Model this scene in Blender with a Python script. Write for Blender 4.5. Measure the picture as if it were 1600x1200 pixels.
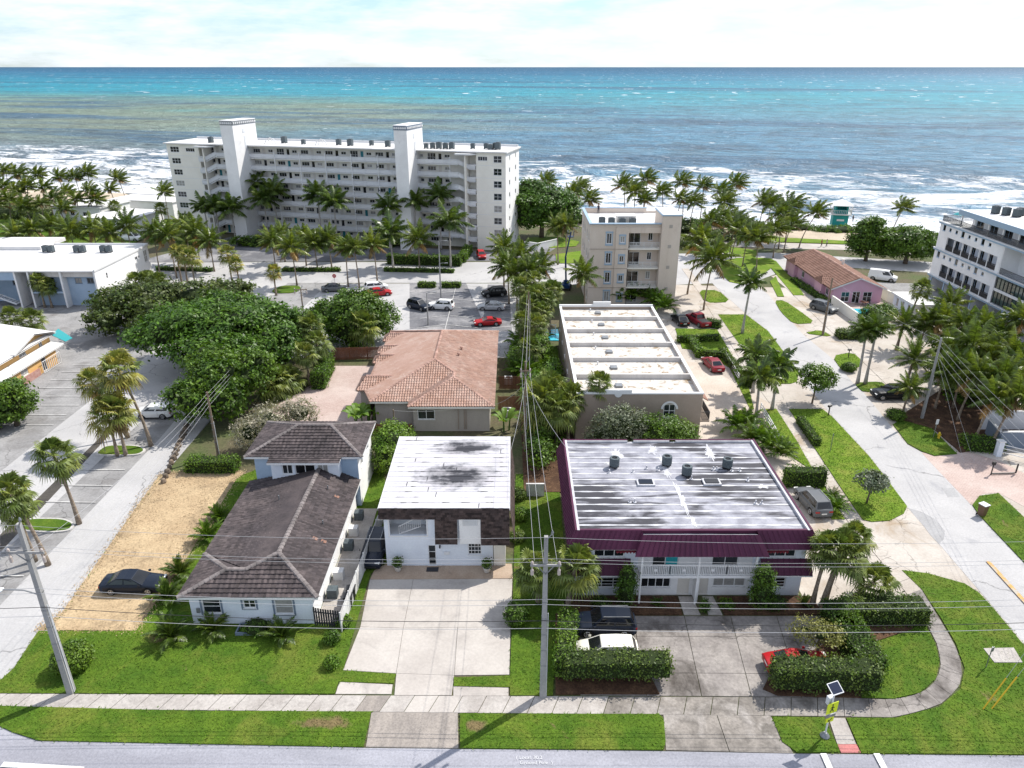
import bpy, bmesh, math, random
import numpy as np
from math import sin, cos, pi, radians, sqrt, atan2, hypot
from mathutils import Vector
from mathutils.geometry import tessellate_polygon

for _o in list(bpy.data.objects):
 bpy.data.objects.remove(_o, do_unlink=True)
scene = bpy.context.scene
C = scene.collection

# ------------------------------------------------------------------ camera
cam_data = bpy.data.cameras.new('drone_camera')
cam_data.sensor_width = 36.0
cam_data.lens = 25.875
cam_data.clip_start = 0.5
cam_data.clip_end = 200000.0
cam = bpy.data.objects.new('drone_camera', cam_data)
cam.location = (0, 0, 39.0)
cam.rotation_euler = (radians(90 - 23.33), 0, 0)
C.objects.link(cam)
scene.camera = cam

# ------------------------------------------------------------------ world, sun, exposure
SUN_AZ = radians(37.0)      # direction to the sun on the ground plane, from +x towards +y
SUN_EL = radians(50.0)
world = bpy.data.worlds.new('World')
scene.world = world
world.use_nodes = True
_nt = world.node_tree
_nt.nodes.clear()
_out = _nt.nodes.new('ShaderNodeOutputWorld')
_bg = _nt.nodes.new('ShaderNodeBackground')
_bg.inputs['Strength'].default_value = 0.12
_sky = _nt.nodes.new('ShaderNodeTexSky')
_sky.sky_type = 'NISHITA'
_sky.sun_disc = False
_sky.sun_elevation = SUN_EL
_sky.sun_rotation = pi / 2 - SUN_AZ
_sky.air_density = 1.0
_sky.dust_density = 0.4
_sky.ozone_density = 2.0
_tc = _nt.nodes.new('ShaderNodeTexCoord')
_mp = _nt.nodes.new('ShaderNodeMapping')
_mp.inputs['Scale'].default_value = (1.0, 1.0, 5.0)
_cl = _nt.nodes.new('ShaderNodeTexNoise')
_cl.inputs['Scale'].default_value = 7.0
_cl.inputs['Detail'].default_value = 7.0
_cl.inputs['Roughness'].default_value = 0.6
_cr = _nt.nodes.new('ShaderNodeValToRGB')
_cr.color_ramp.elements[0].position = 0.36
_cr.color_ramp.elements[0].color = (0.20, 0.20, 0.20, 1)
_cr.color_ramp.elements[1].position = 0.60
_cr.color_ramp.elements[1].color = (0.92, 0.92, 0.92, 1)
_mx = _nt.nodes.new('ShaderNodeMixRGB')
_mx.inputs['Color2'].default_value = (7.4, 7.8, 8.45, 1)     # bright thin cloud
_nt.links.new(_tc.outputs['Generated'], _mp.inputs['Vector'])
_nt.links.new(_mp.outputs['Vector'], _cl.inputs['Vector'])
_nt.links.new(_cl.outputs['Fac'], _cr.inputs['Fac'])
_nt.links.new(_cr.outputs['Color'], _mx.inputs['Fac'])
_ti = _nt.nodes.new('ShaderNodeMixRGB')
_ti.blend_type = 'MULTIPLY'
_ti.inputs['Fac'].default_value = 1.0
_ti.inputs['Color2'].default_value = (0.76, 0.95, 1.2, 1)
_nt.links.new(_sky.outputs['Color'], _ti.inputs['Color1'])
_nt.links.new(_ti.outputs['Color'], _mx.inputs['Color1'])
_nt.links.new(_mx.outputs['Color'], _bg.inputs['Color'])
_nt.links.new(_bg.outputs['Background'], _out.inputs['Surface'])

sun_data = bpy.data.lights.new('sun', 'SUN')
sun_data.energy = 5.0
sun_data.angle = radians(0.53)
sun_data.color = (1.0, 0.955, 0.88)
sun = bpy.data.objects.new('sun', sun_data)
_to = Vector((cos(SUN_AZ) * cos(SUN_EL), sin(SUN_AZ) * cos(SUN_EL), sin(SUN_EL)))
sun.rotation_euler = (-_to).to_track_quat('-Z', 'Y').to_euler()
sun.location = (60, 40, 90)
C.objects.link(sun)

vs = scene.view_settings
vs.view_transform = 'Standard'
vs.look = 'None'
vs.exposure = 0.3
vs.gamma = 1.0
scene.cycles.max_bounces = 6
scene.cycles.diffuse_bounces = 3
scene.cycles.glossy_bounces = 3
scene.cycles.transmission_bounces = 4
scene.cycles.transparent_max_bounces = 8
scene.cycles.caustics_reflective = False
scene.cycles.caustics_refractive = False
scene.cycles.sample_clamp_indirect = 6.0

# ------------------------------------------------------------------ materials
MATS = {}

def _new(name):
 m = bpy.data.materials.new(name)
 m.use_nodes = True
 nt = m.node_tree
 b = nt.nodes['Principled BSDF']
 MATS[name] = m
 return m, nt, b

def _noise(nt, vec, scale, detail=4, rough=0.55, dist=0.0):
 n = nt.nodes.new('ShaderNodeTexNoise')
 n.inputs['Scale'].default_value = scale
 n.inputs['Detail'].default_value = detail
 n.inputs['Roughness'].default_value = rough
 n.inputs['Distortion'].default_value = dist
 nt.links.new(vec, n.inputs['Vector'])
 return n.outputs['Fac']

def _ramp(nt, fac, stops):
 r = nt.nodes.new('ShaderNodeValToRGB')
 e = r.color_ramp.elements
 while len(e) < len(stops):
  e.new(0.5)
 for i, (p, c) in enumerate(stops):
  e[i].position = p
  if not hasattr(c, '__len__'):
   c = (c, c, c)
  e[i].color = (c[0], c[1], c[2], 1)
 nt.links.new(fac, r.inputs['Fac'])
 return r.outputs['Color']

def _mix(nt, a, b, fac, mode='MIX'):
 n = nt.nodes.new('ShaderNodeMixRGB')
 n.blend_type = mode
 for k, v in (('Color1', a), ('Color2', b), ('Fac', fac)):
  if hasattr(v, 'links') or isinstance(v, bpy.types.NodeSocket):
   nt.links.new(v, n.inputs[k])
  elif k == 'Fac':
   n.inputs[k].default_value = v
  else:
   n.inputs[k].default_value = (v[0], v[1], v[2], 1)
 return n.outputs['Color']

def _math(nt, op, a, b=None):
 n = nt.nodes.new('ShaderNodeMath')
 n.operation = op
 for i, v in enumerate((a, b)):
  if v is None:
   continue
  if isinstance(v, bpy.types.NodeSocket):
   nt.links.new(v, n.inputs[i])
  else:
   n.inputs[i].default_value = v
 return n.outputs[0]

def _map(nt, vec, scale=(1, 1, 1), rot=(0, 0, 0), loc=(0, 0, 0)):
 n = nt.nodes.new('ShaderNodeMapping')
 n.inputs['Scale'].default_value = scale
 n.inputs['Rotation'].default_value = rot
 n.inputs['Location'].default_value = loc
 nt.links.new(vec, n.inputs['Vector'])
 return n.outputs['Vector']

def _bump(nt, b, h, strength, dist=0.05):
 n = nt.nodes.new('ShaderNodeBump')
 n.inputs['Strength'].default_value = strength
 n.inputs['Distance'].default_value = dist
 nt.links.new(h, n.inputs['Height'])
 nt.links.new(n.outputs['Normal'], b.inputs['Normal'])

def _pos(nt):
 return nt.nodes.new('ShaderNodeNewGeometry').outputs['Position']

def M(name, c, c2=None, scale=0.6, lo=0.4, hi=0.62, fine=0.18, fscale=9.0, rough=0.85, bump=0.0,
      bscale=14.0, spec=0.3, metal=0.0, isl=0.0, stain=None, sscale=0.25, slo=0.5, shi=0.7,
      stretch=(1, 1, 1), coat=0.0, crack=0.0, cwide=0.012):
 """one procedural surface: two tones, stains, grain, per-piece variation and fine relief"""
 m, nt, b = _new(name)
 P = _pos(nt)
 Ps = _map(nt, P, stretch) if stretch != (1, 1, 1) else P
 col = None
 if c2 is not None:
  f = _ramp(nt, _noise(nt, Ps, scale, 5, 0.6), ((lo, 0.0), (hi, 1.0)))
  col = _mix(nt, c, c2, f)
 if stain is not None:
  f = _ramp(nt, _noise(nt, Ps, sscale, 6, 0.65, 0.6), ((slo, 0.0), (shi, 1.0)))
  col = _mix(nt, col if col is not None else c, stain, f)
 if fine > 0:
  g = _ramp(nt, _noise(nt, P, fscale, 3, 0.7), ((0.3, 1 - fine), (0.7, 1 + fine)))
  col = _mix(nt, col if col is not None else c, g, 1.0, 'MULTIPLY')
 if crack > 0:
  wv = nt.nodes.new('ShaderNodeTexNoise')
  wv.inputs['Scale'].default_value = 0.9
  wv.inputs['Detail'].default_value = 5
  nt.links.new(P, wv.inputs['Vector'])
  vm = nt.nodes.new('ShaderNodeVectorMath')
  vm.operation = 'MULTIPLY_ADD'
  vm.inputs[1].default_value = (1.6, 1.6, 0)
  nt.links.new(wv.outputs['Color'], vm.inputs[0])
  nt.links.new(P, vm.inputs[2])
  vo = nt.nodes.new('ShaderNodeTexVoronoi')
  vo.feature = 'DISTANCE_TO_EDGE'
  vo.inputs['Scale'].default_value = crack
  nt.links.new(vm.outputs[0], vo.inputs['Vector'])
  k = _ramp(nt, vo.outputs['Distance'], ((0.0, 0.45), (cwide, 1.0)))
  gate = _ramp(nt, _noise(nt, P, 0.15, 2), ((0.45, 1.0), (0.55, 0.0)))
  k = _mix(nt, k, (1, 1, 1), gate)
  col = _mix(nt, col if col is not None else c, k, 1.0, 'MULTIPLY')
 if isl > 0:
  ri = nt.nodes.new('ShaderNodeNewGeometry').outputs['Random Per Island']
  g = _ramp(nt, ri, ((0.0, 1 - isl), (1.0, 1 + isl)))
  col = _mix(nt, col if col is not None else c, g, 1.0, 'MULTIPLY')
 if col is None:
  b.inputs['Base Color'].default_value = (c[0], c[1], c[2], 1)
 else:
  nt.links.new(col, b.inputs['Base Color'])
 b.inputs['Roughness'].default_value = rough
 b.inputs['Metallic'].default_value = metal
 b.inputs['Specular IOR Level'].default_value = spec
 if coat:
  b.inputs['Coat Weight'].default_value = coat
  b.inputs['Coat Roughness'].default_value = 0.06
 if bump:
  _bump(nt, b, _noise(nt, P, bscale, 4, 0.6), bump)
 return m

def leafmat(name, c, c2, isl=0.45, scale=0.5, rough=0.5, spec=0.35, trans=0.25, ov=1.0):
 m, nt, b = _new(name)
 P = _pos(nt)
 f = _ramp(nt, _noise(nt, P, scale, 3), ((0.35, 0.0), (0.65, 1.0)))
 col = _mix(nt, c, c2, f)
 ri = nt.nodes.new('ShaderNodeNewGeometry').outputs['Random Per Island']
 g = _ramp(nt, ri, ((0.0, 1 - isl), (1.0, 1 + isl)))
 col = _mix(nt, col, g, 1.0, 'MULTIPLY')
 oi = nt.nodes.new('ShaderNodeObjectInfo').outputs['Random']
 col = _mix(nt, col, _ramp(nt, oi, ((0.0, (1 - .28 * ov, 1 - .22 * ov, 1 - .2 * ov)), (0.7, (1 + .05 * ov, 1 + .05 * ov, 1)), (1.0, (1 + .5 * ov, 1 + .3 * ov, 1)))), 1.0, 'MULTIPLY')
 nt.links.new(col, b.inputs['Base Color'])
 b.inputs['Roughness'].default_value = rough
 b.inputs['Specular IOR Level'].default_value = spec
 if trans > 0:
  t = nt.nodes.new('ShaderNodeBsdfTranslucent')
  tcol = _mix(nt, col, (1.25, 1.3, 0.6), 1.0, 'MULTIPLY')
  nt.links.new(tcol, t.inputs['Color'])
  mx = nt.nodes.new('ShaderNodeMixShader')
  mx.inputs[0].default_value = trans
  nt.links.new(b.outputs[0], mx.inputs[1])
  nt.links.new(t.outputs[0], mx.inputs[2])
  nt.links.new(mx.outputs[0], nt.nodes['Material Output'].inputs['Surface'])
 return m

def plain(name, c, rough=0.6, spec=0.4, metal=0.0, coat=0.0, fine=0.08, fscale=5.0):
 return M(name, c, fine=fine, fscale=fscale, rough=rough, spec=spec, metal=metal, coat=coat)

# ------------------------------------------------------------------ mesh helpers
class MB:
 def __init__(s):
  s.v = []
  s.f = []
 def add(s, v, f):
  n = len(s.v)
  s.v.extend(v)
  s.f.extend([tuple(i + n for i in q) for q in f])
 def quad(s, *p):
  n = len(s.v)
  s.v.extend(p)
  s.f.append(tuple(range(n, n + len(p))))
  return s
 def box(s, x0, x1, y0, y1, z0, z1):
  s.add([(x0, y0, z0), (x1, y0, z0), (x1, y1, z0), (x0, y1, z0), (x0, y0, z1), (x1, y0, z1), (x1, y1, z1), (x0, y1, z1)],
              [(0, 3, 2, 1), (4, 5, 6, 7), (0, 1, 5, 4), (1, 2, 6, 5), (2, 3, 7, 6), (3, 0, 4, 7)])
  return s
 def bar(s, a, b, w, h=None):
  """box beam between two points"""
  h = w if h is None else h
  a = Vector(a); b = Vector(b)
  d = (b - a).normalized()
  up = Vector((0, 0, 1)) if abs(d.z) < 0.95 else Vector((0, 1, 0))
  sd = d.cross(up).normalized() * (w / 2)
  up = sd.cross(d).normalized() * (h / 2)
  v = []
  for p in (a, b):
   for q in (-sd - up, sd - up, sd + up, -sd + up):
    v.append(tuple(p + q))
  s.add(v, [(0, 1, 2, 3), (7, 6, 5, 4), (0, 4, 5, 1), (1, 5, 6, 2), (2, 6, 7, 3), (3, 7, 4, 0)])
  return s
 def tube(s, pts, r, n=6, cap=True):
  pts = [Vector(p) for p in pts]
  k = len(pts)
  rr = r if hasattr(r, '__len__') else [r] * k
  base = len(s.v)
  pu = None
  for i, p in enumerate(pts):
   d = (pts[min(i + 1, k - 1)] - pts[max(i - 1, 0)]).normalized()
   if pu is None:
    pu = Vector((1, 0, 0)) if abs(d.x) < 0.8 else Vector((0, 1, 0))
   sd = d.cross(pu).normalized()
   up = sd.cross(d).normalized()
   pu = up
   for j in range(n):
    a = 2 * pi * j / n
    s.v.append(tuple(p + (sd * cos(a) + up * sin(a)) * rr[i]))
  for i in range(k - 1):
   for j in range(n):
    j2 = (j + 1) % n
    s.f.append((base + i * n + j, base + i * n + j2, base + (i + 1) * n + j2, base + (i + 1) * n + j))
  if cap:
   s.f.append(tuple(base + j for j in range(n))[::-1])
   s.f.append(tuple(base + (k - 1) * n + j for j in range(n)))
  return s
 def cyl(s, x, y, z0, z1, r, n=12, r2=None):
  return s.tube([(x, y, z0), (x, y, z1)], [r, r if r2 is None else r2], n)
 def lathe(s, prof, n=12, cx=0, cy=0):
  base = len(s.v)
  for (r, z) in prof:
   for j in range(n):
    a = 2 * pi * j / n
    s.v.append((cx + r * cos(a), cy + r * sin(a), z))
  for i in range(len(prof) - 1):
   for j in range(n):
    j2 = (j + 1) % n
    s.f.append((base + i * n + j, base + i * n + j2, base + (i + 1) * n + j2, base + (i + 1) * n + j))
  s.f.append(tuple(base + (len(prof) - 1) * n + j for j in range(n)))
  s.f.append(tuple(base + j for j in range(n))[::-1])
  return s
 def prism(s, poly, z0, z1):
  """vertical prism over a plan polygon (may be concave)"""
  n = len(poly)
  if sum(poly[i][0] * poly[(i + 1) % n][1] - poly[(i + 1) % n][0] * poly[i][1] for i in range(n)) < 0:
   poly = poly[::-1]
  base = len(s.v)
  s.v.extend([(p[0], p[1], z1) for p in poly])
  s.v.extend([(p[0], p[1], z0) for p in poly])
  for t in tessellate_polygon([[Vector((p[0], p[1], 0)) for p in poly]]):
   a, b, c = t
   ar = (poly[b][0] - poly[a][0]) * (poly[c][1] - poly[a][1]) - (poly[c][0] - poly[a][0]) * (poly[b][1] - poly[a][1])
   if ar < 0:
    b, c = c, b
   s.f.append((base + a, base + b, base + c))
  for i in range(n):
   j = (i + 1) % n
   s.f.append((base + n + i, base + n + j, base + j, base + i))
  return s
 def mesh(s, name, mat=None, smooth=False):
  me = bpy.data.meshes.new(name)
  me.from_pydata(s.v, [], s.f)
  me.update()
  if smooth:
   me.polygons.foreach_set('use_smooth', [True] * len(me.polygons))
  if mat is not None:
   me.materials.append(MATS[mat] if isinstance(mat, str) else mat)
  return me
 def build(s, name, mat, parent=None, loc=(0, 0, 0), rz=0.0, smooth=False):
  return put(name, s.mesh(name, mat, smooth), parent, loc, rz)

def put(name, me, parent=None, loc=(0, 0, 0), rz=0.0):
 o = bpy.data.objects.new(name, me)
 C.objects.link(o)
 o.location = loc
 if rz:
  o.rotation_euler = (0, 0, rz)
 if parent is not None:
  o.parent = parent
 return o

def np_mesh(name, V, F, mat, smooth=False):
 """fast mesh from numpy arrays; F is an (n,3) or (n,4) index array"""
 me = bpy.data.meshes.new(name)
 k = F.shape[1]
 me.vertices.add(len(V))
 me.vertices.foreach_set('co', np.asarray(V, dtype=np.float32).ravel())
 me.loops.add(F.size)
 me.loops.foreach_set('vertex_index', F.astype(np.int32).ravel())
 me.polygons.add(len(F))
 me.polygons.foreach_set('loop_start', np.arange(0, F.size, k, dtype=np.int32))
 me.polygons.foreach_set('loop_total', np.full(len(F), k, dtype=np.int32))
 if smooth:
  me.polygons.foreach_set('use_smooth', np.ones(len(F), dtype=bool))
 me.update(calc_edges=True)
 me.materials.append(MATS[mat])
 return me

def thing(name, label, cat, loc=(0, 0, 0), rz=0.0, group=None):
 o = bpy.data.objects.new(name, None)
 C.objects.link(o)
 o.empty_display_size = 0.3
 o.location = (loc[0], loc[1], loc[2] if len(loc) > 2 else 0.0)
 o.rotation_euler = (0, 0, rz)
 return tag(o, label, cat, group)

def tag(o, label=None, cat=None, group=None, kind=None):
 if label:
  o['label'] = label
 if cat:
  o['category'] = cat
 if group:
  o['group'] = group
 if kind:
  o['kind'] = kind
 return o

ORD = ['first', 'second', 'third', 'fourth', 'fifth', 'sixth', 'seventh', 'eighth', 'ninth', 'tenth', 'eleventh', 'twelfth',
       'thirteenth', 'fourteenth', 'fifteenth', 'sixteenth', 'seventeenth', 'eighteenth', 'nineteenth', 'twentieth',
       'twenty-first', 'twenty-second', 'twenty-third', 'twenty-fourth', 'twenty-fifth', 'twenty-sixth', 'twenty-seventh',
       'twenty-eighth', 'twenty-ninth', 'thirtieth']

# ------------------------------------------------------------------ ground materials
M('soil', (0.10, 0.085, 0.05), (0.07, 0.09, 0.03), scale=0.15, fine=0.35, fscale=3.0, rough=0.95, bump=0.3)
M('sand', (0.50, 0.42, 0.32), (0.40, 0.33, 0.25), scale=0.08, fine=0.1, fscale=2.0, rough=0.95)
M('road_concrete', (0.42, 0.41, 0.405), (0.36, 0.352, 0.35), scale=0.12, fine=0.10, fscale=6.0, rough=0.9, stain=(0.25, 0.25, 0.265), sscale=0.3, slo=0.56, shi=0.8, crack=0.10, cwide=0.008)
M('front_asphalt', (0.31, 0.31, 0.345), (0.24, 0.24, 0.27), scale=0.35, fine=0.16, fscale=7.0, rough=0.9, stain=(0.17, 0.17, 0.19), sscale=0.5, slo=0.58, shi=0.8, stretch=(0.3, 1, 1), bump=0.15)
M('bay_asphalt', (0.285, 0.278, 0.275), (0.215, 0.21, 0.208), scale=0.3, fine=0.16, fscale=4.0, rough=0.92, stain=(0.16, 0.15, 0.145), sscale=0.3, slo=0.54, shi=0.76, crack=0.16, cwide=0.010)
M('dark_asphalt', (0.17, 0.17, 0.18), (0.10, 0.10, 0.11), scale=0.12, fine=0.2, fscale=2.5, rough=0.92, stain=(0.30, 0.29, 0.29), sscale=0.09, slo=0.5, shi=0.66)
M('dark_strip', (0.055, 0.05, 0.045), (0.09, 0.08, 0.07), scale=0.4, fine=0.3, rough=0.95)
M('walk_concrete', (0.42, 0.39, 0.36), (0.34, 0.31, 0.285), scale=0.5, fine=0.16, fscale=6.0, rough=0.92, isl=0.08, stain=(0.22, 0.20, 0.185), sscale=0.7, slo=0.56, shi=0.74, bump=0.2)
M('dirty_concrete', (0.25, 0.225, 0.20), (0.15, 0.135, 0.12), scale=0.7, fine=0.22, fscale=5.0, rough=0.94, isl=0.1, stain=(0.37, 0.34, 0.315), sscale=0.35, slo=0.5, shi=0.72, bump=0.2)
M('court_concrete', (0.285, 0.26, 0.24), (0.21, 0.19, 0.178), scale=0.6, fine=0.2, fscale=4.0, rough=0.93, isl=0.05, stain=(0.085, 0.074, 0.066), sscale=0.26, slo=0.48, shi=0.66, stretch=(1, 0.8, 1), bump=0.2, crack=0.16, cwide=0.010)
M('drive_concrete', (0.45, 0.415, 0.38), (0.39, 0.355, 0.325), scale=0.25, fine=0.08, fscale=5.0, rough=0.9, isl=0.04, stain=(0.29, 0.265, 0.245), sscale=0.35, slo=0.52, shi=0.74, bump=0.12)
M('apron_concrete', (0.30, 0.265, 0.235), (0.23, 0.205, 0.185), scale=1.2, fine=0.2, fscale=7.0, rough=0.93, isl=0.05, stretch=(1, 0.25, 1), bump=0.25)
M('side_concrete', (0.46, 0.42, 0.375), (0.38, 0.335, 0.29), scale=0.2, fine=0.1, fscale=4.0, rough=0.92, stain=(0.30, 0.225, 0.15), sscale=0.22, slo=0.54, shi=0.72, crack=0.16, cwide=0.010)
M('patio', (0.40, 0.31, 0.235), (0.33, 0.245, 0.18), scale=0.5, fine=0.15, rough=0.9, stain=(0.22, 0.17, 0.13), sscale=0.9, slo=0.58, shi=0.75)
M('gravel', (0.44, 0.33, 0.20), (0.36, 0.26, 0.155), scale=0.25, fine=0.26, fscale=5.5, rough=0.95, bump=0.6, bscale=8.0, stain=(0.26, 0.19, 0.115), sscale=0.35, slo=0.50, shi=0.70)
M('mulch', (0.055, 0.028, 0.016), (0.10, 0.055, 0.03), scale=1.2, fine=0.5, fscale=7.0, rough=0.97, bump=0.6)
def grass_mat(name, c1, c2, dry, bald, blade):
 m, nt, b = _new(name)
 P = _pos(nt)
 col = _mix(nt, c1, c2, _ramp(nt, _noise(nt, P, 0.45, 5, 0.65), ((0.35, 0.0), (0.66, 1.0))))
 col = _mix(nt, col, dry, _ramp(nt, _noise(nt, _map(nt, P, loc=(9, 3, 0)), 0.22, 6, 0.7, 0.5), ((0.50, 0.0), (0.72, 0.85))))
 col = _mix(nt, col, bald, _ramp(nt, _noise(nt, _map(nt, P, loc=(31, 7, 0)), 0.33, 6, 0.7, 0.8), ((0.64, 0.0), (0.71, 0.9))))
 wob = _math(nt, 'MULTIPLY', _math(nt, 'SUBTRACT', _noise(nt, P, 1.1, 5, 0.7), 0.5), 2.2)
 for (bx, by, rx, ry) in ((-12.0, 35.0, 1.9, .55), (-2.3, 34.7, .7, .6), (-26.0, 42.9, 1.3, .7)):      # worn bare spots
  ln = nt.nodes.new('ShaderNodeVectorMath')
  ln.operation = 'LENGTH'
  nt.links.new(_map(nt, P, (1 / rx, 1 / ry, 0), (0, 0, 0), (-bx / rx, -by / ry, 0)), ln.inputs[0])
  col = _mix(nt, col, bald, _ramp(nt, _math(nt, 'ADD', ln.outputs['Value'], wob), ((0.5, 0.9), (1.1, 0.0))))
 if blade:
  ri = nt.nodes.new('ShaderNodeNewGeometry').outputs['Random Per Island']
  col = _mix(nt, col, _ramp(nt, ri, ((0.0, 0.7), (1.0, 1.35))), 1.0, 'MULTIPLY')
 else:
  col = _mix(nt, col, _ramp(nt, _noise(nt, P, 6.0, 3, 0.75), ((0.3, 0.68), (0.7, 1.35))), 1.0, 'MULTIPLY')
  _bump(nt, b, _noise(nt, P, 9.0, 4, 0.6), 0.9)
 nt.links.new(col, b.inputs['Base Color'])
 b.inputs['Roughness'].default_value = 0.9
 b.inputs['Specular IOR Level'].default_value = 0.12
grass_mat('grass_turf', (0.048, 0.10, 0.010), (0.085, 0.14, 0.014), (0.15, 0.165, 0.03), (0.16, 0.115, 0.06), False)
grass_mat('grass_bright', (0.09, 0.16, 0.013), (0.14, 0.215, 0.02), (0.23, 0.24, 0.05), (0.24, 0.19, 0.09), False)
grass_mat('grass_blade', (0.055, 0.12, 0.010), (0.10, 0.17, 0.016), (0.165, 0.185, 0.032), (0.16, 0.12, 0.06), True)
M('white_line', (0.74, 0.74, 0.73), (0.55, 0.55, 0.54), scale=2.0, fine=0.12, rough=0.8)
M('faded_line', (0.52, 0.515, 0.50), (0.36, 0.35, 0.34), scale=1.2, lo=0.38, hi=0.6, fine=0.12, rough=0.85)
M('yellow_line', (0.52, 0.30, 0.10), (0.40, 0.36, 0.30), scale=1.6, lo=0.42, hi=0.58, fine=0.15, rough=0.85)
M('chalk', (0.58, 0.58, 0.59), fine=0.15, rough=0.95)
M('red_pad', (0.45, 0.17, 0.16), (0.38, 0.15, 0.14), fine=0.15, rough=0.9)
M('dune_leaf_base', (0.06, 0.10, 0.014), (0.10, 0.15, 0.02), scale=0.5, fine=0.4, fscale=1.5, rough=0.9)

def paver_mat(name, c1, c2, c3, mortar, sx):
 m, nt, b = _new(name)
 P = _pos(nt)
 br = nt.nodes.new('ShaderNodeTexBrick')
 br.inputs['Scale'].default_value = sx
 br.inputs['Mortar Size'].default_value = 0.03
 br.inputs['Color1'].default_value = (*c1, 1)
 br.inputs['Color2'].default_value = (*c2, 1)
 br.inputs['Mortar'].default_value = (*mortar, 1)
 nt.links.new(P, br.inputs['Vector'])
 f = _ramp(nt, _noise(nt, P, 0.2, 5, 0.6), ((0.42, 0.0), (0.7, 0.7)))
 col = _mix(nt, br.outputs['Color'], c3, f)
 g = _ramp(nt, _noise(nt, P, 6.0, 3, 0.7), ((0.3, 0.86), (0.7, 1.14)))
 col = _mix(nt, col, g, 1.0, 'MULTIPLY')
 nt.links.new(col, b.inputs['Base Color'])
 b.inputs['Roughness'].default_value = 0.9
 _bump(nt, b, br.outputs['Fac'], -0.3, 0.02)

paver_mat('pink_paver', (0.46, 0.35, 0.31), (0.40, 0.295, 0.26), (0.50, 0.42, 0.38), (0.30, 0.23, 0.20), 1.6)
paver_mat('cream_paver', (0.50, 0.43, 0.36), (0.45, 0.385, 0.32), (0.55, 0.49, 0.43), (0.36, 0.30, 0.25), 1.6)

# ------------------------------------------------------------------ terrain: flat town, then a beach falling to the sea
SH = 0.268                     # the shore runs a little askew: s = y + SH * x is the way out to sea
def shore(s, x):
 return s - SH * x

_xs = [-700, -450, -300, -200, -120, -60, 0, 60, 120, 200, 300, 450, 700]
def strip_mesh(rows, mat, name):
 mb = MB()
 n = len(_xs)
 for s, z in rows:
  for x in _xs:
   mb.v.append((x, shore(s, x) if s > -50 else -90.0, z))
 for i in range(len(rows) - 1):
  for j in range(n - 1):
   a = i * n + j
   mb.f.append((a, a + 1, a + n + 1, a + n))
 return tag(mb.build(name, mat), kind='structure')

tag(strip_mesh([(-99, 0), (60, 0), (130, 0), (198, 0)], 'soil', 'ground'), 'flat ground under the whole neighbourhood', 'ground')
tag(strip_mesh([(198, 0), (205, 0.5), (211, 0.3), (221, -1.0), (230, -2.3), (300, -5.0)], 'sand', 'beach'), 'pale sand beach sloping down to the surf', 'beach')

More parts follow.
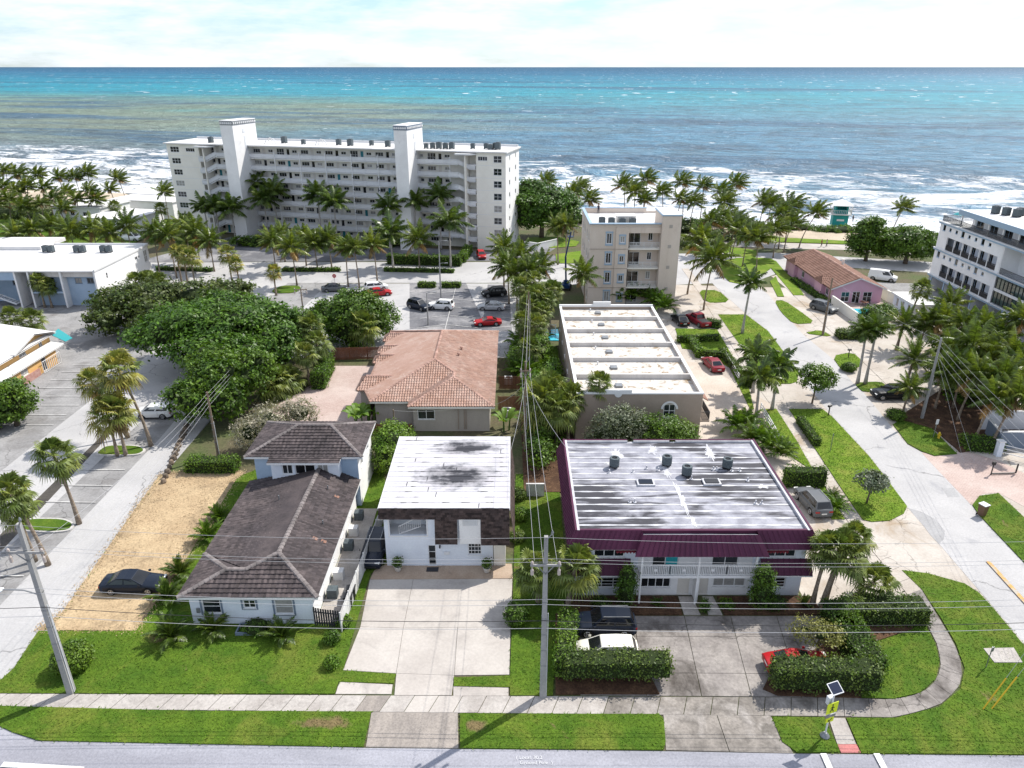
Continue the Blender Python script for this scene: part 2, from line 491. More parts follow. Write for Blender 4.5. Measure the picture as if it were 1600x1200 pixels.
# ------------------------------------------------------------------ sea
def sea_material():
 m, nt, b = _new('sea_water')
 nt.nodes.remove(b)
 P = _pos(nt)
 d = nt.nodes.new('ShaderNodeVectorMath')
 d.operation = 'DOT_PRODUCT'
 d.inputs[1].default_value = (SH, 1.0, 0.0)
 nt.links.new(P, d.inputs[0])
 s0 = d.outputs['Value']
 sx = nt.nodes.new('ShaderNodeSeparateXYZ')
 nt.links.new(P, sx.inputs[0])
 Pr = _map(nt, P, (1, 1, 1), (0, 0, radians(15.0)))      # streaks run along the shore
 def rng(v, a, bb, smooth=True):
  n = nt.nodes.new('ShaderNodeMapRange')
  n.inputs['From Min'].default_value = a
  n.inputs['From Max'].default_value = bb
  if smooth:
   n.interpolation_type = 'SMOOTHSTEP'
  nt.links.new(v, n.inputs['Value'])
  return n.outputs[0]
 big = _noise(nt, _map(nt, Pr, (0.0013, 0.0045, 0.0)), 1.0, 5, 0.6, 0.8)
 lg = _math(nt, 'LOGARITHM', s0, 10.0)
 lg = _math(nt, 'ADD', lg, _math(nt, 'MULTIPLY', _math(nt, 'SUBTRACT', big, 0.5), 0.42))
 t = _math(nt, 'DIVIDE', _math(nt, 'SUBTRACT', lg, 2.3), 2.2)
 # depth tones: silty shallows, olive bar, turquoise flat, deep blue, dark rim
 col = _ramp(nt, t, ((0.0, (0.17, 0.18, 0.17)), (0.10, (0.095, 0.135, 0.16)), (0.18, (0.075, 0.135, 0.17)), (0.25, (0.07, 0.185, 0.20)), (0.30, (0.02, 0.215, 0.235)), (0.36, (0.002, 0.20, 0.26)),
      (0.52, (0.0, 0.135, 0.215)), (0.66, (0.0, 0.085, 0.165)), (0.80, (0.0, 0.062, 0.125)), (1.0, (0.008, 0.06, 0.11))))
 left = _math(nt, 'SUBTRACT', 1.0, rng(_math(nt, 'ADD', sx.outputs[0], _math(nt, 'MULTIPLY', _math(nt, 'SUBTRACT', big, 0.5), 900.0)), -260, 60))
 bar = _math(nt, 'MULTIPLY', rng(s0, 330, 450), _math(nt, 'SUBTRACT', 1.0, rng(s0, 800, 1250)))
 col = _mix(nt, col, (0.135, 0.165, 0.11), _math(nt, 'MULTIPLY', left, _math(nt, 'MULTIPLY', bar, 0.8)))
 side = rng(_math(nt, 'ADD', sx.outputs[0], _math(nt, 'MULTIPLY', _math(nt, 'SUBTRACT', big, 0.5), 700.0)), -160, 120)
 shal = _math(nt, 'SUBTRACT', 1.0, rng(s0, 480, 1500))
 col = _mix(nt, col, (0.035, 0.145, 0.235), _math(nt, 'MULTIPLY', side, _math(nt, 'MULTIPLY', shal, 0.8)))
 pat = _ramp(nt, _noise(nt, _map(nt, Pr, (0.0035, 0.017, 0.0), loc=(3.1, 1.7, 0)), 1.0, 5, 0.62, 0.6), ((0.47, 0.0), (0.60, 0.85)))
 far = rng(s0, 700, 1500)
 col = _mix(nt, col, (0.018, 0.075, 0.135), _math(nt, 'MULTIPLY', pat, _math(nt, 'SUBTRACT', 1.0, far)))
 pat2 = _ramp(nt, _noise(nt, _map(nt, Pr, (0.0006, 0.004, 0.0), loc=(1, 5, 0)), 1.0, 4, 0.6, 0.5), ((0.52, 0.0), (0.62, 0.7)))
 col = _mix(nt, col, (0.0, 0.055, 0.12), _math(nt, 'MULTIPLY', pat2, far))
 # ripples: wave relief; light and dark of the facets also painted into the colour
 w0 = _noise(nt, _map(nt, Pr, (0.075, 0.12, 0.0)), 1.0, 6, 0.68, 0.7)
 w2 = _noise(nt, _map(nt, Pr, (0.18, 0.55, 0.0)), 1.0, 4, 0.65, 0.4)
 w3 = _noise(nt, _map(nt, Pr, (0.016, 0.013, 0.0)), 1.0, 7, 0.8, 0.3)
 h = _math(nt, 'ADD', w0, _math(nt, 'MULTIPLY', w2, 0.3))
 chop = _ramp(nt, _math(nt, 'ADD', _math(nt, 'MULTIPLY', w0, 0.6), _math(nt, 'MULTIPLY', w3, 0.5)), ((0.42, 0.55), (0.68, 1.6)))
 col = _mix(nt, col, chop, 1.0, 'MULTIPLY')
 # foam: broken surf lines near the beach, whitecaps farther out
 sa = _noise(nt, _map(nt, Pr, (0.028, 0.05, 0.0)), 1.0, 5, 0.68, 1.6)
 sb = _noise(nt, _map(nt, Pr, (0.10, 0.28, 0.0)), 1.0, 6, 0.75, 1.2)
 near = _ramp(nt, _math(nt, 'DIVIDE', s0, 1000.0), ((0.222, 0.95), (0.240, 0.66), (0.262, 0.50), (0.290, 0.64), (0.318, 0.46), (0.345, 0.48), (0.372, 0.24), (0.43, 0.0)))
 fs = _math(nt, 'ADD', _math(nt, 'ADD', _math(nt, 'MULTIPLY', sa, 0.95), _math(nt, 'MULTIPLY', sb, 0.75)), _math(nt, 'MULTIPLY', near, 0.62))
 foam = rng(fs, 1.10, 1.27)
 caps = _noise(nt, _map(nt, Pr, (0.05, 0.10, 0.0), loc=(7, 2, 0)), 1.0, 4, 0.62, 0.6)
 c1 = rng(caps, 0.675, 0.72)
 caps2 = _noise(nt, _map(nt, Pr, (0.03, 0.016, 0.0), loc=(2, 9, 0)), 1.0, 3, 0.6, 0.3)
 c2 = _math(nt, 'MULTIPLY', rng(caps2, 0.655, 0.69), far)
 foam = _math(nt, 'MAXIMUM', foam, _math(nt, 'MAXIMUM', c1, c2))
 col = _mix(nt, col, (0.76, 0.77, 0.79), foam)
 bp = nt.nodes.new('ShaderNodeBump')
 bp.inputs['Strength'].default_value = 1.0
 bp.inputs['Distance'].default_value = 5.0
 nt.links.new(h, bp.inputs['Height'])
 df = nt.nodes.new('ShaderNodeBsdfDiffuse')
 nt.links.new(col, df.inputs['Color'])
 nt.links.new(bp.outputs[0], df.inputs['Normal'])
 gl = nt.nodes.new('ShaderNodeBsdfGlossy')
 gl.inputs['Roughness'].default_value = 0.42
 gl.inputs['Color'].default_value = (1, 1, 1, 1)
 nt.links.new(bp.outputs[0], gl.inputs['Normal'])
 mx = nt.nodes.new('ShaderNodeMixShader')
 k = _math(nt, 'MULTIPLY', _math(nt, 'SUBTRACT', 1.0, foam), 0.09)
 nt.links.new(k, mx.inputs[0])
 nt.links.new(df.outputs[0], mx.inputs[1])
 nt.links.new(gl.outputs[0], mx.inputs[2])
 nt.links.new(mx.outputs[0], nt.nodes['Material Output'].inputs['Surface'])

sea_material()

def make_sea():
 rng = np.random.default_rng(5)
 s = np.concatenate([np.arange(219, 420, 1.2), np.geomspace(421, 60000, 60)])
 x = np.concatenate([-np.geomspace(60000, 430, 24), np.arange(-420, 421, 3.5), np.geomspace(430, 60000, 24)])
 S, X = np.meshgrid(s, x, indexing='ij')
 fall = np.clip((420 - S) / 120, 0, 1) * np.clip((500 - np.abs(X)) / 120, 0, 1)
 Z = np.zeros_like(S)
 # rolling breakers with broken crests
 for k, (sp, amp, ln) in enumerate(((262, 0.5, 55), (292, 0.75, 80), (322, 0.9, 100), (352, 0.8, 120), (385, 0.6, 90))):
  ph = sum(np.sin(X / (ln * f) + rng.uniform(0, 6.28)) * a for f, a in ((1.0, 4.5), (0.43, 2.4), (0.19, 1.0)))
  mod = 0.55 + 0.45 * np.sin(X / (ln * 0.55) + rng.uniform(0, 6.28))
  dd = S - sp - ph
  Z += amp * mod * np.where(dd < 0, np.exp(-(dd / 2.0) ** 2), np.exp(-(dd / 6.5) ** 2))
 for k in range(9):
  a = rng.uniform(-0.5, 0.5)
  L = rng.uniform(5, 22)
  Z += 0.012 * L * np.sin((S * cos(a) + X * sin(a)) * 2 * pi / L + rng.uniform(0, 6.28)) * fall
 Z = Z * np.clip((S - 219) / 30, 0, 1) * np.where(S > 421, 0, 1) - 1.9
 V = np.stack([X, S - SH * np.clip(X, -20000, 20000), Z], -1).reshape(-1, 3)
 n = len(x)
 i, j = np.meshgrid(np.arange(len(s) - 1), np.arange(n - 1), indexing='ij')
 a = (i * n + j).ravel()
 F = np.stack([a, a + 1, a + n + 1, a + n], -1)
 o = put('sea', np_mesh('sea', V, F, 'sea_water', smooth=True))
 tag(o, 'turquoise ocean with lines of white surf rolling to the beach', 'ocean', kind='structure')
make_sea()

# ------------------------------------------------------------------ flat areas; most plan points from here on are image pixels cast onto the ground
_zk = [0]
def sheet(name, pts, mat, lift=0.0, label=None, cat=None, parent=None, z=None):
 if z is None:
  _zk[0] += 1
  z = 0.012 + 0.002 * _zk[0] + lift
 mb = MB()
 mb.prism([(p[0], p[1]) for p in pts], -0.02, z)
 o = mb.build(name, mat, parent)
 if parent is None:
  tag(o, label, cat, kind='structure')
 return o, z

def rect(x0, x1, y0, y1):
 return [(x0, y0), (x1, y0), (x1, y1), (x0, y1)]

def rounded(pts, k=2):
 """corner cutting, for soft lawn edges"""
 for _ in range(k):
  q = []
  n = len(pts)
  for i in range(n):
   a, b = pts[i], pts[(i + 1) % n]
   q.append((a[0] * .8 + b[0] * .2, a[1] * .8 + b[1] * .2))
   q.append((a[0] * .2 + b[0] * .8, a[1] * .2 + b[1] * .8))
  pts = q
 return pts

# light concrete aprons under both side streets
sheet('left_forecourt', rect(-100, -36.2, 30, 142), 'bay_asphalt', label='worn grey asphalt forecourt beside the left street', cat='pavement')
sheet('right_forecourt', [(23.3, 45.2), (25.25, 45.18), (31.88, 47.58), (40, 40), (120, 40), (120, 130), (24, 140), (20.5, 64), (23.3, 64)], 'side_concrete', label='pale stained concrete beside the right street', cat='pavement')
sheet('cross_road', [(-260, 140.5), (-260, 156), (26, 157.5), (34, 165), (60, 166), (180, 132), (260, 108), (260, 100), (180, 123), (62, 155), (48, 141.5), (24, 138), (0, 140.5)], 'road_concrete', label='pale concrete road in front of the long white condominium', cat='road')
sheet('front_road', [(-120, 36.3), (-27, 36.2), (-26.5, 34.6), (-9.25, 33.13), (9.53, 32.89), (17.40, 32.71), (31.55, 32.57), (120, 32.0), (120, 5), (-120, 5)], 'front_asphalt', label='grey asphalt road along the bottom edge', cat='road')
sheet('left_street', [(-53.6, 20), (-53.6, 141), (-44.0, 141), (-44.6, 34)] + [(-44.6, 20)], 'road_concrete', label='pale street running away behind the leaning palms on the left', cat='road')
sheet('concrete_lane', [(-32.5, 33), (-34.6, 40), (-34.9, 46), (-36.2, 62), (-36.2, 75), (-37.2, 95), (-41.2, 95), (-40.2, 75), (-40.4, 33)], 'road_concrete', label='pale concrete lane beside the orange gravel lot', cat='road')
sheet('drain_strip', [(-46.42, 55.85), (-47.11, 73.95), (-47.67, 78.85), (-46.57, 78.17), (-46.23, 73.64), (-44.71, 53.17)], 'dark_strip', label='dark narrow strip between the left street and parking bays', cat='pavement')
sheet('right_street', [(36.90, 34.52), (37.32, 38.82), (37.70, 42.41), (37.81, 45.91), (37.88, 50.00), (38.09, 60.49), (38.64, 65.91), (38.97, 70.81), (38.89, 80.60), (39.33, 92.63), (41.14, 111.98), (40.16, 120.99), (39.30, 136.03), (39.16, 148.89), (47.04, 151.51), (47.72, 132.60), (46.37, 115.17), (46.12, 110.13), (46.57, 99.83), (45.71, 89.99), (45.80, 87.48), (44.74, 77.83), (44.34, 73.18), (45.08, 71.39), (44.74, 66.82), (44.52, 60.72), (44.16, 55.95), (43.75, 50.00), (43.61, 42.55)], 'road_concrete', label='pale street running to the beach on the right', cat='road')
M('road_patch', (0.34, 0.335, 0.335), (0.29, 0.285, 0.285), scale=0.3, fine=0.12, fscale=6.0, rough=0.92)
sheet('road_patch', [(38.10, 60.27), (39.06, 59.61), (39.71, 58.31), (39.55, 56.45), (38.79, 55.16), (37.98, 54.48), (37.90, 55.65), (38.07, 57.68)], 'road_patch', label='grey repair patch at the edge of the right street', cat='road')
sheet('road_patch', [(43.25, 63.90), (44.47, 63.90), (44.18, 62.22), (42.98, 62.22)], 'road_patch', label='small square repair patch before the paver entrance', cat='road')
sheet('paver_entrance', [(45.00, 71.25), (50.23, 71.54), (52.40, 69.53), (54.84, 63.05), (52.48, 59.61), (49.39, 60.49), (48.47, 63.05), (46.73, 62.81), (44.45, 60.72), (44.75, 67.08)], 'pink_paver', label='pinkish paver driveway crossing to the white gate on the right', cat='pavement')
sheet('townhouse_court', [(20.5, 66), (33.2, 66), (33.0, 83), (27, 98), (20.5, 100)], 'cream_paver', label='cream paver court beside the stepped townhouse row', cat='pavement')
sheet('paver_driveway', [(-26.32, 96.84), (-17.70, 96.84), (-16.67, 73.95), (-23.92, 73.95), (-30.11, 82.42), (-27.59, 87.89), (-25.78, 92.63)], 'pink_paver', label='pink paver driveway of the terracotta roofed house', cat='pavement')
sheet('parking_lot', [(-38, 100), (0.5, 100), (2, 140), (-36, 140)], 'road_concrete', label='sunny parking lot behind the terracotta roofed house', cat='pavement')
sheet('parking_bays', [(-16.53, 112.60), (-4.13, 112.60), (-9.05, 140.56), (-20.11, 140.56)], 'dark_asphalt', label='dark asphalt parking bays between parked cars', cat='pavement')
sheet('side_parking_bays', [(-4.92, 111.67), (0.00, 111.67), (-0.62, 139.17), (-4.73, 139.17)], 'dark_asphalt', label='dark asphalt bays along the palms', cat='pavement')
sheet('condo_forecourt', [(-82, 157), (14, 158.5), (10, 163), (-70, 183)], 'dark_asphalt', label='dark forecourt in front of the long white condominium', cat='pavement')
sheet('condo_driveway', [(2.87, 162.89), (7.17, 162.89), (10.88, 172.48), (7.92, 181.66)], 'dark_asphalt', label='dark ramp beside the round green tree', cat='pavement')
sheet('van_court', [(68.26, 141.49), (83.45, 139.17), (81.68, 111.05), (81.51, 117.51), (78.91, 128.52), (74.51, 99.83), (70.62, 109.53), (70.79, 128.52)][:2] + [(83.78, 105.18), (72.09, 105.18), (70.59, 130.53)], 'bay_asphalt', label='grey asphalt court under the right white apartment block', cat='pavement')
sheet('gravel_lot', [(-35.68, 43.56), (-34.98, 45.32), (-35.58, 52.80), (-36.22, 60.72), (-36.61, 66.55), (-33.55, 67.21), (-28.49, 66.95), (-28.36, 66.16), (-27.78, 57.99), (-28.09, 53.54), (-28.18, 48.77), (-28.27, 43.49)], 'gravel', label='orange gravel lot with a dark saloon parked on it', cat='gravel')
sheet('promenade', [(51.41, 179.46), (61.78, 176.61), (80.68, 173.84), (99.50, 169.17), (95.49, 161.68), (78.43, 168.52), (59.82, 170.48), (49.75, 173.15)], 'drive_concrete', label='pale promenade behind the beach dune', cat='path')

# ------------------------------------------------------------------ lawns
LAWNS = []
def lawn(pts, label, mat='grass_turf', soft=0, dens=70, name='lawn'):
 if soft:
  pts = rounded(pts, soft)
 o, z = sheet(name, pts, mat, lift=0.035, label=label, cat='lawn')
 if dens:
  LAWNS.append((pts, z, dens))

lawn([(-34.67, 37.46), (-37.27, 37.46), (-35.33, 38.70), (-35.12, 39.71), (-35.59, 43.42), (-28.24, 43.42), (-28.14, 48.69), (-28.05, 53.45), (-28.32, 66.03), (-26.92, 67.48), (-13.46, 67.48), (-10.56, 51.73), (-11.85, 50.34), (-11.87, 39.47), (-8.09, 39.17), (-8.14, 38.30), (-11.96, 38.47), (-11.99, 37.40)], 'front lawn of the dark tiled house with the round bush')
lawn([(-37.95, 36.59), (-33.98, 36.37), (-21.07, 35.95), (-9.26, 35.90), (-9.26, 33.17), (-20.05, 33.41), (-29.82, 33.65), (-31.82, 34.28), (-34.08, 35.23)], 'grass verge at the bottom left with a worn brown patch')
lawn([(-3.40, 35.74), (9.64, 35.69), (9.86, 35.28), (9.65, 33.55), (9.38, 32.94), (-3.23, 33.08)], 'grass verge between the two front driveways')
lawn([(16.96, 35.48), (20.36, 35.43), (20.29, 32.80), (17.65, 32.75), (16.97, 33.55)], 'small grass patch around the crossing sign')
lawn([(21.76, 35.38), (25.01, 35.38), (28.27, 36.27), (30.52, 37.79), (31.91, 39.71), (32.63, 42.15), (33.00, 44.96), (33.23, 48.21), (32.82, 50.68), (34.81, 50.26), (37.12, 48.93), (37.63, 47.73), (37.67, 45.83), (37.52, 42.28), (37.09, 38.47), (36.49, 34.52), (35.49, 32.57), (21.59, 32.71)], 'large corner lawn with utility covers at the lower right')
lawn([(23.35, 37.13), (25.55, 36.96), (27.68, 37.51), (29.38, 38.76), (30.47, 40.31), (31.12, 42.15), (31.50, 44.82), (30.13, 43.56), (26.55, 42.55), (23.99, 38.82)], 'small lawn inside the curved pavement')
lawn([(0.16, 50.60), (0.40, 66.55), (4.79, 66.55), (4.52, 47.58), (3.47, 45.32), (2.76, 37.24), (-0.13, 37.24), (-0.13, 37.96), (-3.99, 38.07), (-4.04, 38.82), (-0.13, 39.00)], 'narrow lawn between the shingled house and the purple roofed building')
lawn([(34.31, 82.42), (38.43, 82.42), (38.75, 80.25), (38.85, 70.52), (38.52, 65.78), (38.09, 60.49), (37.19, 59.28), (35.29, 58.10), (33.52, 57.89), (32.81, 58.31), (33.17, 64.64)], 'bright lawn with a small tree along the right street', 'grass_bright')
lawn([(30.90, 82.42), (32.73, 82.42), (32.25, 73.95), (31.72, 68.42), (31.19, 58.31), (29.99, 58.31), (30.21, 60.72), (31.72, 66.82), (29.57, 72.43)], 'narrow grass strip beside the pavement behind the purple building', 'grass_bright')
lawn([(35.25, 120.27), (39.96, 120.27), (41.04, 111.67), (39.81, 94.46), (38.34, 91.08), (37.25, 90.42), (34.08, 90.42), (34.67, 103.80)], 'bright green lawn with a royal palm beside the street', 'grass_bright')
lawn([(26.42, 112.92), (33.07, 112.60), (31.64, 90.86), (29.95, 82.42), (29.48, 82.42), (30.66, 96.12), (27.74, 102.98), (25.62, 103.80)], 'lawn with clipped hedges beside the townhouse court', 'grass_bright')
lawn([(35.31, 135.16), (39.08, 135.16), (39.47, 127.73), (34.67, 126.94)], 'triangular grass patch beside the cream block', 'grass_bright', 1)
lawn([(47.58, 128.52), (49.32, 128.52), (49.90, 122.06), (50.20, 115.83), (46.37, 115.17), (46.45, 121.70)], 'long grass island in front of the pink house', 'grass_bright', 1)
lawn([(46.34, 110.74), (49.69, 112.29), (50.41, 108.93)], 'small grass triangle around the dark leaning pole', 'grass_bright', 1)
lawn([(46.88, 100.60), (50.55, 102.18), (50.31, 97.33), (45.93, 94.23)], 'grass island with a mailbox and round shrub', 'grass_bright', 1)
lawn([(45.82, 90.64), (49.62, 91.08), (49.76, 89.35), (45.71, 87.28)], 'grass island under two thin palms', 'grass_turf', 1)
lawn([(45.13, 78.17), (48.05, 80.25), (49.33, 79.72), (48.71, 70.96), (46.03, 70.52), (45.15, 71.54), (44.49, 73.34)], 'shaded lawn with a hydrant under the concrete pole', 'grass_turf')
lawn([(44.52, 60.72), (46.14, 62.34), (48.32, 62.81), (48.13, 58.52), (47.07, 51.73), (43.69, 46.81), (43.79, 51.73), (44.17, 58.95)], 'lawn with a brown bin at the right edge', 'grass_turf')
lawn([(55.19, 158.16), (57.56, 158.16), (54.69, 134.73), (54.10, 131.76), (52.20, 131.76)], 'grass strip along the pink house', 'grass_bright', 0, 0)
lawn([(50.94, 141.49), (53.35, 145.35), (50.14, 130.94), (48.96, 130.94)], 'narrow grass strip before the pink house', 'grass_bright', 0, 0)
lawn([(44.42, 157.01), (51.31, 161.68), (58.56, 159.90), (52.93, 148.89), (44.84, 139.17), (42.35, 141.49)], 'grass under the coconut palms near the beach road', 'grass_bright', 1, 0)
lawn([(54.33, 189.35), (62.56, 189.35), (84.63, 183.15), (80.97, 174.52), (62.00, 177.31), (51.53, 178.74)], 'bright grass behind the lifeguard tower', 'grass_bright', 0, 0)
lawn([(50.46, 171.81), (56.78, 167.88), (53.98, 161.08), (47.35, 162.89)], 'small lawn beside the beach path', 'grass_bright', 0, 0)
lawn([(3.96, 181.66), (11.18, 183.15), (16.28, 177.31), (15.11, 172.48), (9.27, 170.48), (4.58, 174.52)], 'lawn under the big round green tree', 'grass_bright', 0, 0)
lawn([(9.82, 164.11), (16.52, 167.88), (15.44, 155.88), (9.65, 155.88)], 'lawn under the coconut palms beside the cream block', 'grass_bright', 0, 0)
lawn([(-61.10, 131.76), (-58.89, 140.09), (-56.84, 139.63), (-57.49, 130.12)], 'grass verge left of the pale path', 'grass_turf', 0, 0)
lawn([(-56.08, 130.12), (-56.05, 139.17), (-51.39, 138.26), (-49.63, 132.60), (-51.34, 129.31)], 'grass verge right of the pale path', 'grass_turf', 0, 0)
lawn([(-45.50, 134.73), (-44.58, 138.26), (-41.36, 138.26), (-40.03, 136.03), (-40.79, 133.44), (-44.27, 133.02)], 'grass island under a coconut palm on the road', 'grass_turf', 1, 0)
lawn([(-120.93, 167.88), (-118.49, 175.91), (-111.24, 164.11), (-116.09, 160.49)], 'grass patch at the far left', 'grass_turf', 0, 0)
lawn([(-140, 160), (-90, 160), (-92, 205), (-150, 222)], 'shaded grass beneath the palms left of the condominium', 'grass_turf', 0, 0)
lawn([(1, 84), (6.8, 84), (6.8, 104), (3, 108), (1, 100)], 'planted strip between the terracotta house and townhouses', 'grass_turf', 0, 0)

def grass_tufts():
 rng = np.random.default_rng(3)
 T = []
 for pts, z, dens in LAWNS:
  P = np.array(pts)
  x0, y0 = P.min(0); x1, y1 = P.max(0)
  n = int((x1 - x0) * (y1 - y0) * dens)
  q = np.stack([rng.uniform(x0, x1, n), rng.uniform(y0, y1, n)], 1)
  ins = np.zeros(n, bool)
  for i in range(len(P)):
   a = P[i]; b = P[(i + 1) % len(P)]
   c = ((a[1] > q[:, 1]) != (b[1] > q[:, 1])) & (q[:, 0] < (b[0] - a[0]) * (q[:, 1] - a[1]) / (b[1] - a[1] + 1e-12) + a[0])
   ins ^= c
  q = q[ins] + rng.normal(0, .09, (ins.sum(), 2))
  T.append(np.concatenate([q, np.full((len(q), 1), z - 0.005)], 1))
 B = np.concatenate(T)
 n = len(B)
 a = rng.uniform(0, 2 * pi, n)
 w = rng.uniform(0.025, 0.06, n)
 h = rng.uniform(0.03, 0.08, n)
 d = np.stack([np.cos(a), np.sin(a), np.zeros(n)], 1)
 tip = B + np.stack([rng.normal(0, 0.09, n), rng.normal(0, 0.09, n), h], 1)
 V = np.stack([B - d * w[:, None], B + d * w[:, None], tip], 1).reshape(-1, 3)
 F = np.arange(3 * n).reshape(-1, 3)
 o = put('grass', np_mesh('grass', V, F, 'grass_blade'))
 tag(o, 'short mown grass blades covering the lawns and verges', 'grass', kind='stuff')

def scatter_pebbles():
 rng = np.random.default_rng(8)
 P = np.array([(-35.68, 43.56), (-34.98, 45.32), (-35.58, 52.80), (-36.22, 60.72), (-36.61, 66.55), (-33.55, 67.21), (-28.49, 66.95), (-28.36, 66.16), (-27.78, 57.99), (-28.09, 53.54), (-28.18, 48.77), (-28.27, 43.49)])
 n = 5200
 e = rng.integers(0, len(P), n)
 f = rng.uniform(0, 1, n)[:, None]
 q = P[e] * (1 - f) + P[(e + 1) % len(P)] * f
 c = P.mean(0)
 q = q + (c - q) * np.abs(rng.normal(0, .35, n))[:, None] * (rng.uniform(0, 1, n) < .45)[:, None] + rng.normal(0, .28, (n, 2))
 r = rng.uniform(.025, .075, n)[:, None]
 B = np.concatenate([q, np.full((n, 1), .085)], 1)
 a = rng.uniform(0, 6.28, n)[:, None]
 k = [B + np.concatenate([np.cos(a + i * 2.094), np.sin(a + i * 2.094), np.zeros_like(a)], 1) * r for i in range(3)]
 V = np.stack(k + [B + np.array([0, 0, 1.0]) * r * .9], 1).reshape(-1, 3)
 i = np.arange(n)[:, None] * 4
 F = np.concatenate([i + np.array([[0, 1, 3]]), i + np.array([[1, 2, 3]]), i + np.array([[2, 0, 3]])])
 tag(put('loose_gravel', np_mesh('loose_gravel', V, F, 'gravel')), 'loose pebbles strewn along the gravel lot edges', 'gravel', kind='stuff')
scatter_pebbles()
LAWNS.append(([(-35.68, 43.56), (-34.98, 45.32), (-35.58, 52.80), (-36.22, 60.72), (-36.61, 66.55), (-36.10, 66.29), (-35.68, 60.49), (-35.04, 52.62), (-34.55, 45.18), (-34.95, 43.56)], .07, 14))
LAWNS.append(([(-28.65, 43.49), (-28.54, 48.77), (-28.54, 53.54), (-28.26, 57.99), (-28.89, 66.16), (-28.36, 66.16), (-27.78, 57.99), (-28.09, 53.54), (-28.18, 48.77), (-28.27, 43.49)], .07, 30))
# planting beds
sheet('planting_bed', [(4.4, 45.2), (13.2, 45.2), (13.2, 47.3), (4.4, 47.3)], 'mulch', 0.04, 'dark red mulch bed left of the purple building entrance', 'bed')
sheet('planting_bed', [(16.4, 45.2), (24, 45.2), (24, 47.3), (16.4, 47.3)], 'mulch', 0.04, 'dark mulch bed right of the purple building entrance', 'bed')
sheet('planting_bed', [(3.37, 45.32), (5.21, 45.32), (4.67, 38.94), (9.67, 38.70), (9.95, 37.35), (2.94, 37.35)], 'mulch', 0.04, 'mulch bed under the box hedge beside the white car', 'bed')
sheet('planting_bed', [(17.73, 38.70), (23.70, 42.55), (25.10, 46.06), (32.13, 46.06), (30.13, 43.56), (25.78, 41.89), (23.43, 37.02), (17.91, 37.24), (17.09, 37.79)], 'mulch', 0.04, 'mulch bed under the hedge beside the red car', 'bed')
sheet('planting_bed', [(46.25, 79.72), (56.24, 88.30), (64.98, 82.42), (59.43, 73.95), (49.22, 71.25), (49.35, 76.83)], 'mulch', 0.03, 'dark shaded bed under the palm grove on the right', 'bed')
sheet('planting_bed', [(1.2, 63), (5, 63), (7, 71), (7, 84), (1, 84)], 'mulch', 0.03, 'shaded bed between the shingled house and the townhouses', 'bed')

# parking court of the purple building, in slabs
def slabs(name, label, cat, mat, quads, z=0.055, gap=0.03):
 root = bpy.data.objects.new(name, None)
 C.objects.link(root)
 tag(root, label, cat, kind='structure')
 for q in quads:
  m = q[4] if len(q) > 4 else mat
  q = q[:4]
  cx = sum(p[0] for p in q) / 4; cy = sum(p[1] for p in q) / 4
  r = []
  for p in q:
   L = hypot(p[0] - cx, p[1] - cy)
   r.append((p[0] + (cx - p[0]) / L * gap, p[1] + (cy - p[1]) / L * gap))
  z1 = z + random.uniform(-0.004, 0.004)
  mb = MB()
  mb.prism(r, -0.02, z1)
  mb.build('slab', m, root)
 return root
random.seed(4)

def grid_quads(p00, p10, p11, p01, us, vs, mat=None):
 def f(u, v):
  return tuple((p00[i] * (1 - u) + p10[i] * u) * (1 - v) + (p01[i] * (1 - u) + p11[i] * u) * v for i in (0, 1))
 out = []
 for a, b in zip(us[:-1], us[1:]):
  for c, d in zip(vs[:-1], vs[1:]):
   q = [f(a, c), f(b, c), f(b, d), f(a, d)]
   out.append(q + [mat] if mat else q)
 return out

slabs('parking_court', 'stained grey concrete parking court in front of the purple building', 'pavement', 'court_concrete',
      grid_quads((4.6, 37.3), (23.2, 37.1), (24.4, 45.1), (4.6, 45.1), [0, .24, .44, .62, .80, 1.0], [0, .26, .72, 1.0]), 0.045)
slabs('driveway_apron', 'grey concrete apron joining the purple building court to the road', 'pavement', 'dirty_concrete',
      grid_quads((9.54, 32.94), (17.40, 32.71), (16.91, 35.59), (9.90, 35.74), [0, .5, 1], [0, 1]), 0.045)
slabs('entry_path', 'short concrete path to the purple building front doors', 'path', 'walk_concrete',
      [[(13.3, 45.2), (14.6, 45.2), (14.4, 47.4), (13.3, 47.4)], [(15.2, 45.2), (16.3, 45.2), (16.1, 47.4), (15.2, 47.4)]], 0.06)

# white house driveway
slabs('driveway', 'broad pale concrete driveway of the shingled flat roofed house', 'driveway', 'drive_concrete', [
 [(-11.49, 43.90), (-8.22, 43.76), (-8.17, 49.59), (-11.76, 49.50)], [(-8.22, 43.76), (-0.10, 43.90), (0.05, 49.59), (-8.17, 49.59)],
 [(-11.88, 39.53), (-8.10, 39.23), (-8.22, 43.76), (-11.49, 43.90)], [(-8.10, 39.23), (-4.02, 39.05), (-4.12, 43.83), (-8.22, 43.76)], [(-4.02, 39.05), (-0.18, 39.11), (-0.10, 43.90), (-4.12, 43.83)],
 [(-7.95, 37.29), (-4.06, 37.29), (-4.02, 39.05), (-8.10, 39.23)],
 [(-11.95, 37.40), (-8.14, 37.40), (-8.18, 38.24), (-11.92, 38.47)], [(-3.97, 37.24), (-0.22, 37.24), (-0.22, 37.96), (-4.04, 38.13)]], 0.05, 0.02)
slabs('driveway_apron', 'weathered concrete apron between pale driveway and road', 'driveway', 'apron_concrete', [[(-9.14, 33.17), (-3.31, 33.08), (-3.54, 35.90), (-9.26, 35.90)]], 0.04)
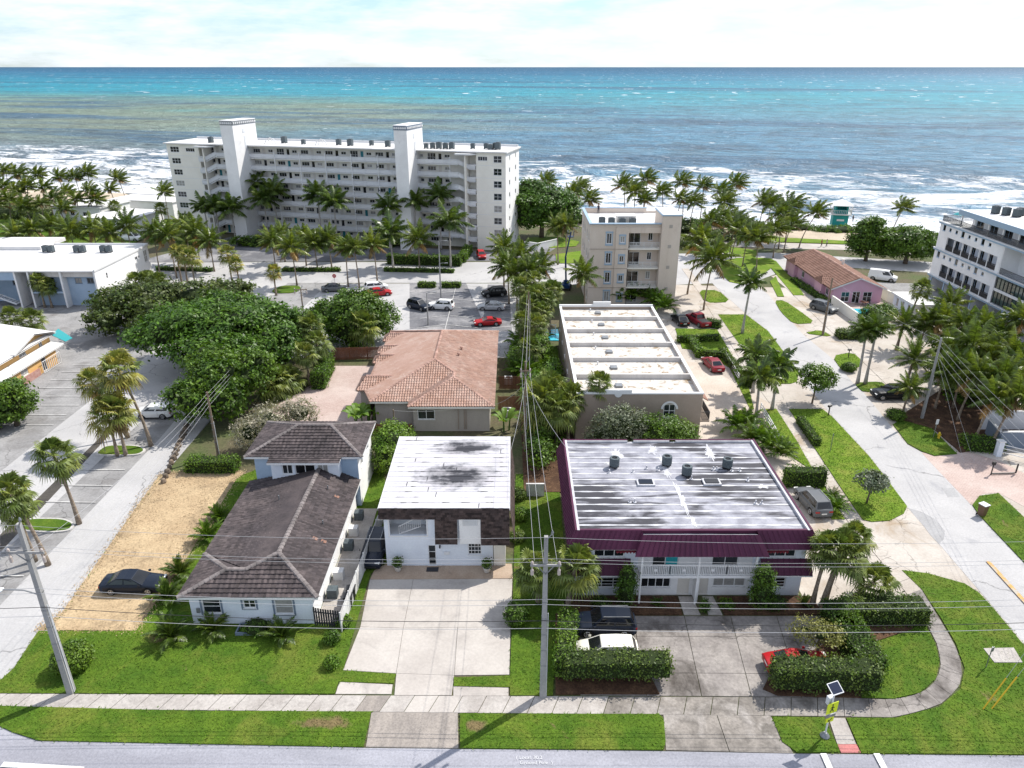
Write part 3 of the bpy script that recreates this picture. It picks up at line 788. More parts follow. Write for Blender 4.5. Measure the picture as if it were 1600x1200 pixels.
slabs('porch_slab', 'tan patio slab before the shingled house front wall', 'patio', 'patio', [[(-11.76, 49.50), (0.11, 49.59), (0.00, 51.55), (-11.49, 51.73)]], 0.09)

# front pavement
def walk_line(x):
 return 37.22 - 0.006 * x, 35.78 - 0.012 * x
q = []
x = -36.0
while x < 22.3:
 L = 1.62 if x < 4 else 1.75
 x2 = min(x + L, 22.75)
 a, b = walk_line(x), walk_line(x2)
 m = 'walk_concrete' if x < 4.6 else 'dirty_concrete'
 if -6.9 < (x + x2) / 2 < -3.2:
  m = 'drive_concrete'
 if -11.5 < x < -8.6:
  m = 'apron_concrete'
 sk = 0.28
 q.append([(x - sk, b[1]), (x2 - sk, b[1]), (x2 + sk, a[0]), (x + sk, a[0]), m])
 x = x2
slabs('pavement', 'pale pavement of concrete slabs along the front road', 'pavement', 'walk_concrete', q, 0.06, 0.03)

def polyslabs(inner, outer, n):
 def res(pl):
  d = [0]
  for a, b in zip(pl[:-1], pl[1:]):
   d.append(d[-1] + hypot(b[0] - a[0], b[1] - a[1]))
  out = []
  for k in range(n + 1):
   t = d[-1] * k / n
   for i in range(len(pl) - 1):
    if t <= d[i + 1] + 1e-9:
     u = (t - d[i]) / (d[i + 1] - d[i])
     out.append((pl[i][0] * (1 - u) + pl[i + 1][0] * u, pl[i][1] * (1 - u) + pl[i + 1][1] * u))
     break
  return out
 I, O = res(inner), res(outer)
 return [[O[k], O[k + 1], I[k + 1], I[k]] for k in range(n)]

slabs('curved_pavement', 'pavement curving around the corner lawn at lower right', 'pavement', 'court_concrete', polyslabs(
 [(22.81, 37.07), (25.53, 36.91), (27.74, 37.46), (29.44, 38.70), (30.57, 40.31), (31.25, 42.22), (31.67, 44.96), (31.78, 47.58)],
 [(22.13, 35.48), (25.03, 35.43), (28.29, 36.37), (30.47, 37.85), (31.82, 39.71), (32.51, 42.02), (32.84, 44.75), (33.23, 48.21)], 15), 0.065, 0.02)
slabs('side_pavement', 'straight pavement between two lawns along the right street', 'pavement', 'side_concrete', polyslabs(
 [(31.78, 47.58), (31.66, 51.55), (31.31, 58.31), (31.84, 68.56), (32.42, 81.50), (32.57, 91.08), (33.89, 114.20), (35.11, 134.30), (35.62, 151.51)],
 [(33.23, 48.21), (32.85, 50.85), (32.81, 58.31), (33.22, 68.97), (34.23, 81.50), (34.12, 91.08), (35.57, 114.20), (36.68, 134.30), (37.10, 151.51)], 70), 0.062, 0.02)
slabs('far_side_pavement', 'pavement on the far side of the right street', 'pavement', 'side_concrete', polyslabs(
 [(52.44, 145.35), (52.48, 136.03), (51.05, 111.05), (50.28, 95.64), (49.77, 87.07), (49.95, 79.72), (49.10, 71.54)],
 [(53.81, 146.35), (54.07, 136.03), (52.58, 111.05), (51.72, 95.64), (51.47, 87.48), (51.34, 79.72), (50.43, 72.13)], 40), 0.062, 0.02)
slabs('crossing_ramp', 'short concrete ramp from pavement to crossing', 'path', 'walk_concrete', [[(20.35, 33.36), (21.56, 33.36), (21.70, 35.43), (20.61, 35.43)]], 0.055)
sheet('tactile_pad', [(20.35, 32.75), (21.57, 32.75), (21.56, 33.36), (20.35, 33.36)], 'red_pad', label='faded red tactile pad at the crossing ramp', cat='tactile pad', z=0.06)
slabs('lawn_path', 'pale path between two grass verges on the left', 'path', 'walk_concrete', polyslabs([(-58.29, 124.65), (-57.26, 140.09)], [(-56.18, 123.90), (-55.96, 139.63)], 8), 0.06)

# painted lines
def stripe(a, b, w, mat='white_line', z=0.11, label=None, group=None):
 d = Vector((b[0] - a[0], b[1] - a[1])).normalized()
 n = Vector((-d.y, d.x)) * w / 2
 mb = MB()
 mb.quad((a[0] - n.x, a[1] - n.y, z), (b[0] - n.x, b[1] - n.y, z), (b[0] + n.x, b[1] + n.y, z), (a[0] + n.x, a[1] + n.y, z))
 o = mb.build('painted_line', mat)
 tag(o, label or 'white painted bay line on the asphalt', 'painted line', group, 'structure')

for a, b in (((-45.43, 67.48), (-40.66, 67.48)), ((-45.65, 64.39), (-40.40, 64.27)), ((-45.40, 61.29), (-40.48, 61.17)), ((-44.71, 53.17), (-41.24, 53.17)), ((-42.63, 49.92), (-40.61, 49.92))):
 stripe(a, b, 0.12, 'faded_line', group='parking bay lines beside the concrete lane')
for i in range(9):
 y = 78 + i * 2.75
 stripe((-62.5, y), (-54.2, y), 0.12, 'faded_line', group='parking bay lines beside the tan house')
for i in range(8):
 u = i / 7
 y = 103.5 + u * 34
 stripe((-15.5, y), (-11.0, y + 1.6), 0.13, 'faded_line', group='slanted bay lines in the parking lot')
 stripe((-10.6, y + 1.6), (-5.6, y), 0.13, 'faded_line', group='slanted bay lines in the parking lot')
 stripe((-3.2, y), (1.6, y + 1.0), 0.13, 'faded_line', group='slanted bay lines in the parking lot')
stripe((-10.8, 103), (-10.8, 139), 0.13, 'faded_line', group='slanted bay lines in the parking lot')
for k, (a, b) in enumerate((((19.20, 32.66), (19.19, 31.06)), ((22.48, 32.66), (22.48, 31.06)))):
 stripe(a, b, 0.38, label=('left', 'right')[k] + ' white crossing line at the bottom right of the road')
stripe((-30.96, 31.89), (-25.87, 31.54), 0.35, label='white stop line at the bottom left of the road')
stripe((40.77, 51.90), (40.50, 43.56), 0.34, 'yellow_line', label='worn yellow centre line on the right street')
for k, (a, b, w) in enumerate((((34.46, 66.16), (39.06, 59.61), 0.05), ((39.06, 59.61), (39.61, 56.45), 0.07), ((39.61, 56.45), (38.85, 55.26), 0.07))):
 pass

def chalk_text(s, loc, size, rz=0.0):
 cu = bpy.data.curves.new('chalk_writing', 'FONT')
 cu.body = s
 cu.size = size
 o = bpy.data.objects.new('chalk_writing', cu)
 C.objects.link(o)
 dg = bpy.context.evaluated_depsgraph_get()
 me = bpy.data.meshes.new_from_object(o.evaluated_get(dg))
 bpy.data.objects.remove(o, do_unlink=True)
 me.materials.clear()
 me.materials.append(MATS['chalk'])
 p = put('chalk_writing', me, None, (loc[0], loc[1], 0.06), rz)
 return p
tag(chalk_text('( Local: 30.2', (0.24, 32.30), 0.33), 'upper line of white chalk writing on the road', 'writing', kind='structure')
tag(chalk_text('Ground Pole  )', (0.47, 31.94), 0.33), 'lower line of white chalk writing on the road', 'writing', kind='structure')

# ------------------------------------------------------------------ building materials
M('stucco_white', (0.80, 0.79, 0.78), (0.74, 0.73, 0.72), scale=0.4, fine=0.05, rough=0.85, stain=(0.50, 0.48, 0.45), sscale=0.35, slo=0.62, shi=0.85)
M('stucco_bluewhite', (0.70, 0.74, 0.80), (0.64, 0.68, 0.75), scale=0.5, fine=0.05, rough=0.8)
M('stucco_cream', (0.80, 0.77, 0.70), (0.75, 0.715, 0.645), scale=0.3, fine=0.05, rough=0.85)
M('stucco_beige', (0.66, 0.57, 0.49), (0.60, 0.51, 0.43), scale=0.3, fine=0.06, rough=0.85, stain=(0.52, 0.43, 0.36), sscale=0.4, slo=0.56, shi=0.76, stretch=(1, 1, 0.3))
M('stucco_greige', (0.42, 0.38, 0.34), (0.37, 0.335, 0.30), scale=0.4, fine=0.06, rough=0.88, stain=(0.24, 0.21, 0.185), sscale=0.5, slo=0.6, shi=0.8, stretch=(1, 1, 0.3))
M('stucco_taupe', (0.34, 0.275, 0.225), (0.29, 0.235, 0.19), scale=0.4, fine=0.06, rough=0.88)
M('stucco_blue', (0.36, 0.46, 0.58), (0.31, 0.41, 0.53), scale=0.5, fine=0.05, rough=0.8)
M('stucco_tan', (0.62, 0.38, 0.15), (0.55, 0.33, 0.13), scale=0.5, fine=0.06, rough=0.85)
M('stucco_pink', (0.60, 0.36, 0.47), (0.56, 0.33, 0.43), scale=0.5, fine=0.05, rough=0.85)
M('brick_pinkish', (0.34, 0.18, 0.15), (0.40, 0.25, 0.22), scale=2.5, fine=0.25, rough=0.9)
M('trim_white', (0.68, 0.68, 0.68), fine=0.05, rough=0.6)
M('trim_blue', (0.30, 0.40, 0.50), fine=0.05, rough=0.6)
M('trim_slate', (0.16, 0.20, 0.26), fine=0.06, rough=0.6)
M('rail_grey', (0.64, 0.65, 0.67), (0.57, 0.58, 0.60), scale=0.4, fine=0.05, rough=0.7)
M('metal_dark', (0.03, 0.03, 0.033), fine=0.1, rough=0.45)
M('metal_grey', (0.28, 0.29, 0.30), (0.2, 0.21, 0.22), scale=2.0, fine=0.1, rough=0.45, metal=0.5)
M('door_teal', (0.02, 0.20, 0.24), fine=0.05, rough=0.5)
M('door_white', (0.66, 0.62, 0.56), fine=0.05, rough=0.6)
M('curtain', (0.50, 0.47, 0.42), (0.40, 0.38, 0.34), scale=3.0, fine=0.1, rough=0.9)
M('curtain_teal', (0.02, 0.32, 0.36), fine=0.08, rough=0.6)
M('shade_dark', (0.035, 0.035, 0.04), fine=0.1, rough=0.8)
M('roof_white', (0.66, 0.65, 0.64), (0.60, 0.59, 0.58), scale=0.3, fine=0.04, rough=0.8, stain=(0.55, 0.51, 0.45), sscale=0.5, slo=0.62, shi=0.78)
M('parapet_white', (0.60, 0.57, 0.54), (0.52, 0.49, 0.46), scale=0.5, fine=0.06, rough=0.85, stain=(0.42, 0.39, 0.36), sscale=0.8, slo=0.55, shi=0.75, stretch=(1, 1, 0.3))
M('townhouse_roof', (0.56, 0.53, 0.49), (0.48, 0.45, 0.41), scale=0.5, fine=0.05, rough=0.85, stain=(0.26, 0.19, 0.12), sscale=1.1, slo=0.53, shi=0.64)
M('dark_tile', (0.054, 0.044, 0.0455), (0.085, 0.068, 0.067), scale=0.45, fine=0.2, fscale=6.0, rough=0.85, isl=0.36, stain=(0.04, 0.033, 0.034), sscale=0.35, slo=0.5, shi=0.68)
M('dark_cap', (0.19, 0.165, 0.16), (0.12, 0.105, 0.10), scale=1.5, fine=0.2, rough=0.85, isl=0.2)
M('terracotta', (0.33, 0.20, 0.15), (0.38, 0.25, 0.20), scale=0.35, fine=0.12, fscale=5.0, rough=0.8, isl=0.2, stain=(0.43, 0.32, 0.265), sscale=0.9, slo=0.52, shi=0.72)
M('terracotta_cap', (0.30, 0.175, 0.135), (0.42, 0.27, 0.22), scale=1.0, fine=0.15, rough=0.8, isl=0.2)
M('pink_tile', (0.24, 0.135, 0.10), (0.19, 0.10, 0.072), scale=0.6, fine=0.15, rough=0.82, isl=0.22)
M('shingle', (0.070, 0.048, 0.042), (0.05, 0.036, 0.033), scale=1.5, fine=0.2, fscale=8.0, rough=0.9, isl=0.55)
M('purple_metal', (0.088, 0.022, 0.052), (0.070, 0.019, 0.043), scale=0.4, fine=0.05, rough=0.55, spec=0.18, isl=0.12)
M('awning_red', (0.16, 0.018, 0.03), fine=0.1, rough=0.7)
M('fence_white', (0.62, 0.62, 0.61), (0.45, 0.44, 0.43), scale=1.0, fine=0.1, rough=0.75, isl=0.1)
M('fence_wood', (0.20, 0.085, 0.05), (0.14, 0.06, 0.035), scale=1.5, fine=0.25, rough=0.85, isl=0.25, stretch=(1, 1, 0.2))
M('pool_water', (0.03, 0.42, 0.55), (0.05, 0.48, 0.60), scale=1.0, fine=0.05, rough=0.12, spec=0.5)
M('canvas_turquoise', (0.01, 0.24, 0.26), fine=0.05, rough=0.6)
M('teal_paint', (0.012, 0.26, 0.26), (0.01, 0.22, 0.225), scale=0.6, fine=0.05, rough=0.6)

def glass_mat(name, c, rough=0.05):
 m, nt, b = _new(name)
 P = _pos(nt)
 f = _ramp(nt, _noise(nt, P, 0.45, 2), ((0.4, 0.6), (0.65, 1.5)))
 col = _mix(nt, c, f, 1.0, 'MULTIPLY')
 nt.links.new(col, b.inputs['Base Color'])
 b.inputs['Roughness'].default_value = rough
 b.inputs['Specular IOR Level'].default_value = 0.6
 b.inputs['IOR'].default_value = 1.5
glass_mat('glass', (0.022, 0.027, 0.032))
glass_mat('glass_dark', (0.01, 0.011, 0.013))
M('blind', (0.34, 0.33, 0.31), (0.26, 0.255, 0.245), scale=1.5, fine=0.1, rough=0.25, spec=0.5)
_wr = random.Random(77)
glass_mat('glass_green', (0.03, 0.055, 0.045), 0.02)

def membrane(name, base, base2, dark, dark_amt, blobs=None, streak=(0.25, 2.2)):
 """painted roofing felt: pale coating, worn dark lengthwise streaks; BLOBS are old ponding stains (x, y, rx, ry)"""
 m, nt, b = _new(name)
 P = _pos(nt)
 col = _mix(nt, base, base2, _ramp(nt, _noise(nt, P, 0.8, 5), ((0.4, 0.0), (0.65, 1.0))))
 wear = _noise(nt, _map(nt, P, (streak[0], streak[1], 1)), 1.0, 6, 0.62, 0.8)
 wide = _noise(nt, _map(nt, P, (0.11, 0.16, 1), loc=(4.4, 1.3, 0)), 1.0, 4, 0.5, 0.5)
 tot = _math(nt, 'ADD', wear, _math(nt, 'MULTIPLY', wide, 1.0))
 mr = nt.nodes.new('ShaderNodeMapRange')
 mr.inputs['From Min'].default_value = dark_amt[0]
 mr.inputs['From Max'].default_value = dark_amt[1]
 nt.links.new(tot, mr.inputs['Value'])
 col = _mix(nt, col, dark, mr.outputs[0])
 for (bx, by, rx, ry) in (blobs or []):
  v = _map(nt, P, (1 / rx, 1 / ry, 0), (0, 0, 0), (-bx / rx, -by / ry, 0))
  wob = nt.nodes.new('ShaderNodeTexNoise')
  wob.inputs['Scale'].default_value = 0.8
  wob.inputs['Detail'].default_value = 6
  wob.inputs['Roughness'].default_value = 0.65
  nt.links.new(P, wob.inputs['Vector'])
  ln = nt.nodes.new('ShaderNodeVectorMath')
  ln.operation = 'LENGTH'
  nt.links.new(v, ln.inputs[0])
  dd = _math(nt, 'ADD', ln.outputs['Value'], _math(nt, 'MULTIPLY', _math(nt, 'SUBTRACT', wob.outputs['Fac'], 0.5), 1.7))
  dd = _math(nt, 'ADD', dd, _math(nt, 'MULTIPLY', _math(nt, 'SUBTRACT', wear, 0.5), 1.5))
  f = _ramp(nt, dd, ((0.35, 0.97), (1.2, 0.0)))
  col = _mix(nt, col, (0.016, 0.016, 0.022), f)
 g = _ramp(nt, _noise(nt, P, 7.0, 3, 0.7), ((0.3, 0.9), (0.7, 1.1)))
 col = _mix(nt, col, g, 1.0, 'MULTIPLY')
 nt.links.new(col, b.inputs['Base Color'])
 b.inputs['Roughness'].default_value = 0.6
 b.inputs['Specular IOR Level'].default_value = 0.35
 _bump(nt, b, _noise(nt, P, 2.5, 5), 0.25)

# ------------------------------------------------------------------ building kit
_cache = {}
def cached(key, fn):
 if key not in _cache:
  _cache[key] = fn()
 return _cache[key]

def wall_mesh(L, z0, z1, th, holes):
 """wall in its own frame: x along, y inward, with rectangular openings and real reveals"""
 mb = MB()
 xs = sorted({0.0, L} | {h[0] for h in holes} | {h[1] for h in holes})
 zs = sorted({z0, z1} | {h[2] for h in holes} | {h[3] for h in holes})
 def solid(xa, xb, za, zb):
  cx, cz = (xa + xb) / 2, (za + zb) / 2
  return not any(h[0] < cx < h[1] and h[2] < cz < h[3] for h in holes)
 for xa, xb in zip(xs[:-1], xs[1:]):
  for za, zb in zip(zs[:-1], zs[1:]):
   if solid(xa, xb, za, zb):
    mb.quad((xa, 0, za), (xb, 0, za), (xb, 0, zb), (xa, 0, zb))
    mb.quad((xb, th, za), (xa, th, za), (xa, th, zb), (xb, th, zb))
 for h in holes:
  a, b, c, d = h[:4]
  mb.quad((a, 0, c), (a, th, c), (b, th, c), (b, 0, c))
  mb.quad((a, 0, d), (b, 0, d), (b, th, d), (a, th, d))
  mb.quad((a, 0, c), (a, 0, d), (a, th, d), (a, th, c))
  mb.quad((b, 0, c), (b, th, c), (b, th, d), (b, 0, d))
 mb.quad((0, 0, z1), (L, 0, z1), (L, th, z1), (0, th, z1))
 return mb

def frame_mesh(w, h, nx, nz, t, mat):
 def f():
  mb = MB()
  y0, y1 = 0.05, 0.11
  mb.box(0, w, y0, y1, 0, t).box(0, w, y0, y1, h - t, h).box(0, t, y0, y1, t, h - t).box(w - t, w, y0, y1, t, h - t)
  for i in range(1, nx):
   x = w * i / nx
   k = .4 if nx < 4 or w > 2 else .22
   mb.box(x - t * k, x + t * k, y0 + .005, y1 - .005, t, h - t)
  for i in range(1, nz):
   z = h * i / nz
   mb.box(t, w - t, y0 + .01, y1 - .01, z - t * .35, z + t * .35)
  mb.box(-0.05, w + 0.05, -0.05, 0.06, -0.06, -0.002)
  return mb.mesh('window', mat)
 return cached(('frame', round(w, 2), round(h, 2), nx, nz, t, mat), f)

def pane_mesh(w, h, mat):
 def f():
  return MB().box(0, w, 0, 0.012, 0, h).mesh('pane', mat)
 return cached(('pane', round(w, 2), round(h, 2), mat), f)

class Bld:
 """a building thing; parts are given in plan coordinates (world when rz = 0)"""
 def __init__(s, name, label, cat, origin, rz=0.0, group=None, local=False):
  s.root = thing(name, label, cat, (origin[0], origin[1], 0), rz, group)
  s.off = (0, 0, 0) if local else (-origin[0], -origin[1], 0)
 def part(s, name, mb, mat, parent=None, smooth=False, label=None):
  o = mb.build(name, mat, parent or s.root, s.off if parent is None else (0, 0, 0), smooth=smooth)
  if label:
   o['label'] = label
  return o
 def stuff(s, name, mb, mat, parent=None):
  o = s.part(name, mb, mat, parent)
  o['kind'] = 'stuff'
  return o
 def wall(s, p0, p1, z0, z1, mat, wins=(), th=0.2, name='wall'):
  """outer face from p0 to p1, outside on the right hand; wins: (s0, s1, z0, z1, nx, nz, frame, glass)"""
  L = hypot(p1[0] - p0[0], p1[1] - p0[1])
  a = atan2(p1[1] - p0[1], p1[0] - p0[0])
  mb = wall_mesh(L, z0, z1, th, [w[:4] for w in wins])
  o = mb.build(name, mat, s.root, (p0[0] + s.off[0], p0[1] + s.off[1], 0), a)
  for w in wins:
   if len(w) != 9 or w[8] != 'none':
    s.window(p0, a, w)
  return o
 def window(s, p0, a, w):
  s0, s1, z0, z1 = w[:4]
  nx, nz = (w[4], w[5]) if len(w) > 5 else (2, 1)
  fr = w[6] if len(w) > 6 else 'trim_white'
  gl = w[7] if len(w) > 7 else 'glass'
  nm = w[8] if len(w) > 8 else 'window'
  split = w[9] if len(w) > 9 else True
  if gl == 'glass' and _wr.random() < .3:
   gl = _wr.choice(['blind', 'glass_dark', 'blind'])
  W, H = s1 - s0, z1 - z0
  t = 0.085 if min(W, H) > 0.7 else 0.06
  x = p0[0] + cos(a) * s0 + s.off[0]
  y = p0[1] + sin(a) * s0 + s.off[1]
  o = put(nm, frame_mesh(W, H, nx, nz, t, fr), s.root, (x, y, z0), a)
  if split:
   pw, ph = W / nx, H / nz
   me = pane_mesh(pw - 0.02, ph - 0.02, gl)
   for i in range(nx):
    for k in range(nz):
     put('pane', me, o, (i * pw + 0.01, 0.08, k * ph + 0.01))
  else:
   put('pane', pane_mesh(W - 0.04, H - 0.04, gl), o, (0.02, 0.08, 0.02))
  return o
 def box(s, name, mat, x0, x1, y0, y1, z0, z1, parent=None):
  return s.part(name, MB().box(x0, x1, y0, y1, z0, z1), mat, parent)

def clip_poly(poly, axis, val, keep_greater):
 out = []
 n = len(poly)
 for i in range(n):
  a, b = poly[i], poly[(i + 1) % n]
  da = (a[axis] - val) * (1 if keep_greater else -1)
  db = (b[axis] - val) * (1 if keep_greater else -1)
  if da >= 0:
   out.append(a)
  if (da > 0 and db < 0) or (da < 0 and db > 0):
   t = da / (da - db)
   out.append((a[0] + (b[0] - a[0]) * t, a[1] + (b[1] - a[1]) * t))
 return out

def clip_convex(sub, cl):
 """Sutherland-Hodgman: clip polygon SUB by the convex counter-clockwise polygon CL"""
 out = sub
 n = len(cl)
 for i in range(n):
  a, b = cl[i], cl[(i + 1) % n]
  inp, out = out, []
  if not inp:
   return []
  def side(p):
   return (b[0] - a[0]) * (p[1] - a[1]) - (b[1] - a[1]) * (p[0] - a[0])
  for j in range(len(inp)):
   p, q = inp[j], inp[(j + 1) % len(inp)]
   sp, sq = side(p), side(q)
   if sp >= 0:
    out.append(p)
   if (sp > 0 > sq) or (sp < 0 < sq):
    t = sp / (sp - sq)
    out.append((p[0] + (q[0] - p[0]) * t, p[1] + (q[1] - p[1]) * t))
 return out

def tile_field(mb, face, tw, th, step=0.05, barrel=0.0, seg=1, stagger=0.5, jitter=0.0):
 """lay real overlapping tiles on a planar roof face; face[0]->face[1] is the eave, counter-clockwise seen from outside"""
 P = [Vector(p) for p in face]
 u = (P[1] - P[0]).normalized()
 n = None
 for i in range(2, len(P)):
  c = (P[1] - P[0]).cross(P[i] - P[0])
  if c.length > 1e-4:
   n = c.normalized()
   break
 if n.z < 0:
  n = -n
 v = n.cross(u).normalized()
 if v.z < 0:
  v = -v
 uv = [((p - P[0]).dot(u), (p - P[0]).dot(v)) for p in P]
 if sum(uv[i][0] * uv[(i + 1) % len(uv)][1] - uv[(i + 1) % len(uv)][0] * uv[i][1] for i in range(len(uv))) < 0:
  uv = uv[::-1]
 # split a concave outline into convex triangles
 tris = []
 for t in tessellate_polygon([[Vector((a, b, 0)) for a, b in uv]]):
  q = [uv[i] for i in t]
  if (q[1][0] - q[0][0]) * (q[2][1] - q[0][1]) - (q[2][0] - q[0][0]) * (q[1][1] - q[0][1]) < 0:
   q = q[::-1]
  tris.append(q)
 convex = True
 for i in range(len(uv)):
  a, b, c = uv[i], uv[(i + 1) % len(uv)], uv[(i + 2) % len(uv)]
  if (b[0] - a[0]) * (c[1] - b[1]) - (b[1] - a[1]) * (c[0] - b[0]) < -1e-6:
   convex = False
 cells = [uv] if convex else tris
 u0 = min(p[0] for p in uv); u1 = max(p[0] for p in uv); v1 = max(p[1] for p in uv)
 rows = int(math.ceil(v1 / th))
 for r in range(rows):
  va, vb = r * th, (r + 1) * th
  off = (r % 2) * stagger * tw
  c0 = int(math.floor((u0 - off) / tw)); c1 = int(math.ceil((u1 - off) / tw))
  for c in range(c0, c1):
   ua = c * tw + off
   dz = random.uniform(0, jitter) if jitter else 0.0
   for k in range(seg):
    a = ua + tw * k / seg; b = ua + tw * (k + 1) / seg
    for cell in cells:
     q = clip_convex([(a, va), (b, va), (b, vb), (a, vb)], cell)
     if len(q) < 3:
      continue
     base = len(mb.v)
     lip = []
     for (x, y) in q:
      hgt = step * (1 - (y - va) / th) + 0.012 + dz
      if barrel:
       hgt += barrel * sin(pi * min(1, max(0, (x - ua) / tw)))
      w = P[0] + u * x + v * y + n * hgt
      mb.v.append(tuple(w))
      if abs(y - va) < 1e-5:
       lip.append((x, len(mb.v) - 1, w))
     mb.f.append(tuple(range(base, base + len(q))))
     if len(lip) == 2:
      lip.sort()
      i0 = len(mb.v)
      mb.v.append(tuple(lip[0][2] - n * (step + 0.01)))
      mb.v.append(tuple(lip[1][2] - n * (step + 0.01)))
      mb.f.append((i0, i0 + 1, lip[1][1], lip[0][1]))
 return n

def ridge_caps(mb, a, b, L=0.42, w=0.20, h=0.11):
 """a line of overlapping half-round cap tiles"""
 a = Vector(a); b = Vector(b)
 D = (b - a).length
 n = max(1, int(D / L))
 d = (b - a).normalized()
 sd = d.cross(Vector((0, 0, 1))).normalized()
 up = sd.cross(d).normalized()
 for i in range(n):
  p = a + d * (D * i / n)
  q = a + d * (D * (i + 1) / n + 0.05)
  base = len(mb.v)
  for pt, k in ((p, 1.12), (q, 0.9)):
   for j in range(5):
    t = pi * j / 4
    mb.v.append(tuple(pt + sd * (cos(t) * w * k) + up * (sin(t) * h * k + 0.02)))
  for j in range(4):
   mb.f.append((base + j, base + j + 1, base + 5 + j + 1, base + 5 + j))
  mb.f.append(tuple(base + j for j in range(5))[::-1])

def deck(mb, faces, t=0.10):
 """closed thin roof deck under the tile fields"""
 for f in faces:
  mb.quad(*[tuple(p) for p in f])
  mb.quad(*[(p[0], p[1], p[2] - t) for p in f][::-1])
 return mb

def fascia(mb, a, b, h=0.2, t=0.04):
 mb.bar((a[0], a[1], a[2] - h / 2 + 0.02), (b[0], b[1], b[2] - h / 2 + 0.02), t, h)

def railing(mb, pts, h=1.0, step=0.12, z=0.0, r=0.018):
 """balusters with top and bottom rails along plan points"""
 for a, b in zip(pts[:-1], pts[1:]):
  L = hypot(b[0] - a[0], b[1] - a[1])
  mb.bar((a[0], a[1], z + h), (b[0], b[1], z + h), 0.06, 0.05)
  mb.bar((a[0], a[1], z + 0.1), (b[0], b[1], z + 0.1), 0.04, 0.04)
  n = max(1, int(L / step))
  for i in range(n + 1):
   t = i / n
   x, y = a[0] + (b[0] - a[0]) * t, a[1] + (b[1] - a[1]) * t
   mb.box(x - r, x + r, y - r, y + r, z + 0.12, z + h - 0.02)

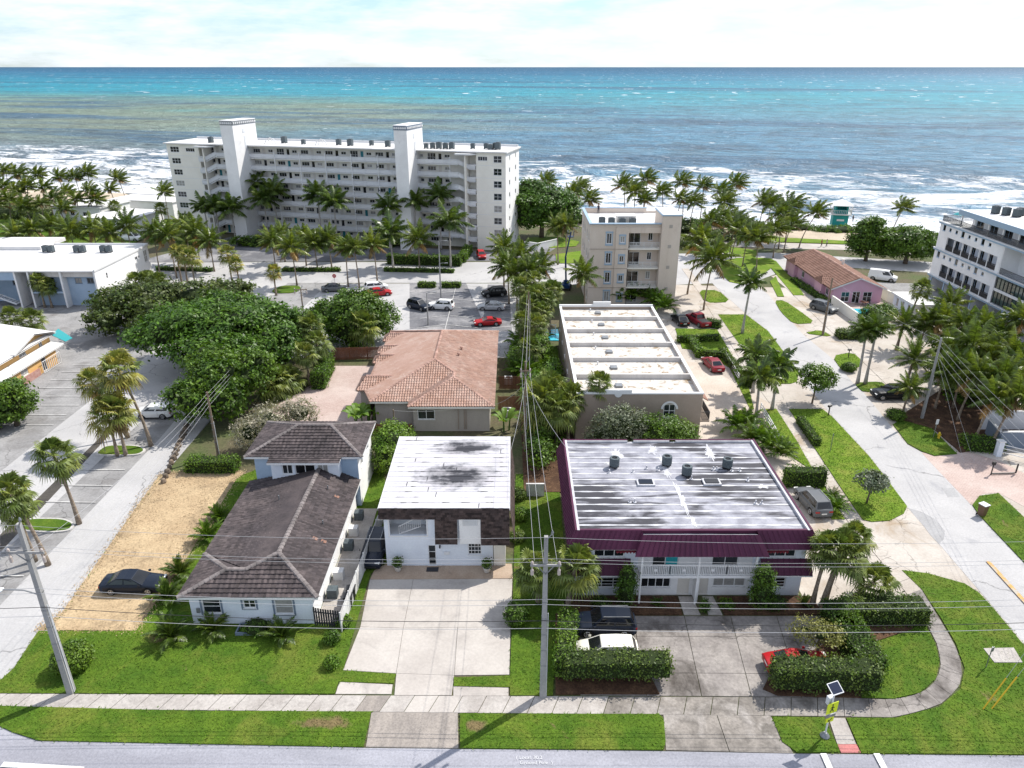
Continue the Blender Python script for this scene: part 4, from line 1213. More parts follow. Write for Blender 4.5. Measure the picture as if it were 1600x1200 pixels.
# ------------------------------------------------------------------ dark tiled house, front left
random.seed(11)
def tiled_house():
 B = Bld('tiled_house', 'white house with dark tiled hip roofs and a two-storey rear block', 'house', (-19.5, 44.3))
 W = 'stucco_bluewhite'
 fr = 'trim_slate'
 x0, x1, y0, y1 = -24.2, -14.95, 44.2, 60.4
 B.wall((x0, y0), (x1, y0), 0, 2.85, W, [(0.9, 2.3, 1.05, 2.35, 1, 2, 'trim_white'), (4.0, 4.95, 1.55, 2.3, 2, 1, 'trim_white'), (6.35, 7.75, 1.0, 2.35, 1, 2, 'trim_white')])
 B.wall((x1, y0), (x1, y1), 0, 2.85, 'stucco_white', [(2.0, 3.2, 1.1, 2.2), (5.5, 6.7, 1.1, 2.2), (9.5, 10.7, 1.1, 2.2), (13.0, 14.0, 1.1, 2.2)])
 B.wall((x0, y1), (x0, y0), 0, 2.85, W, [(3.0, 4.4, 1.0, 2.2), (8.0, 9.0, 0.05, 2.1, 1, 1, 'trim_white', 'glass'), (12.0, 13.4, 1.0, 2.2)])
 # blue-grey surrounds of the front windows
 for (s, e, a, b) in ((0.9, 2.3, 1.05, 2.35), (4.0, 4.95, 1.55, 2.3), (6.35, 7.75, 1.0, 2.35)):
  mb = MB()
  X0, X1 = x0 + s, x0 + e
  mb.box(X0 - .14, X0 - .01, y0 - .035, y0 - .003, a - .12, b + .12).box(X1 + .01, X1 + .14, y0 - .035, y0 - .003, a - .12, b + .12)
  mb.box(X0 - .01, X1 + .01, y0 - .035, y0 - .003, b + .01, b + .12).box(X0 - .01, X1 + .01, y0 - .04, y0 - .003, a - .14, a - .065)
  B.part('window_surround', mb, fr)
 E = 2.9
 A = (-24.8, 43.75, E); Bq = (-14.4, 43.75, E); apF = (-18.0, 46.95, 4.6); rB = (-18.0, 60.4, 4.6)
 R1 = (-21.7, 45.75, 3.95); R2 = (-20.2, 45.75, 3.95); V = (-24.8, 49.1, E)
 Rb = (-14.4, 60.6, E); Lb = (-24.8, 60.4, E)
 faces = [[A, Bq, apF, R2, R1], [Bq, Rb, (-18.0, 60.6, 4.6), apF], [Lb, V, R2, apF, rB], [V, R2, R1][::-1], [V, A, R1]]
 dk = B.part('roof', deck(MB(), faces), 'dark_tile')
 t = MB()
 for f in faces:
  if f is faces[3]:
   continue
  tile_field(t, f, 0.40, 0.37, 0.07, barrel=0.035, seg=2, stagger=0.0, jitter=0.015)
 B.stuff('roof_tiles', t, 'dark_tile', dk)
 for a, b in ((A, R1), (R1, R2), (R2, apF), (Bq, apF), (apF, rB), (V, R1)):
  c = MB()
  ridge_caps(c, a, b)
  B.part('ridge_cap', c, 'dark_cap', dk)
 fa = MB()
 fascia(fa, A, Bq); fascia(fa, Bq, Rb); fascia(fa, V, A); fascia(fa, Lb, V)
 B.part('fascia', fa, 'trim_white', dk)
 sf = MB().quad((-24.7, 43.85, 2.78), (-24.7, 60.3, 2.78), (-14.5, 60.3, 2.78), (-14.5, 43.85, 2.78))
 B.part('soffit', sf, 'trim_white', dk)
 # two bright patched tiles and vent pipes
 for (x, y) in ((-16.0, 50.0), (-15.35, 50.05), (-15.7, 56.6)):
  k = (x + 18.0) / 3.6
  z = 4.6 - 1.7 * k + 0.1
  mb = MB()
  mb.quad((x - .2, y - .17, z + .1), (x + .2, y - .17, z - .09), (x + .2, y + .17, z - .09), (x - .2, y + .17, z + .1))
  B.part('patched_tile', mb, 'pink_tile', dk)
 for (x, y, z) in ((-20.5, 55.5, 4.0), (-16.6, 57.2, 3.95), (-15.9, 52.2, 3.6)):
  B.part('vent_pipe', MB().cyl(x, y, z - .1, z + .42, .055, 8), 'metal_grey', dk)
 # rear two-storey block
 rx0, rx1, ry0, ry1 = -24.2, -14.5, 60.6, 67.2
 B.wall((rx0, ry0), (rx1, ry0), 0, 5.5, 'stucco_blue')
 B.wall((rx1, ry0), (rx1, ry1), 0, 5.5, 'stucco_white', [(1.2, 2.2, 3.6, 4.9), (4.2, 5.2, 3.6, 4.9)])
 B.wall((rx0, ry1), (rx0, ry0), 0, 5.5, 'stucco_blue')
 bx0, bx1, by = -22.4, -16.1, 59.75
 B.wall((bx0, by), (bx1, by), 3.0, 5.45, W, [(1.0, 2.0, 4.05, 5.25, 2, 1), (2.2, 4.1, 4.05, 5.25, 2, 1), (4.3, 5.3, 4.05, 5.25, 2, 1)])
 B.wall((bx1, by), (bx1, ry0), 3.0, 5.45, W)
 B.wall((bx0, ry0), (bx0, by), 3.0, 5.45, W)
 e = 5.55
 a, b, c, d = (-25.0, 60.3, e), (-14.0, 60.3, e), (-14.0, 67.7, e), (-25.0, 67.7, e)
 f0, f1 = (-22.6, 59.3, e - .08), (-15.9, 59.3, e - .08)
 h1, h2 = (-20.7, 64.0, 7.1), (-17.6, 64.0, 7.1)
 fc = [[a, b, h2, h1], [b, c, h2], [c, d, h1, h2], [d, a, h1]]
 rk = B.part('upper_roof', deck(MB(), fc), 'dark_tile')
 t = MB()
 for f in fc:
  tile_field(t, f, 0.40, 0.37, 0.07, barrel=0.035, seg=2, stagger=0.0, jitter=0.015)
 k = (e + .08 - e) / 1
 tile_field(t, [f0, f1, (-15.9, 60.45, e + .07), (-22.6, 60.45, e + .07)], 0.42, 0.37, 0.05)
 B.stuff('roof_tiles', t, 'dark_tile', rk)
 for p, q in ((a, h1), (b, h2), (c, h2), (d, h1), (h1, h2)):
  m = MB()
  ridge_caps(m, p, q)
  B.part('ridge_cap', m, 'dark_cap', rk)
 fa = MB()
 fascia(fa, a, (-22.6, 60.3, e)); fascia(fa, (-15.9, 60.3, e), b); fascia(fa, f0, f1); fascia(fa, b, c); fascia(fa, d, a)
 B.part('fascia', fa, 'trim_white', rk)
 B.part('soffit', MB().quad((-24.9, 60.4, 5.42), (-24.9, 67.6, 5.42), (-14.1, 67.6, 5.42), (-14.1, 60.4, 5.42)).box(-22.55, -15.95, 59.35, 60.35, 5.36, 5.42), 'trim_white', rk)
 # low planter at the front wall, wall-mounted meter
 B.part('planter', MB().box(-20.6, -17.7, 42.9, 43.0, 0, .35).box(-20.6, -17.7, 43.9, 44.0, 0, .35).box(-20.6, -20.5, 43.0, 43.9, 0, .35).box(-17.8, -17.7, 43.0, 43.9, 0, .35), 'trim_slate')
 B.part('meter_box', MB().box(-23.75, -23.5, 44.08, 44.19, 1.2, 1.6), 'metal_grey')
tiled_house()

def fence(name, label, pts, h, mat, bw, gap, th=0.03, posts=True):
 F = thing(name, label, 'fence', (pts[0][0], pts[0][1], 0))
 ox, oy = pts[0][0], pts[0][1]
 for a, b in zip(pts[:-1], pts[1:]):
  L = hypot(b[0] - a[0], b[1] - a[1])
  ang = atan2(b[1] - a[1], b[0] - a[0])
  n = int(L / (bw + gap))
  me = cached(('board', bw, h, mat), lambda: MB().box(0, bw, -th / 2, th / 2, 0.05, h).mesh('board', mat))
  for i in range(n):
   t = (i + 0.5) / n
   o = put('board', me, F, (a[0] - ox + (b[0] - a[0]) * t, a[1] - oy + (b[1] - a[1]) * t, random.uniform(-.02, .02)), ang)
  r = MB()
  for z in (0.35, h - 0.35):
   r.bar((a[0] - ox, a[1] - oy, z), (b[0] - ox, b[1] - oy, z), 0.05, 0.08)
  o = r.build('rail', mat, F)
  k = max(1, int(L / 2.4))
  if posts:
   for i in range(k + 1):
    t = i / k
    x, y = a[0] - ox + (b[0] - a[0]) * t, a[1] - oy + (b[1] - a[1]) * t
    MB().box(x - .05, x + .05, y - .05, y + .05, 0, h + .08).build('post', mat, F)
 return F
fence('picket_fence', 'white board fence between the dark tiled house and shingled house', [(-12.75, 43.3), (-11.75, 62.8)], 1.85, 'fence_white', 0.16, 0.02)
fence('side_gate', 'dark boarded gate beside the tiled house front corner', [(-14.9, 44.05), (-12.8, 43.7)], 1.7, 'shade_dark', 0.14, 0.05)

# ------------------------------------------------------------------ shingled flat roofed house, middle
membrane('felt_white', (0.53, 0.52, 0.545), (0.45, 0.43, 0.455), (0.36, 0.35, 0.36), (1.08, 1.32), [(-4.9, 56.4, 4.2, 2.5), (-4.4, 61.6, 3.5, 1.6)])
M('felt_crack', (0.05, 0.05, 0.055), fine=0.2, rough=0.9)
def shingled_house():
 B = Bld('flat_roofed_house', 'white flat roofed house with brown shingled mansard front and stained roof', 'house', (-5.6, 51.3))
 x0, x1, y0, y1 = -10.6, -0.55, 51.3, 63.6
 W = 'stucco_bluewhite'
 zr = 5.85
 # front wall: entrance recess on the left with a stair behind
 B.wall((x0, y0), (x1 - 1.05, y0), 0, 5.35, W, [(3.55, 4.2, 0.1, 2.15, 1, 3, 'trim_white', 'glass', 'door'), (6.9, 8.05, 1.2, 2.35, 4, 3, 'trim_white'), (0.45, 3.5, 3.15, 4.9, 1, 1, '', '', 'none')])
 B.part('stair_recess', MB().box(x0 + .1, x0 + 3.9, y0 + 1.7, y0 + 1.8, 3.0, 5.3).box(x0 + .25, x0 + 3.9, y0 + .21, y0 + 1.69, 3.0, 3.12).box(x0 + 3.8, x0 + 3.9, y0 + .21, y0 + 1.69, 3.13, 5.3), 'rail_grey')
 B.part('recess_trim', MB().box(x0 + .33, x0 + .44, y0 - .03, y0 - .003, 3.05, 5.0).box(x0 + 3.51, x0 + 3.62, y0 - .03, y0 - .003, 3.05, 5.0).box(x0 + .33, x0 + 3.62, y0 - .035, y0 - .003, 3.0, 3.13), 'trim_white')
 B.wall((x1 - 1.0, y0 + .02), (x1, y0 + .02), 0, 3.2, 'stucco_cream')
 B.wall((x1, y0), (x1, y1), 0, 5.35, 'stucco_white', [(2, 3.2, 1.0, 2.3), (6, 7.2, 1.0, 2.3), (9, 10, 1.0, 2.3)])
 B.wall((x0, y1), (x0, y0), 0, 5.35, 'stucco_white')
 B.wall((x1, y1), (x0, y1), 0, 5.35, 'stucco_white')
 # stair and rail seen through the upper opening
 rl = MB()
 a, b = (x0 + 1.2, y0 + .14, 3.95), (x0 + 3.0, y0 + .14, 4.95)
 rl.bar(a, b, .05)
 for i in range(12):
  t = i / 11
  xx = a[0] + (b[0] - a[0]) * t
  rl.bar((xx, y0 + .14, 3.2 + t * .75), (xx, y0 + .14, 3.95 + t), .025)
 rl.bar((x0 + 1.2, y0 + .14, 3.2), (x0 + 3.0, y0 + .14, 3.95), .04)
 rl.bar((x0 + 3.0, y0 + .14, 4.95), (x0 + 3.5, y0 + .14, 4.95), .05)
 B.part('stair_rail', rl, 'trim_white')
 # shingled mansard: full band on top, lower aprons between the wall bays
 mans = B.part('mansard', MB().box(x0 - .35, x1 + .35, y0 - .12, y0 - .02, 5.1, zr - .02), 'shingle')
 sh = MB()
 top = y0 - .15
 def apron(xa, xb, zb, zt, ya, yb):
  tile_field(sh, [(xa, ya, zb), (xb, ya, zb), (xb, yb, zt), (xa, yb, zt)], 0.34, 0.19, 0.03, jitter=0.02)
 apron(x0 - .35, x1 + .35, 4.95, zr, top - .20, top + .05)
 apron(x0 + 4.25, x0 + 6.1, 2.75, 4.97, top - .55, top - .19)
 apron(x0 + 7.75 + .3, x1 + .35, 2.7, 4.97, top - .6, top - .19)
 o = B.stuff('shingles', sh, 'shingle', mans)
 bk = MB()
 for xa, xb, zb in ((x0 + 4.25, x0 + 6.1, 2.75), (x0 + 8.05, x1 + .35, 2.7)):
  bk.quad((xa, top - .56, zb), (xa, y0, zb), (xa, y0, 5.0), (xa, top - .2, 5.0))
  bk.quad((xb, top - .56, zb), (xb, top - .2, 5.0), (xb, y0, 5.0), (xb, y0, zb))
  bk.quad((xa, top - .55, zb), (xb, top - .55, zb), (xb, y0, zb), (xa, y0, zb))
 bk.quad((x0 - .35, top - .2, 4.95), (x1 + .35, top - .2, 4.95), (x1 + .35, y0, 4.95), (x0 - .35, y0, 4.95))
 B.part('mansard_cheek', bk, 'trim_white', mans)
 sd = MB()
 tile_field(sd, [(x1 + .75, y0 - .3, 2.8), (x1 + .75, y1, 2.8), (x1 + .35, y1, zr), (x1 + .35, y0 - .3, zr)], 0.34, 0.19, 0.03)
 B.stuff('side_shingles', sd, 'shingle', mans)
 # upper bay over the window with louvre
 by = B.part('window_bay', MB().box(x0 + 6.25, x0 + 8.0, y0 - .30, y0 - .002, 2.5, 4.95), 'stucco_white')
 lv = MB()
 for i in range(6):
  z = 4.35 + i * .09
  lv.bar((x0 + 6.55, y0 - .33, z), (x0 + 7.75, y0 - .33, z), .05, .06)
 B.part('louvre', lv, 'trim_white', by)
 # flat roof: felt sheets lapped in rows, with cracked joints
 B.box('roof', 'stucco_white', x0 - .35, x1 + .35, y0 - .05, y1 + .3, 5.4, zr - .03)
 rows = 15
 yy0, yy1 = y0 - .1, y1 + .3
 for r in range(rows):
  ya = yy0 + (yy1 - yy0) * r / rows; yb = yy0 + (yy1 - yy0) * (r + 1) / rows
  mb = MB()
  n = 14
  for i in range(n):
   xa = x0 - .35 + (x1 - x0 + .7) * i / n; xb = x0 - .35 + (x1 - x0 + .7) * (i + 1) / n
   w0 = 0.012 * sin(i * 1.7 + r); w1 = 0.012 * sin((i + 1) * 1.7 + r)
   mb.quad((xa, ya + w0, zr + .028), (xb, ya + w1, zr + .028), (xb, yb + .03 + w1, zr + .004), (xa, yb + .03 + w0, zr + .004))
   mb.quad((xa, ya + w0, zr - .03), (xb, ya + w1, zr - .03), (xb, ya + w1, zr + .028), (xa, ya + w0, zr + .028))
  B.part('roof_sheet', mb, 'felt_white')
 cr = MB()
 rg = random.Random(8)
 for r in range(rows):
  y = yy0 + (yy1 - yy0) * r / rows
  for k in range(rg.randint(3, 6)):
   x = rg.choice([rg.uniform(x0, x0 + 2.5), rg.uniform(x1 - 2.5, x1 - .3), rg.uniform(x0, x1 - 1)])
   L = rg.uniform(.25, .9)
   w = rg.uniform(.02, .05)
   cr.quad((x, y - w, zr + .034), (x + L, y - w * .3, zr + .034), (x + L * .9, y + w * .6, zr + .034), (x + .1, y + w, zr + .034))
  if rg.random() < .7:
   x = rg.uniform(x0 + .5, x1 - .5)
   cr.quad((x - .03, y, zr + .034), (x + .03, y + .05, zr + .034), (x + .05, y + .75, zr + .034), (x - .02, y + .7, zr + .034))
 B.stuff('felt_cracks', cr, 'felt_crack')
 fa = MB()
 fascia(fa, (x0 - .36, y0 - .15, zr), (x0 - .36, y1 + .32, zr)); fascia(fa, (x1 + .37, y0 - .3, zr), (x1 + .37, y1 + .32, zr), .12)
 B.part('roof_edge', fa, 'trim_white')
 # carport roof edge on the left, wall lamp, letter box, door mat is separate
 B.part('side_canopy', MB().box(x0 - .4, x0 - .01, y0 - .3, y0 + .4, 4.85, 4.97), 'trim_white')
 B.part('wall_lamp', MB().cyl(x0 + 4.55, y0 - .12, 1.95, 2.12, .07, 8).box(x0 + 4.5, x0 + 4.6, y0 - .1, y0 - .003, 2.12, 2.18), 'metal_dark')
 B.part('letter_box', MB().box(x0 + 4.9, x0 + 5.35, y0 - .14, y0 - .003, 1.3, 1.55), 'trim_white')
shingled_house()
tag(MB().box(-.5, .5, -.3, .3, .0, .02).build('door_mat', 'shade_dark', None, (-6.7, 50.75, .092)), 'dark door mat on the tan patio', 'mat')

# ------------------------------------------------------------------ purple metal mansard building
membrane('felt_silver', (0.32, 0.32, 0.36), (0.21, 0.21, 0.245), (0.035, 0.034, 0.042), (0.91, 1.07), None, (0.16, 0.75))
M('felt_seam', (0.56, 0.56, 0.58), (0.40, 0.40, 0.43), scale=0.8, fine=0.06, rough=0.6)
def purple_building():
 B = Bld('purple_roofed_building', 'white two-storey fourplex with purple metal mansard and streaked flat roof', 'apartment building', (14.1, 47.6))
 x0, x1, y0, y1 = 5.0, 23.0, 47.6, 62.4
 W = 'stucco_bluewhite'
 zt, zb = 6.3, 5.0
 xa, xb = 9.9, 18.9            # balcony bay
 ybay = 47.0
 jal = 'trim_white'
 B.wall((x0, y0), (xa, y0), 0, 5.2, W, [(1.2, 4.0, .75, 1.95, 3, 4, jal, 'glass_dark', 'window', False), (1.4, 3.8, 3.7, 4.9, 3, 1, jal)])
 B.wall((xb, y0), (x1, y0), 0, 5.2, W, [(0.4, 2.9, .75, 1.95, 3, 4, jal, 'glass_dark', 'window', False), (0.9, 3.3, 3.7, 4.9, 3, 1, jal)])
 B.wall((xa, y0), (xb, y0), 0, 5.2, 'stucco_white', [(0.35, 2.75, 0.75, 2.35, 4, 1, jal), (3.3, 4.25, 0.12, 2.15, 1, 1, 'door_white', 'door_white', 'door', False), (4.95, 5.75, 0.12, 2.15, 1, 1, 'door_white', 'door_white', 'door', False), (6.1, 8.7, 0.85, 2.3, 3, 1, jal),
  (1.1, 3.2, 2.85, 4.85, 2, 1, jal), (5.8, 7.9, 2.85, 4.85, 2, 1, jal)])
 B.part('blind', MB().box(xa + 2.2, xa + 3.15, y0 + .05, y0 + .065, 2.95, 4.8), 'curtain_teal')
 B.wall((x1, y0), (x1, y1), 0, 5.2, 'stucco_white', [(3, 4.2, 1, 2.3), (7, 8.2, 1, 2.3), (11, 12.2, 1, 2.3)])
 B.wall((x0, y1), (x0, y0), 0, 5.2, 'stucco_white', [(3, 4.2, 1, 2.3), (7, 8.2, 1, 2.3), (3, 4.2, 3.6, 4.8), (7, 8.2, 3.6, 4.8), (11, 12.2, 3.6, 4.8)])
 B.wall((x1, y1), (x0, y1), 0, 5.2, 'stucco_white')
 # balcony with white railing in four panels
 B.box('balcony_slab', 'trim_white', xa, xb - .02, y0 - 1.15, y0 - .003, 2.55, 2.78)
 for i in range(4):
  r = MB()
  a = xa + .1 + (xb - xa - .2) * i / 4; b = xa + .1 + (xb - xa - .2) * (i + 1) / 4
  railing(r, [(a, y0 - 1.1), (b, y0 - 1.1)], 1.0, .13, 2.78, .02)
  p = B.part('railing_panel', r, 'trim_white')
  m = (a + b) / 2
  B.part('rail_ornament', MB().box(m - .10, m + .10, y0 - 1.13, y0 - 1.07, 3.18, 3.38), 'trim_white', p)
 for x in (xa + .1, (xa + xb) / 2, xb - .1):
  B.box('balcony_post', 'trim_white', x - .07, x + .07, y0 - 1.17, y0 - 1.03, .05, 5.0)
 B.box('entry_divider', 'stucco_white', xa + 4.55, xa + 4.72, y0 - 1.0, y0 - .003, .05, 2.55)
 # mansard panels, each seam panel its own sheet
 man = B.part('mansard_frame', MB().box(x0 - .05, x1 + .05, y0 - .1, y0 + .15, 5.0, zt - .05).box(x0 - .05, x0 + .2, y0 + .16, y1, 5.0, zt - .05).box(x1 - .2, x1 + .05, y0 + .16, y1, 5.0, zt - .05), 'purple_metal')
 def panels(pa, pb, qa, qb, n):
  """bottom edge pa->pb, top edge qa->qb"""
  pa, pb, qa, qb = map(Vector, (pa, pb, qa, qb))
  for i in range(n):
   t0, t1 = i / n, (i + 1) / n
   a, b = pa.lerp(pb, t0), pa.lerp(pb, t1)
   c, d = qa.lerp(qb, t1), qa.lerp(qb, t0)
   nn = (b - a).cross(d - a).normalized() * .035
   s = (b - a) * .07
   mb = MB()
   mb.quad(a, b, c, d)
   # raised standing seam at one edge
   s2 = (c - d) * .07
   mb.quad(a + nn, a + s + nn, d + s2 + nn, d + nn)
   mb.quad(a, a + nn, d + nn, d)
   mb.quad(a + s + nn, a + s, d + s2, d + s2 + nn)
   mb.quad(a, a + s, a + s + nn, a + nn)
   mb.v = [tuple(v) for v in mb.v]
   B.part('metal_panel', mb, 'purple_metal', man)
 o = .75
 yf = y0 - .12
 panels((x0 - o, yf - o, zb), (xa - .35, yf - o, zb), (x0 - .1, yf, zt), (xa + .1, yf, zt), 13)
 panels((xb + .35, yf - o, zb), (x1 + o, yf - o, zb), (xb - .1, yf, zt), (x1 + .1, yf, zt), 11)
 panels((xa - .6, yf - o - .75, zb - .1), (xb + .6, yf - o - .75, zb - .1), (xa + .1, yf - .6, zt), (xb - .1, yf - .6, zt), 24)
 panels((xa - .35, yf - o, zb), (xa - .6, yf - o - .75, zb - .1), (xa + .1, yf, zt), (xa + .1, yf - .6, zt), 2)
 panels((xb + .6, yf - o - .75, zb - .1), (xb + .35, yf - o, zb), (xb - .1, yf - .6, zt), (xb - .1, yf, zt), 2)
 panels((x0 - o, y1 + .2, zb), (x0 - o, yf - o, zb), (x0 - .1, y1 + .1, zt), (x0 - .1, yf, zt), 34)
 panels((x1 + o, yf - o, zb), (x1 + o, y1 + .2, zb), (x1 + .1, yf, zt), (x1 + .1, y1 + .1, zt), 34)
 soff = MB().box(x0 - o + .02, xa, yf - o + .03, y0 - .01, zb - .04, zb).box(xb, x1 + o - .02, yf - o + .03, y0 - .01, zb - .04, zb)
 soff.box(xa + .01, xb - .01, yf - o - .7, y0 - .01, zb - .14, zb - .1).box(x0 - o + .02, x0 - .01, y0, y1, zb - .04, zb).box(x1 + .01, x1 + o - .02, y0, y1, zb - .04, zb)
 B.part('soffit', soff, 'trim_white', man)
 # lower metal awnings over the ground floor windows
 for a, b in ((x0 - .4, xa - .6), (xb + .6, x1 + .5)):
  pr = MB().quad((a, y0 - .72, 2.45), (b, y0 - .72, 2.45), (b, y0 - .01, 3.55), (a, y0 - .01, 3.55)).quad((a, y0 - .72, 2.38), (a, y0 - .01, 2.38), (b, y0 - .01, 2.38), (b, y0 - .72, 2.38))
  aw = B.part('awning_frame', pr, 'purple_metal')
  n = int((b - a) / .42)
  for i in range(n):
   u, w = a + (b - a) * i / n, a + (b - a) * (i + 1) / n
   mb = MB()
   mb.quad((u, y0 - .74, 2.47), (w, y0 - .74, 2.47), (w, y0 - .02, 3.58), (u, y0 - .02, 3.58))
   mb.bar((u + .02, y0 - .74, 2.50), (u + .02, y0 - .02, 3.61), .035, .05)
   B.part('metal_panel', mb, 'purple_metal', aw)
  B.part('awning_edge', MB().bar((a, y0 - .73, 2.40), (b, y0 - .73, 2.40), .05, .1), 'trim_white', aw)
 # scalloped fabric valances above the side windows
 for a in (x0 + 3.0, xb + .4):
  mb = MB()
  for i in range(8):
   u, w = a + i * .25, a + (i + 1) * .25
   mb.quad((u, y0 - .75, 4.72), (w, y0 - .75, 4.72), (w, y0 - .02, 4.98), (u, y0 - .02, 4.98))
   mb.quad((u, y0 - .75, 4.72), ((u + w) / 2, y0 - .76, 4.58), (w, y0 - .75, 4.72))
  B.part('valance', mb, 'awning_red')
 # flat roof: lengthwise felt strips with bright coated laps
 B.part('roof', MB().box(x0 - .1, x1 + .1, y0 - .1, y1 + .1, 5.3, 5.98).box(xa + .1, xb - .1, y0 - .72, y0 - .11, 5.3, 5.98), 'felt_silver')
 n = 15
 for i in range(n):
  ya = y0 - .05 + (y1 - y0) * i / n; yb = y0 - .05 + (y1 - y0) * (i + 1) / n
  mb = MB()
  mb.box(x0 + .25, x1 - .25, ya, yb - .01, 5.9, 6.03 + .006 * (i % 2))
  st = B.part('roof_sheet', mb, 'felt_silver')
  s = MB()
  m = 46
  for k in range(m):
   u, w = x0 + .25 + (x1 - x0 - .5) * k / m, x0 + .25 + (x1 - x0 - .5) * (k + 1) / m
   d0, d1 = .05 + .035 * sin(k * 1.3 + i * 2.1), .05 + .035 * sin((k + 1) * 1.3 + i * 2.1)
   s.quad((u, yb - .03 - d0, 6.046), (w, yb - .03 - d1, 6.046), (w, yb + .03 + d1, 6.046), (u, yb + .03 + d0, 6.046))
  B.part('lap_seam', s, 'felt_seam', st)
 rg = random.Random(2)
 for (cx, cy, rx, ry) in ((14.05, 52.5, .26, 2.8), (13.7, 57.5, .35, 2.2), (9.6, 60.0, .7, 1.2), (13.2, 60.8, .6, 1.0), (18.4, 60.2, .5, 1.6), (21.5, 54.3, .6, .35), (14.3, 49.0, .2, .9), (9.0, 58.2, .7, .4)):
  m = 44
  pt = MB()
  base = len(pt.v)
  for k in range(m):
   a = 2 * pi * k / m
   r = rg.uniform(.35, 1.2)
   pt.v.append((cx + rx * r * cos(a), cy + ry * r * sin(a), 6.052))
  pt.f.append(tuple(range(base, base + m)))
  B.part('coating_patch', pt, 'felt_seam')
 pr = MB().box(x0 - .1, x0 + .22, y0 - .1, y1 + .1, 5.98, 6.27).box(x1 - .22, x1 + .1, y0 - .1, y1 + .1, 5.98, 6.27).box(x0 + .23, x0 + 6.0, y1 - .15, y1 + .1, 5.98, 6.22).box(x0 + 6.6, x0 + 10, y1 - .15, y1 + .1, 5.98, 6.22).box(x0 + 10.6, x1 - .23, y1 - .15, y1 + .1, 5.98, 6.22)
 pr.box(x0 + .23, xa, y0 - .1, y0 + .08, 5.98, 6.2).box(xb, x1 - .23, y0 - .1, y0 + .08, 5.98, 6.2).box(xa + .12, xb - .12, y0 - .71, y0 - .55, 5.98, 6.2)
 B.part('parapet', pr, 'felt_seam')
 B.part('parapet_cap', MB().box(x0 - .14, x0 + .02, y0 - .14, y1 + .14, 6.275, 6.33).box(x1 - .02, x1 + .14, y0 - .14, y1 + .14, 6.275, 6.33).box(x0 + .03, x0 + 6, y1 + .0, y1 + .13, 6.225, 6.29).box(x0 + 6.6, x1 - .03, y1 + .0, y1 + .13, 6.225, 6.29), 'purple_metal')
 for (x, y) in ((11.5, 54.8), (17.2, 54.9)):
  sk = B.part('skylight_curb', MB().box(x - .75, x + .75, y - .5, y + .5, 6.0, 6.2), 'felt_seam')
  B.part('skylight', MB().box(x - .58, x + .58, y - .36, y + .36, 6.2, 6.27), 'metal_dark' if x > 15 else 'glass_dark', sk)
 k = 0
 for (x, y) in ((9.7, 51.8), (10.1, 51.8), (20.0, 51.6), (20.5, 51.6), (8.6, 56.6), (10.7, 56.7), (12.0, 57.3), (13.0, 57.0), (17.9, 57.1), (18.2, 57.1), (19.5, 56.9), (20.2, 56.9), (20.4, 55.2), (15.6, 55.5)):
  st = B.part('vent_pipe', MB().lathe([(.16, 6.03), (.16, 6.09), (.06, 6.12), (.06, 6.38)], 8, x, y), 'felt_seam')
purple_building()

def condenser(x, y, z, label, w=.42, h=.78, group='rooftop condensers'):
 t = thing('air_condenser', label, 'air conditioner', (x, y, z), random.uniform(-.1, .1), group)
 MB().box(-w, w, -.06, .06, 0, .2).box(-.06, .06, -w, -.07, 0, .2).box(-.06, .06, .07, w, 0, .2).build('stand', 'metal_dark', t)
 b = MB()
 n = 16
 b.lathe([(w * 1.02, .2), (w * 1.08, .24), (w * 1.08, h + .1), (w, h + .2), (w * .62, h + .2), (w * .6, h + .1)], n)
 b.build('casing', 'condenser_grey', t, smooth=False)
 g = MB()
 for k in range(3):
  r = w * (.2 + .18 * k)
  g.tube([(r * cos(a * pi / 6), r * sin(a * pi / 6), h + .19) for a in range(13)], .012, 4, False)
 for k in range(6):
  g.bar((0, 0, h + .19), (w * .62 * cos(k * pi / 3), w * .62 * sin(k * pi / 3), h + .19), .014)
 g.build('fan_grille', 'metal_dark', t)
 return t
M('condenser_grey', (0.10, 0.125, 0.135), (0.07, 0.085, 0.095), scale=3.0, fine=0.15, rough=0.6, metal=0.2, stretch=(1, 1, 6))
for (x, y, l) in ((9.15, 57.6, 'grey round condenser at the left on the purple rimmed roof'), (13.9, 57.9, 'grey condenser second from left on the purple rimmed roof'),
                  (15.3, 56.1, 'grey condenser nearest the skylights on the purple rimmed roof'), (19.2, 57.4, 'grey condenser at the right on the purple rimmed roof')):
 condenser(x, y, 6.05, l)

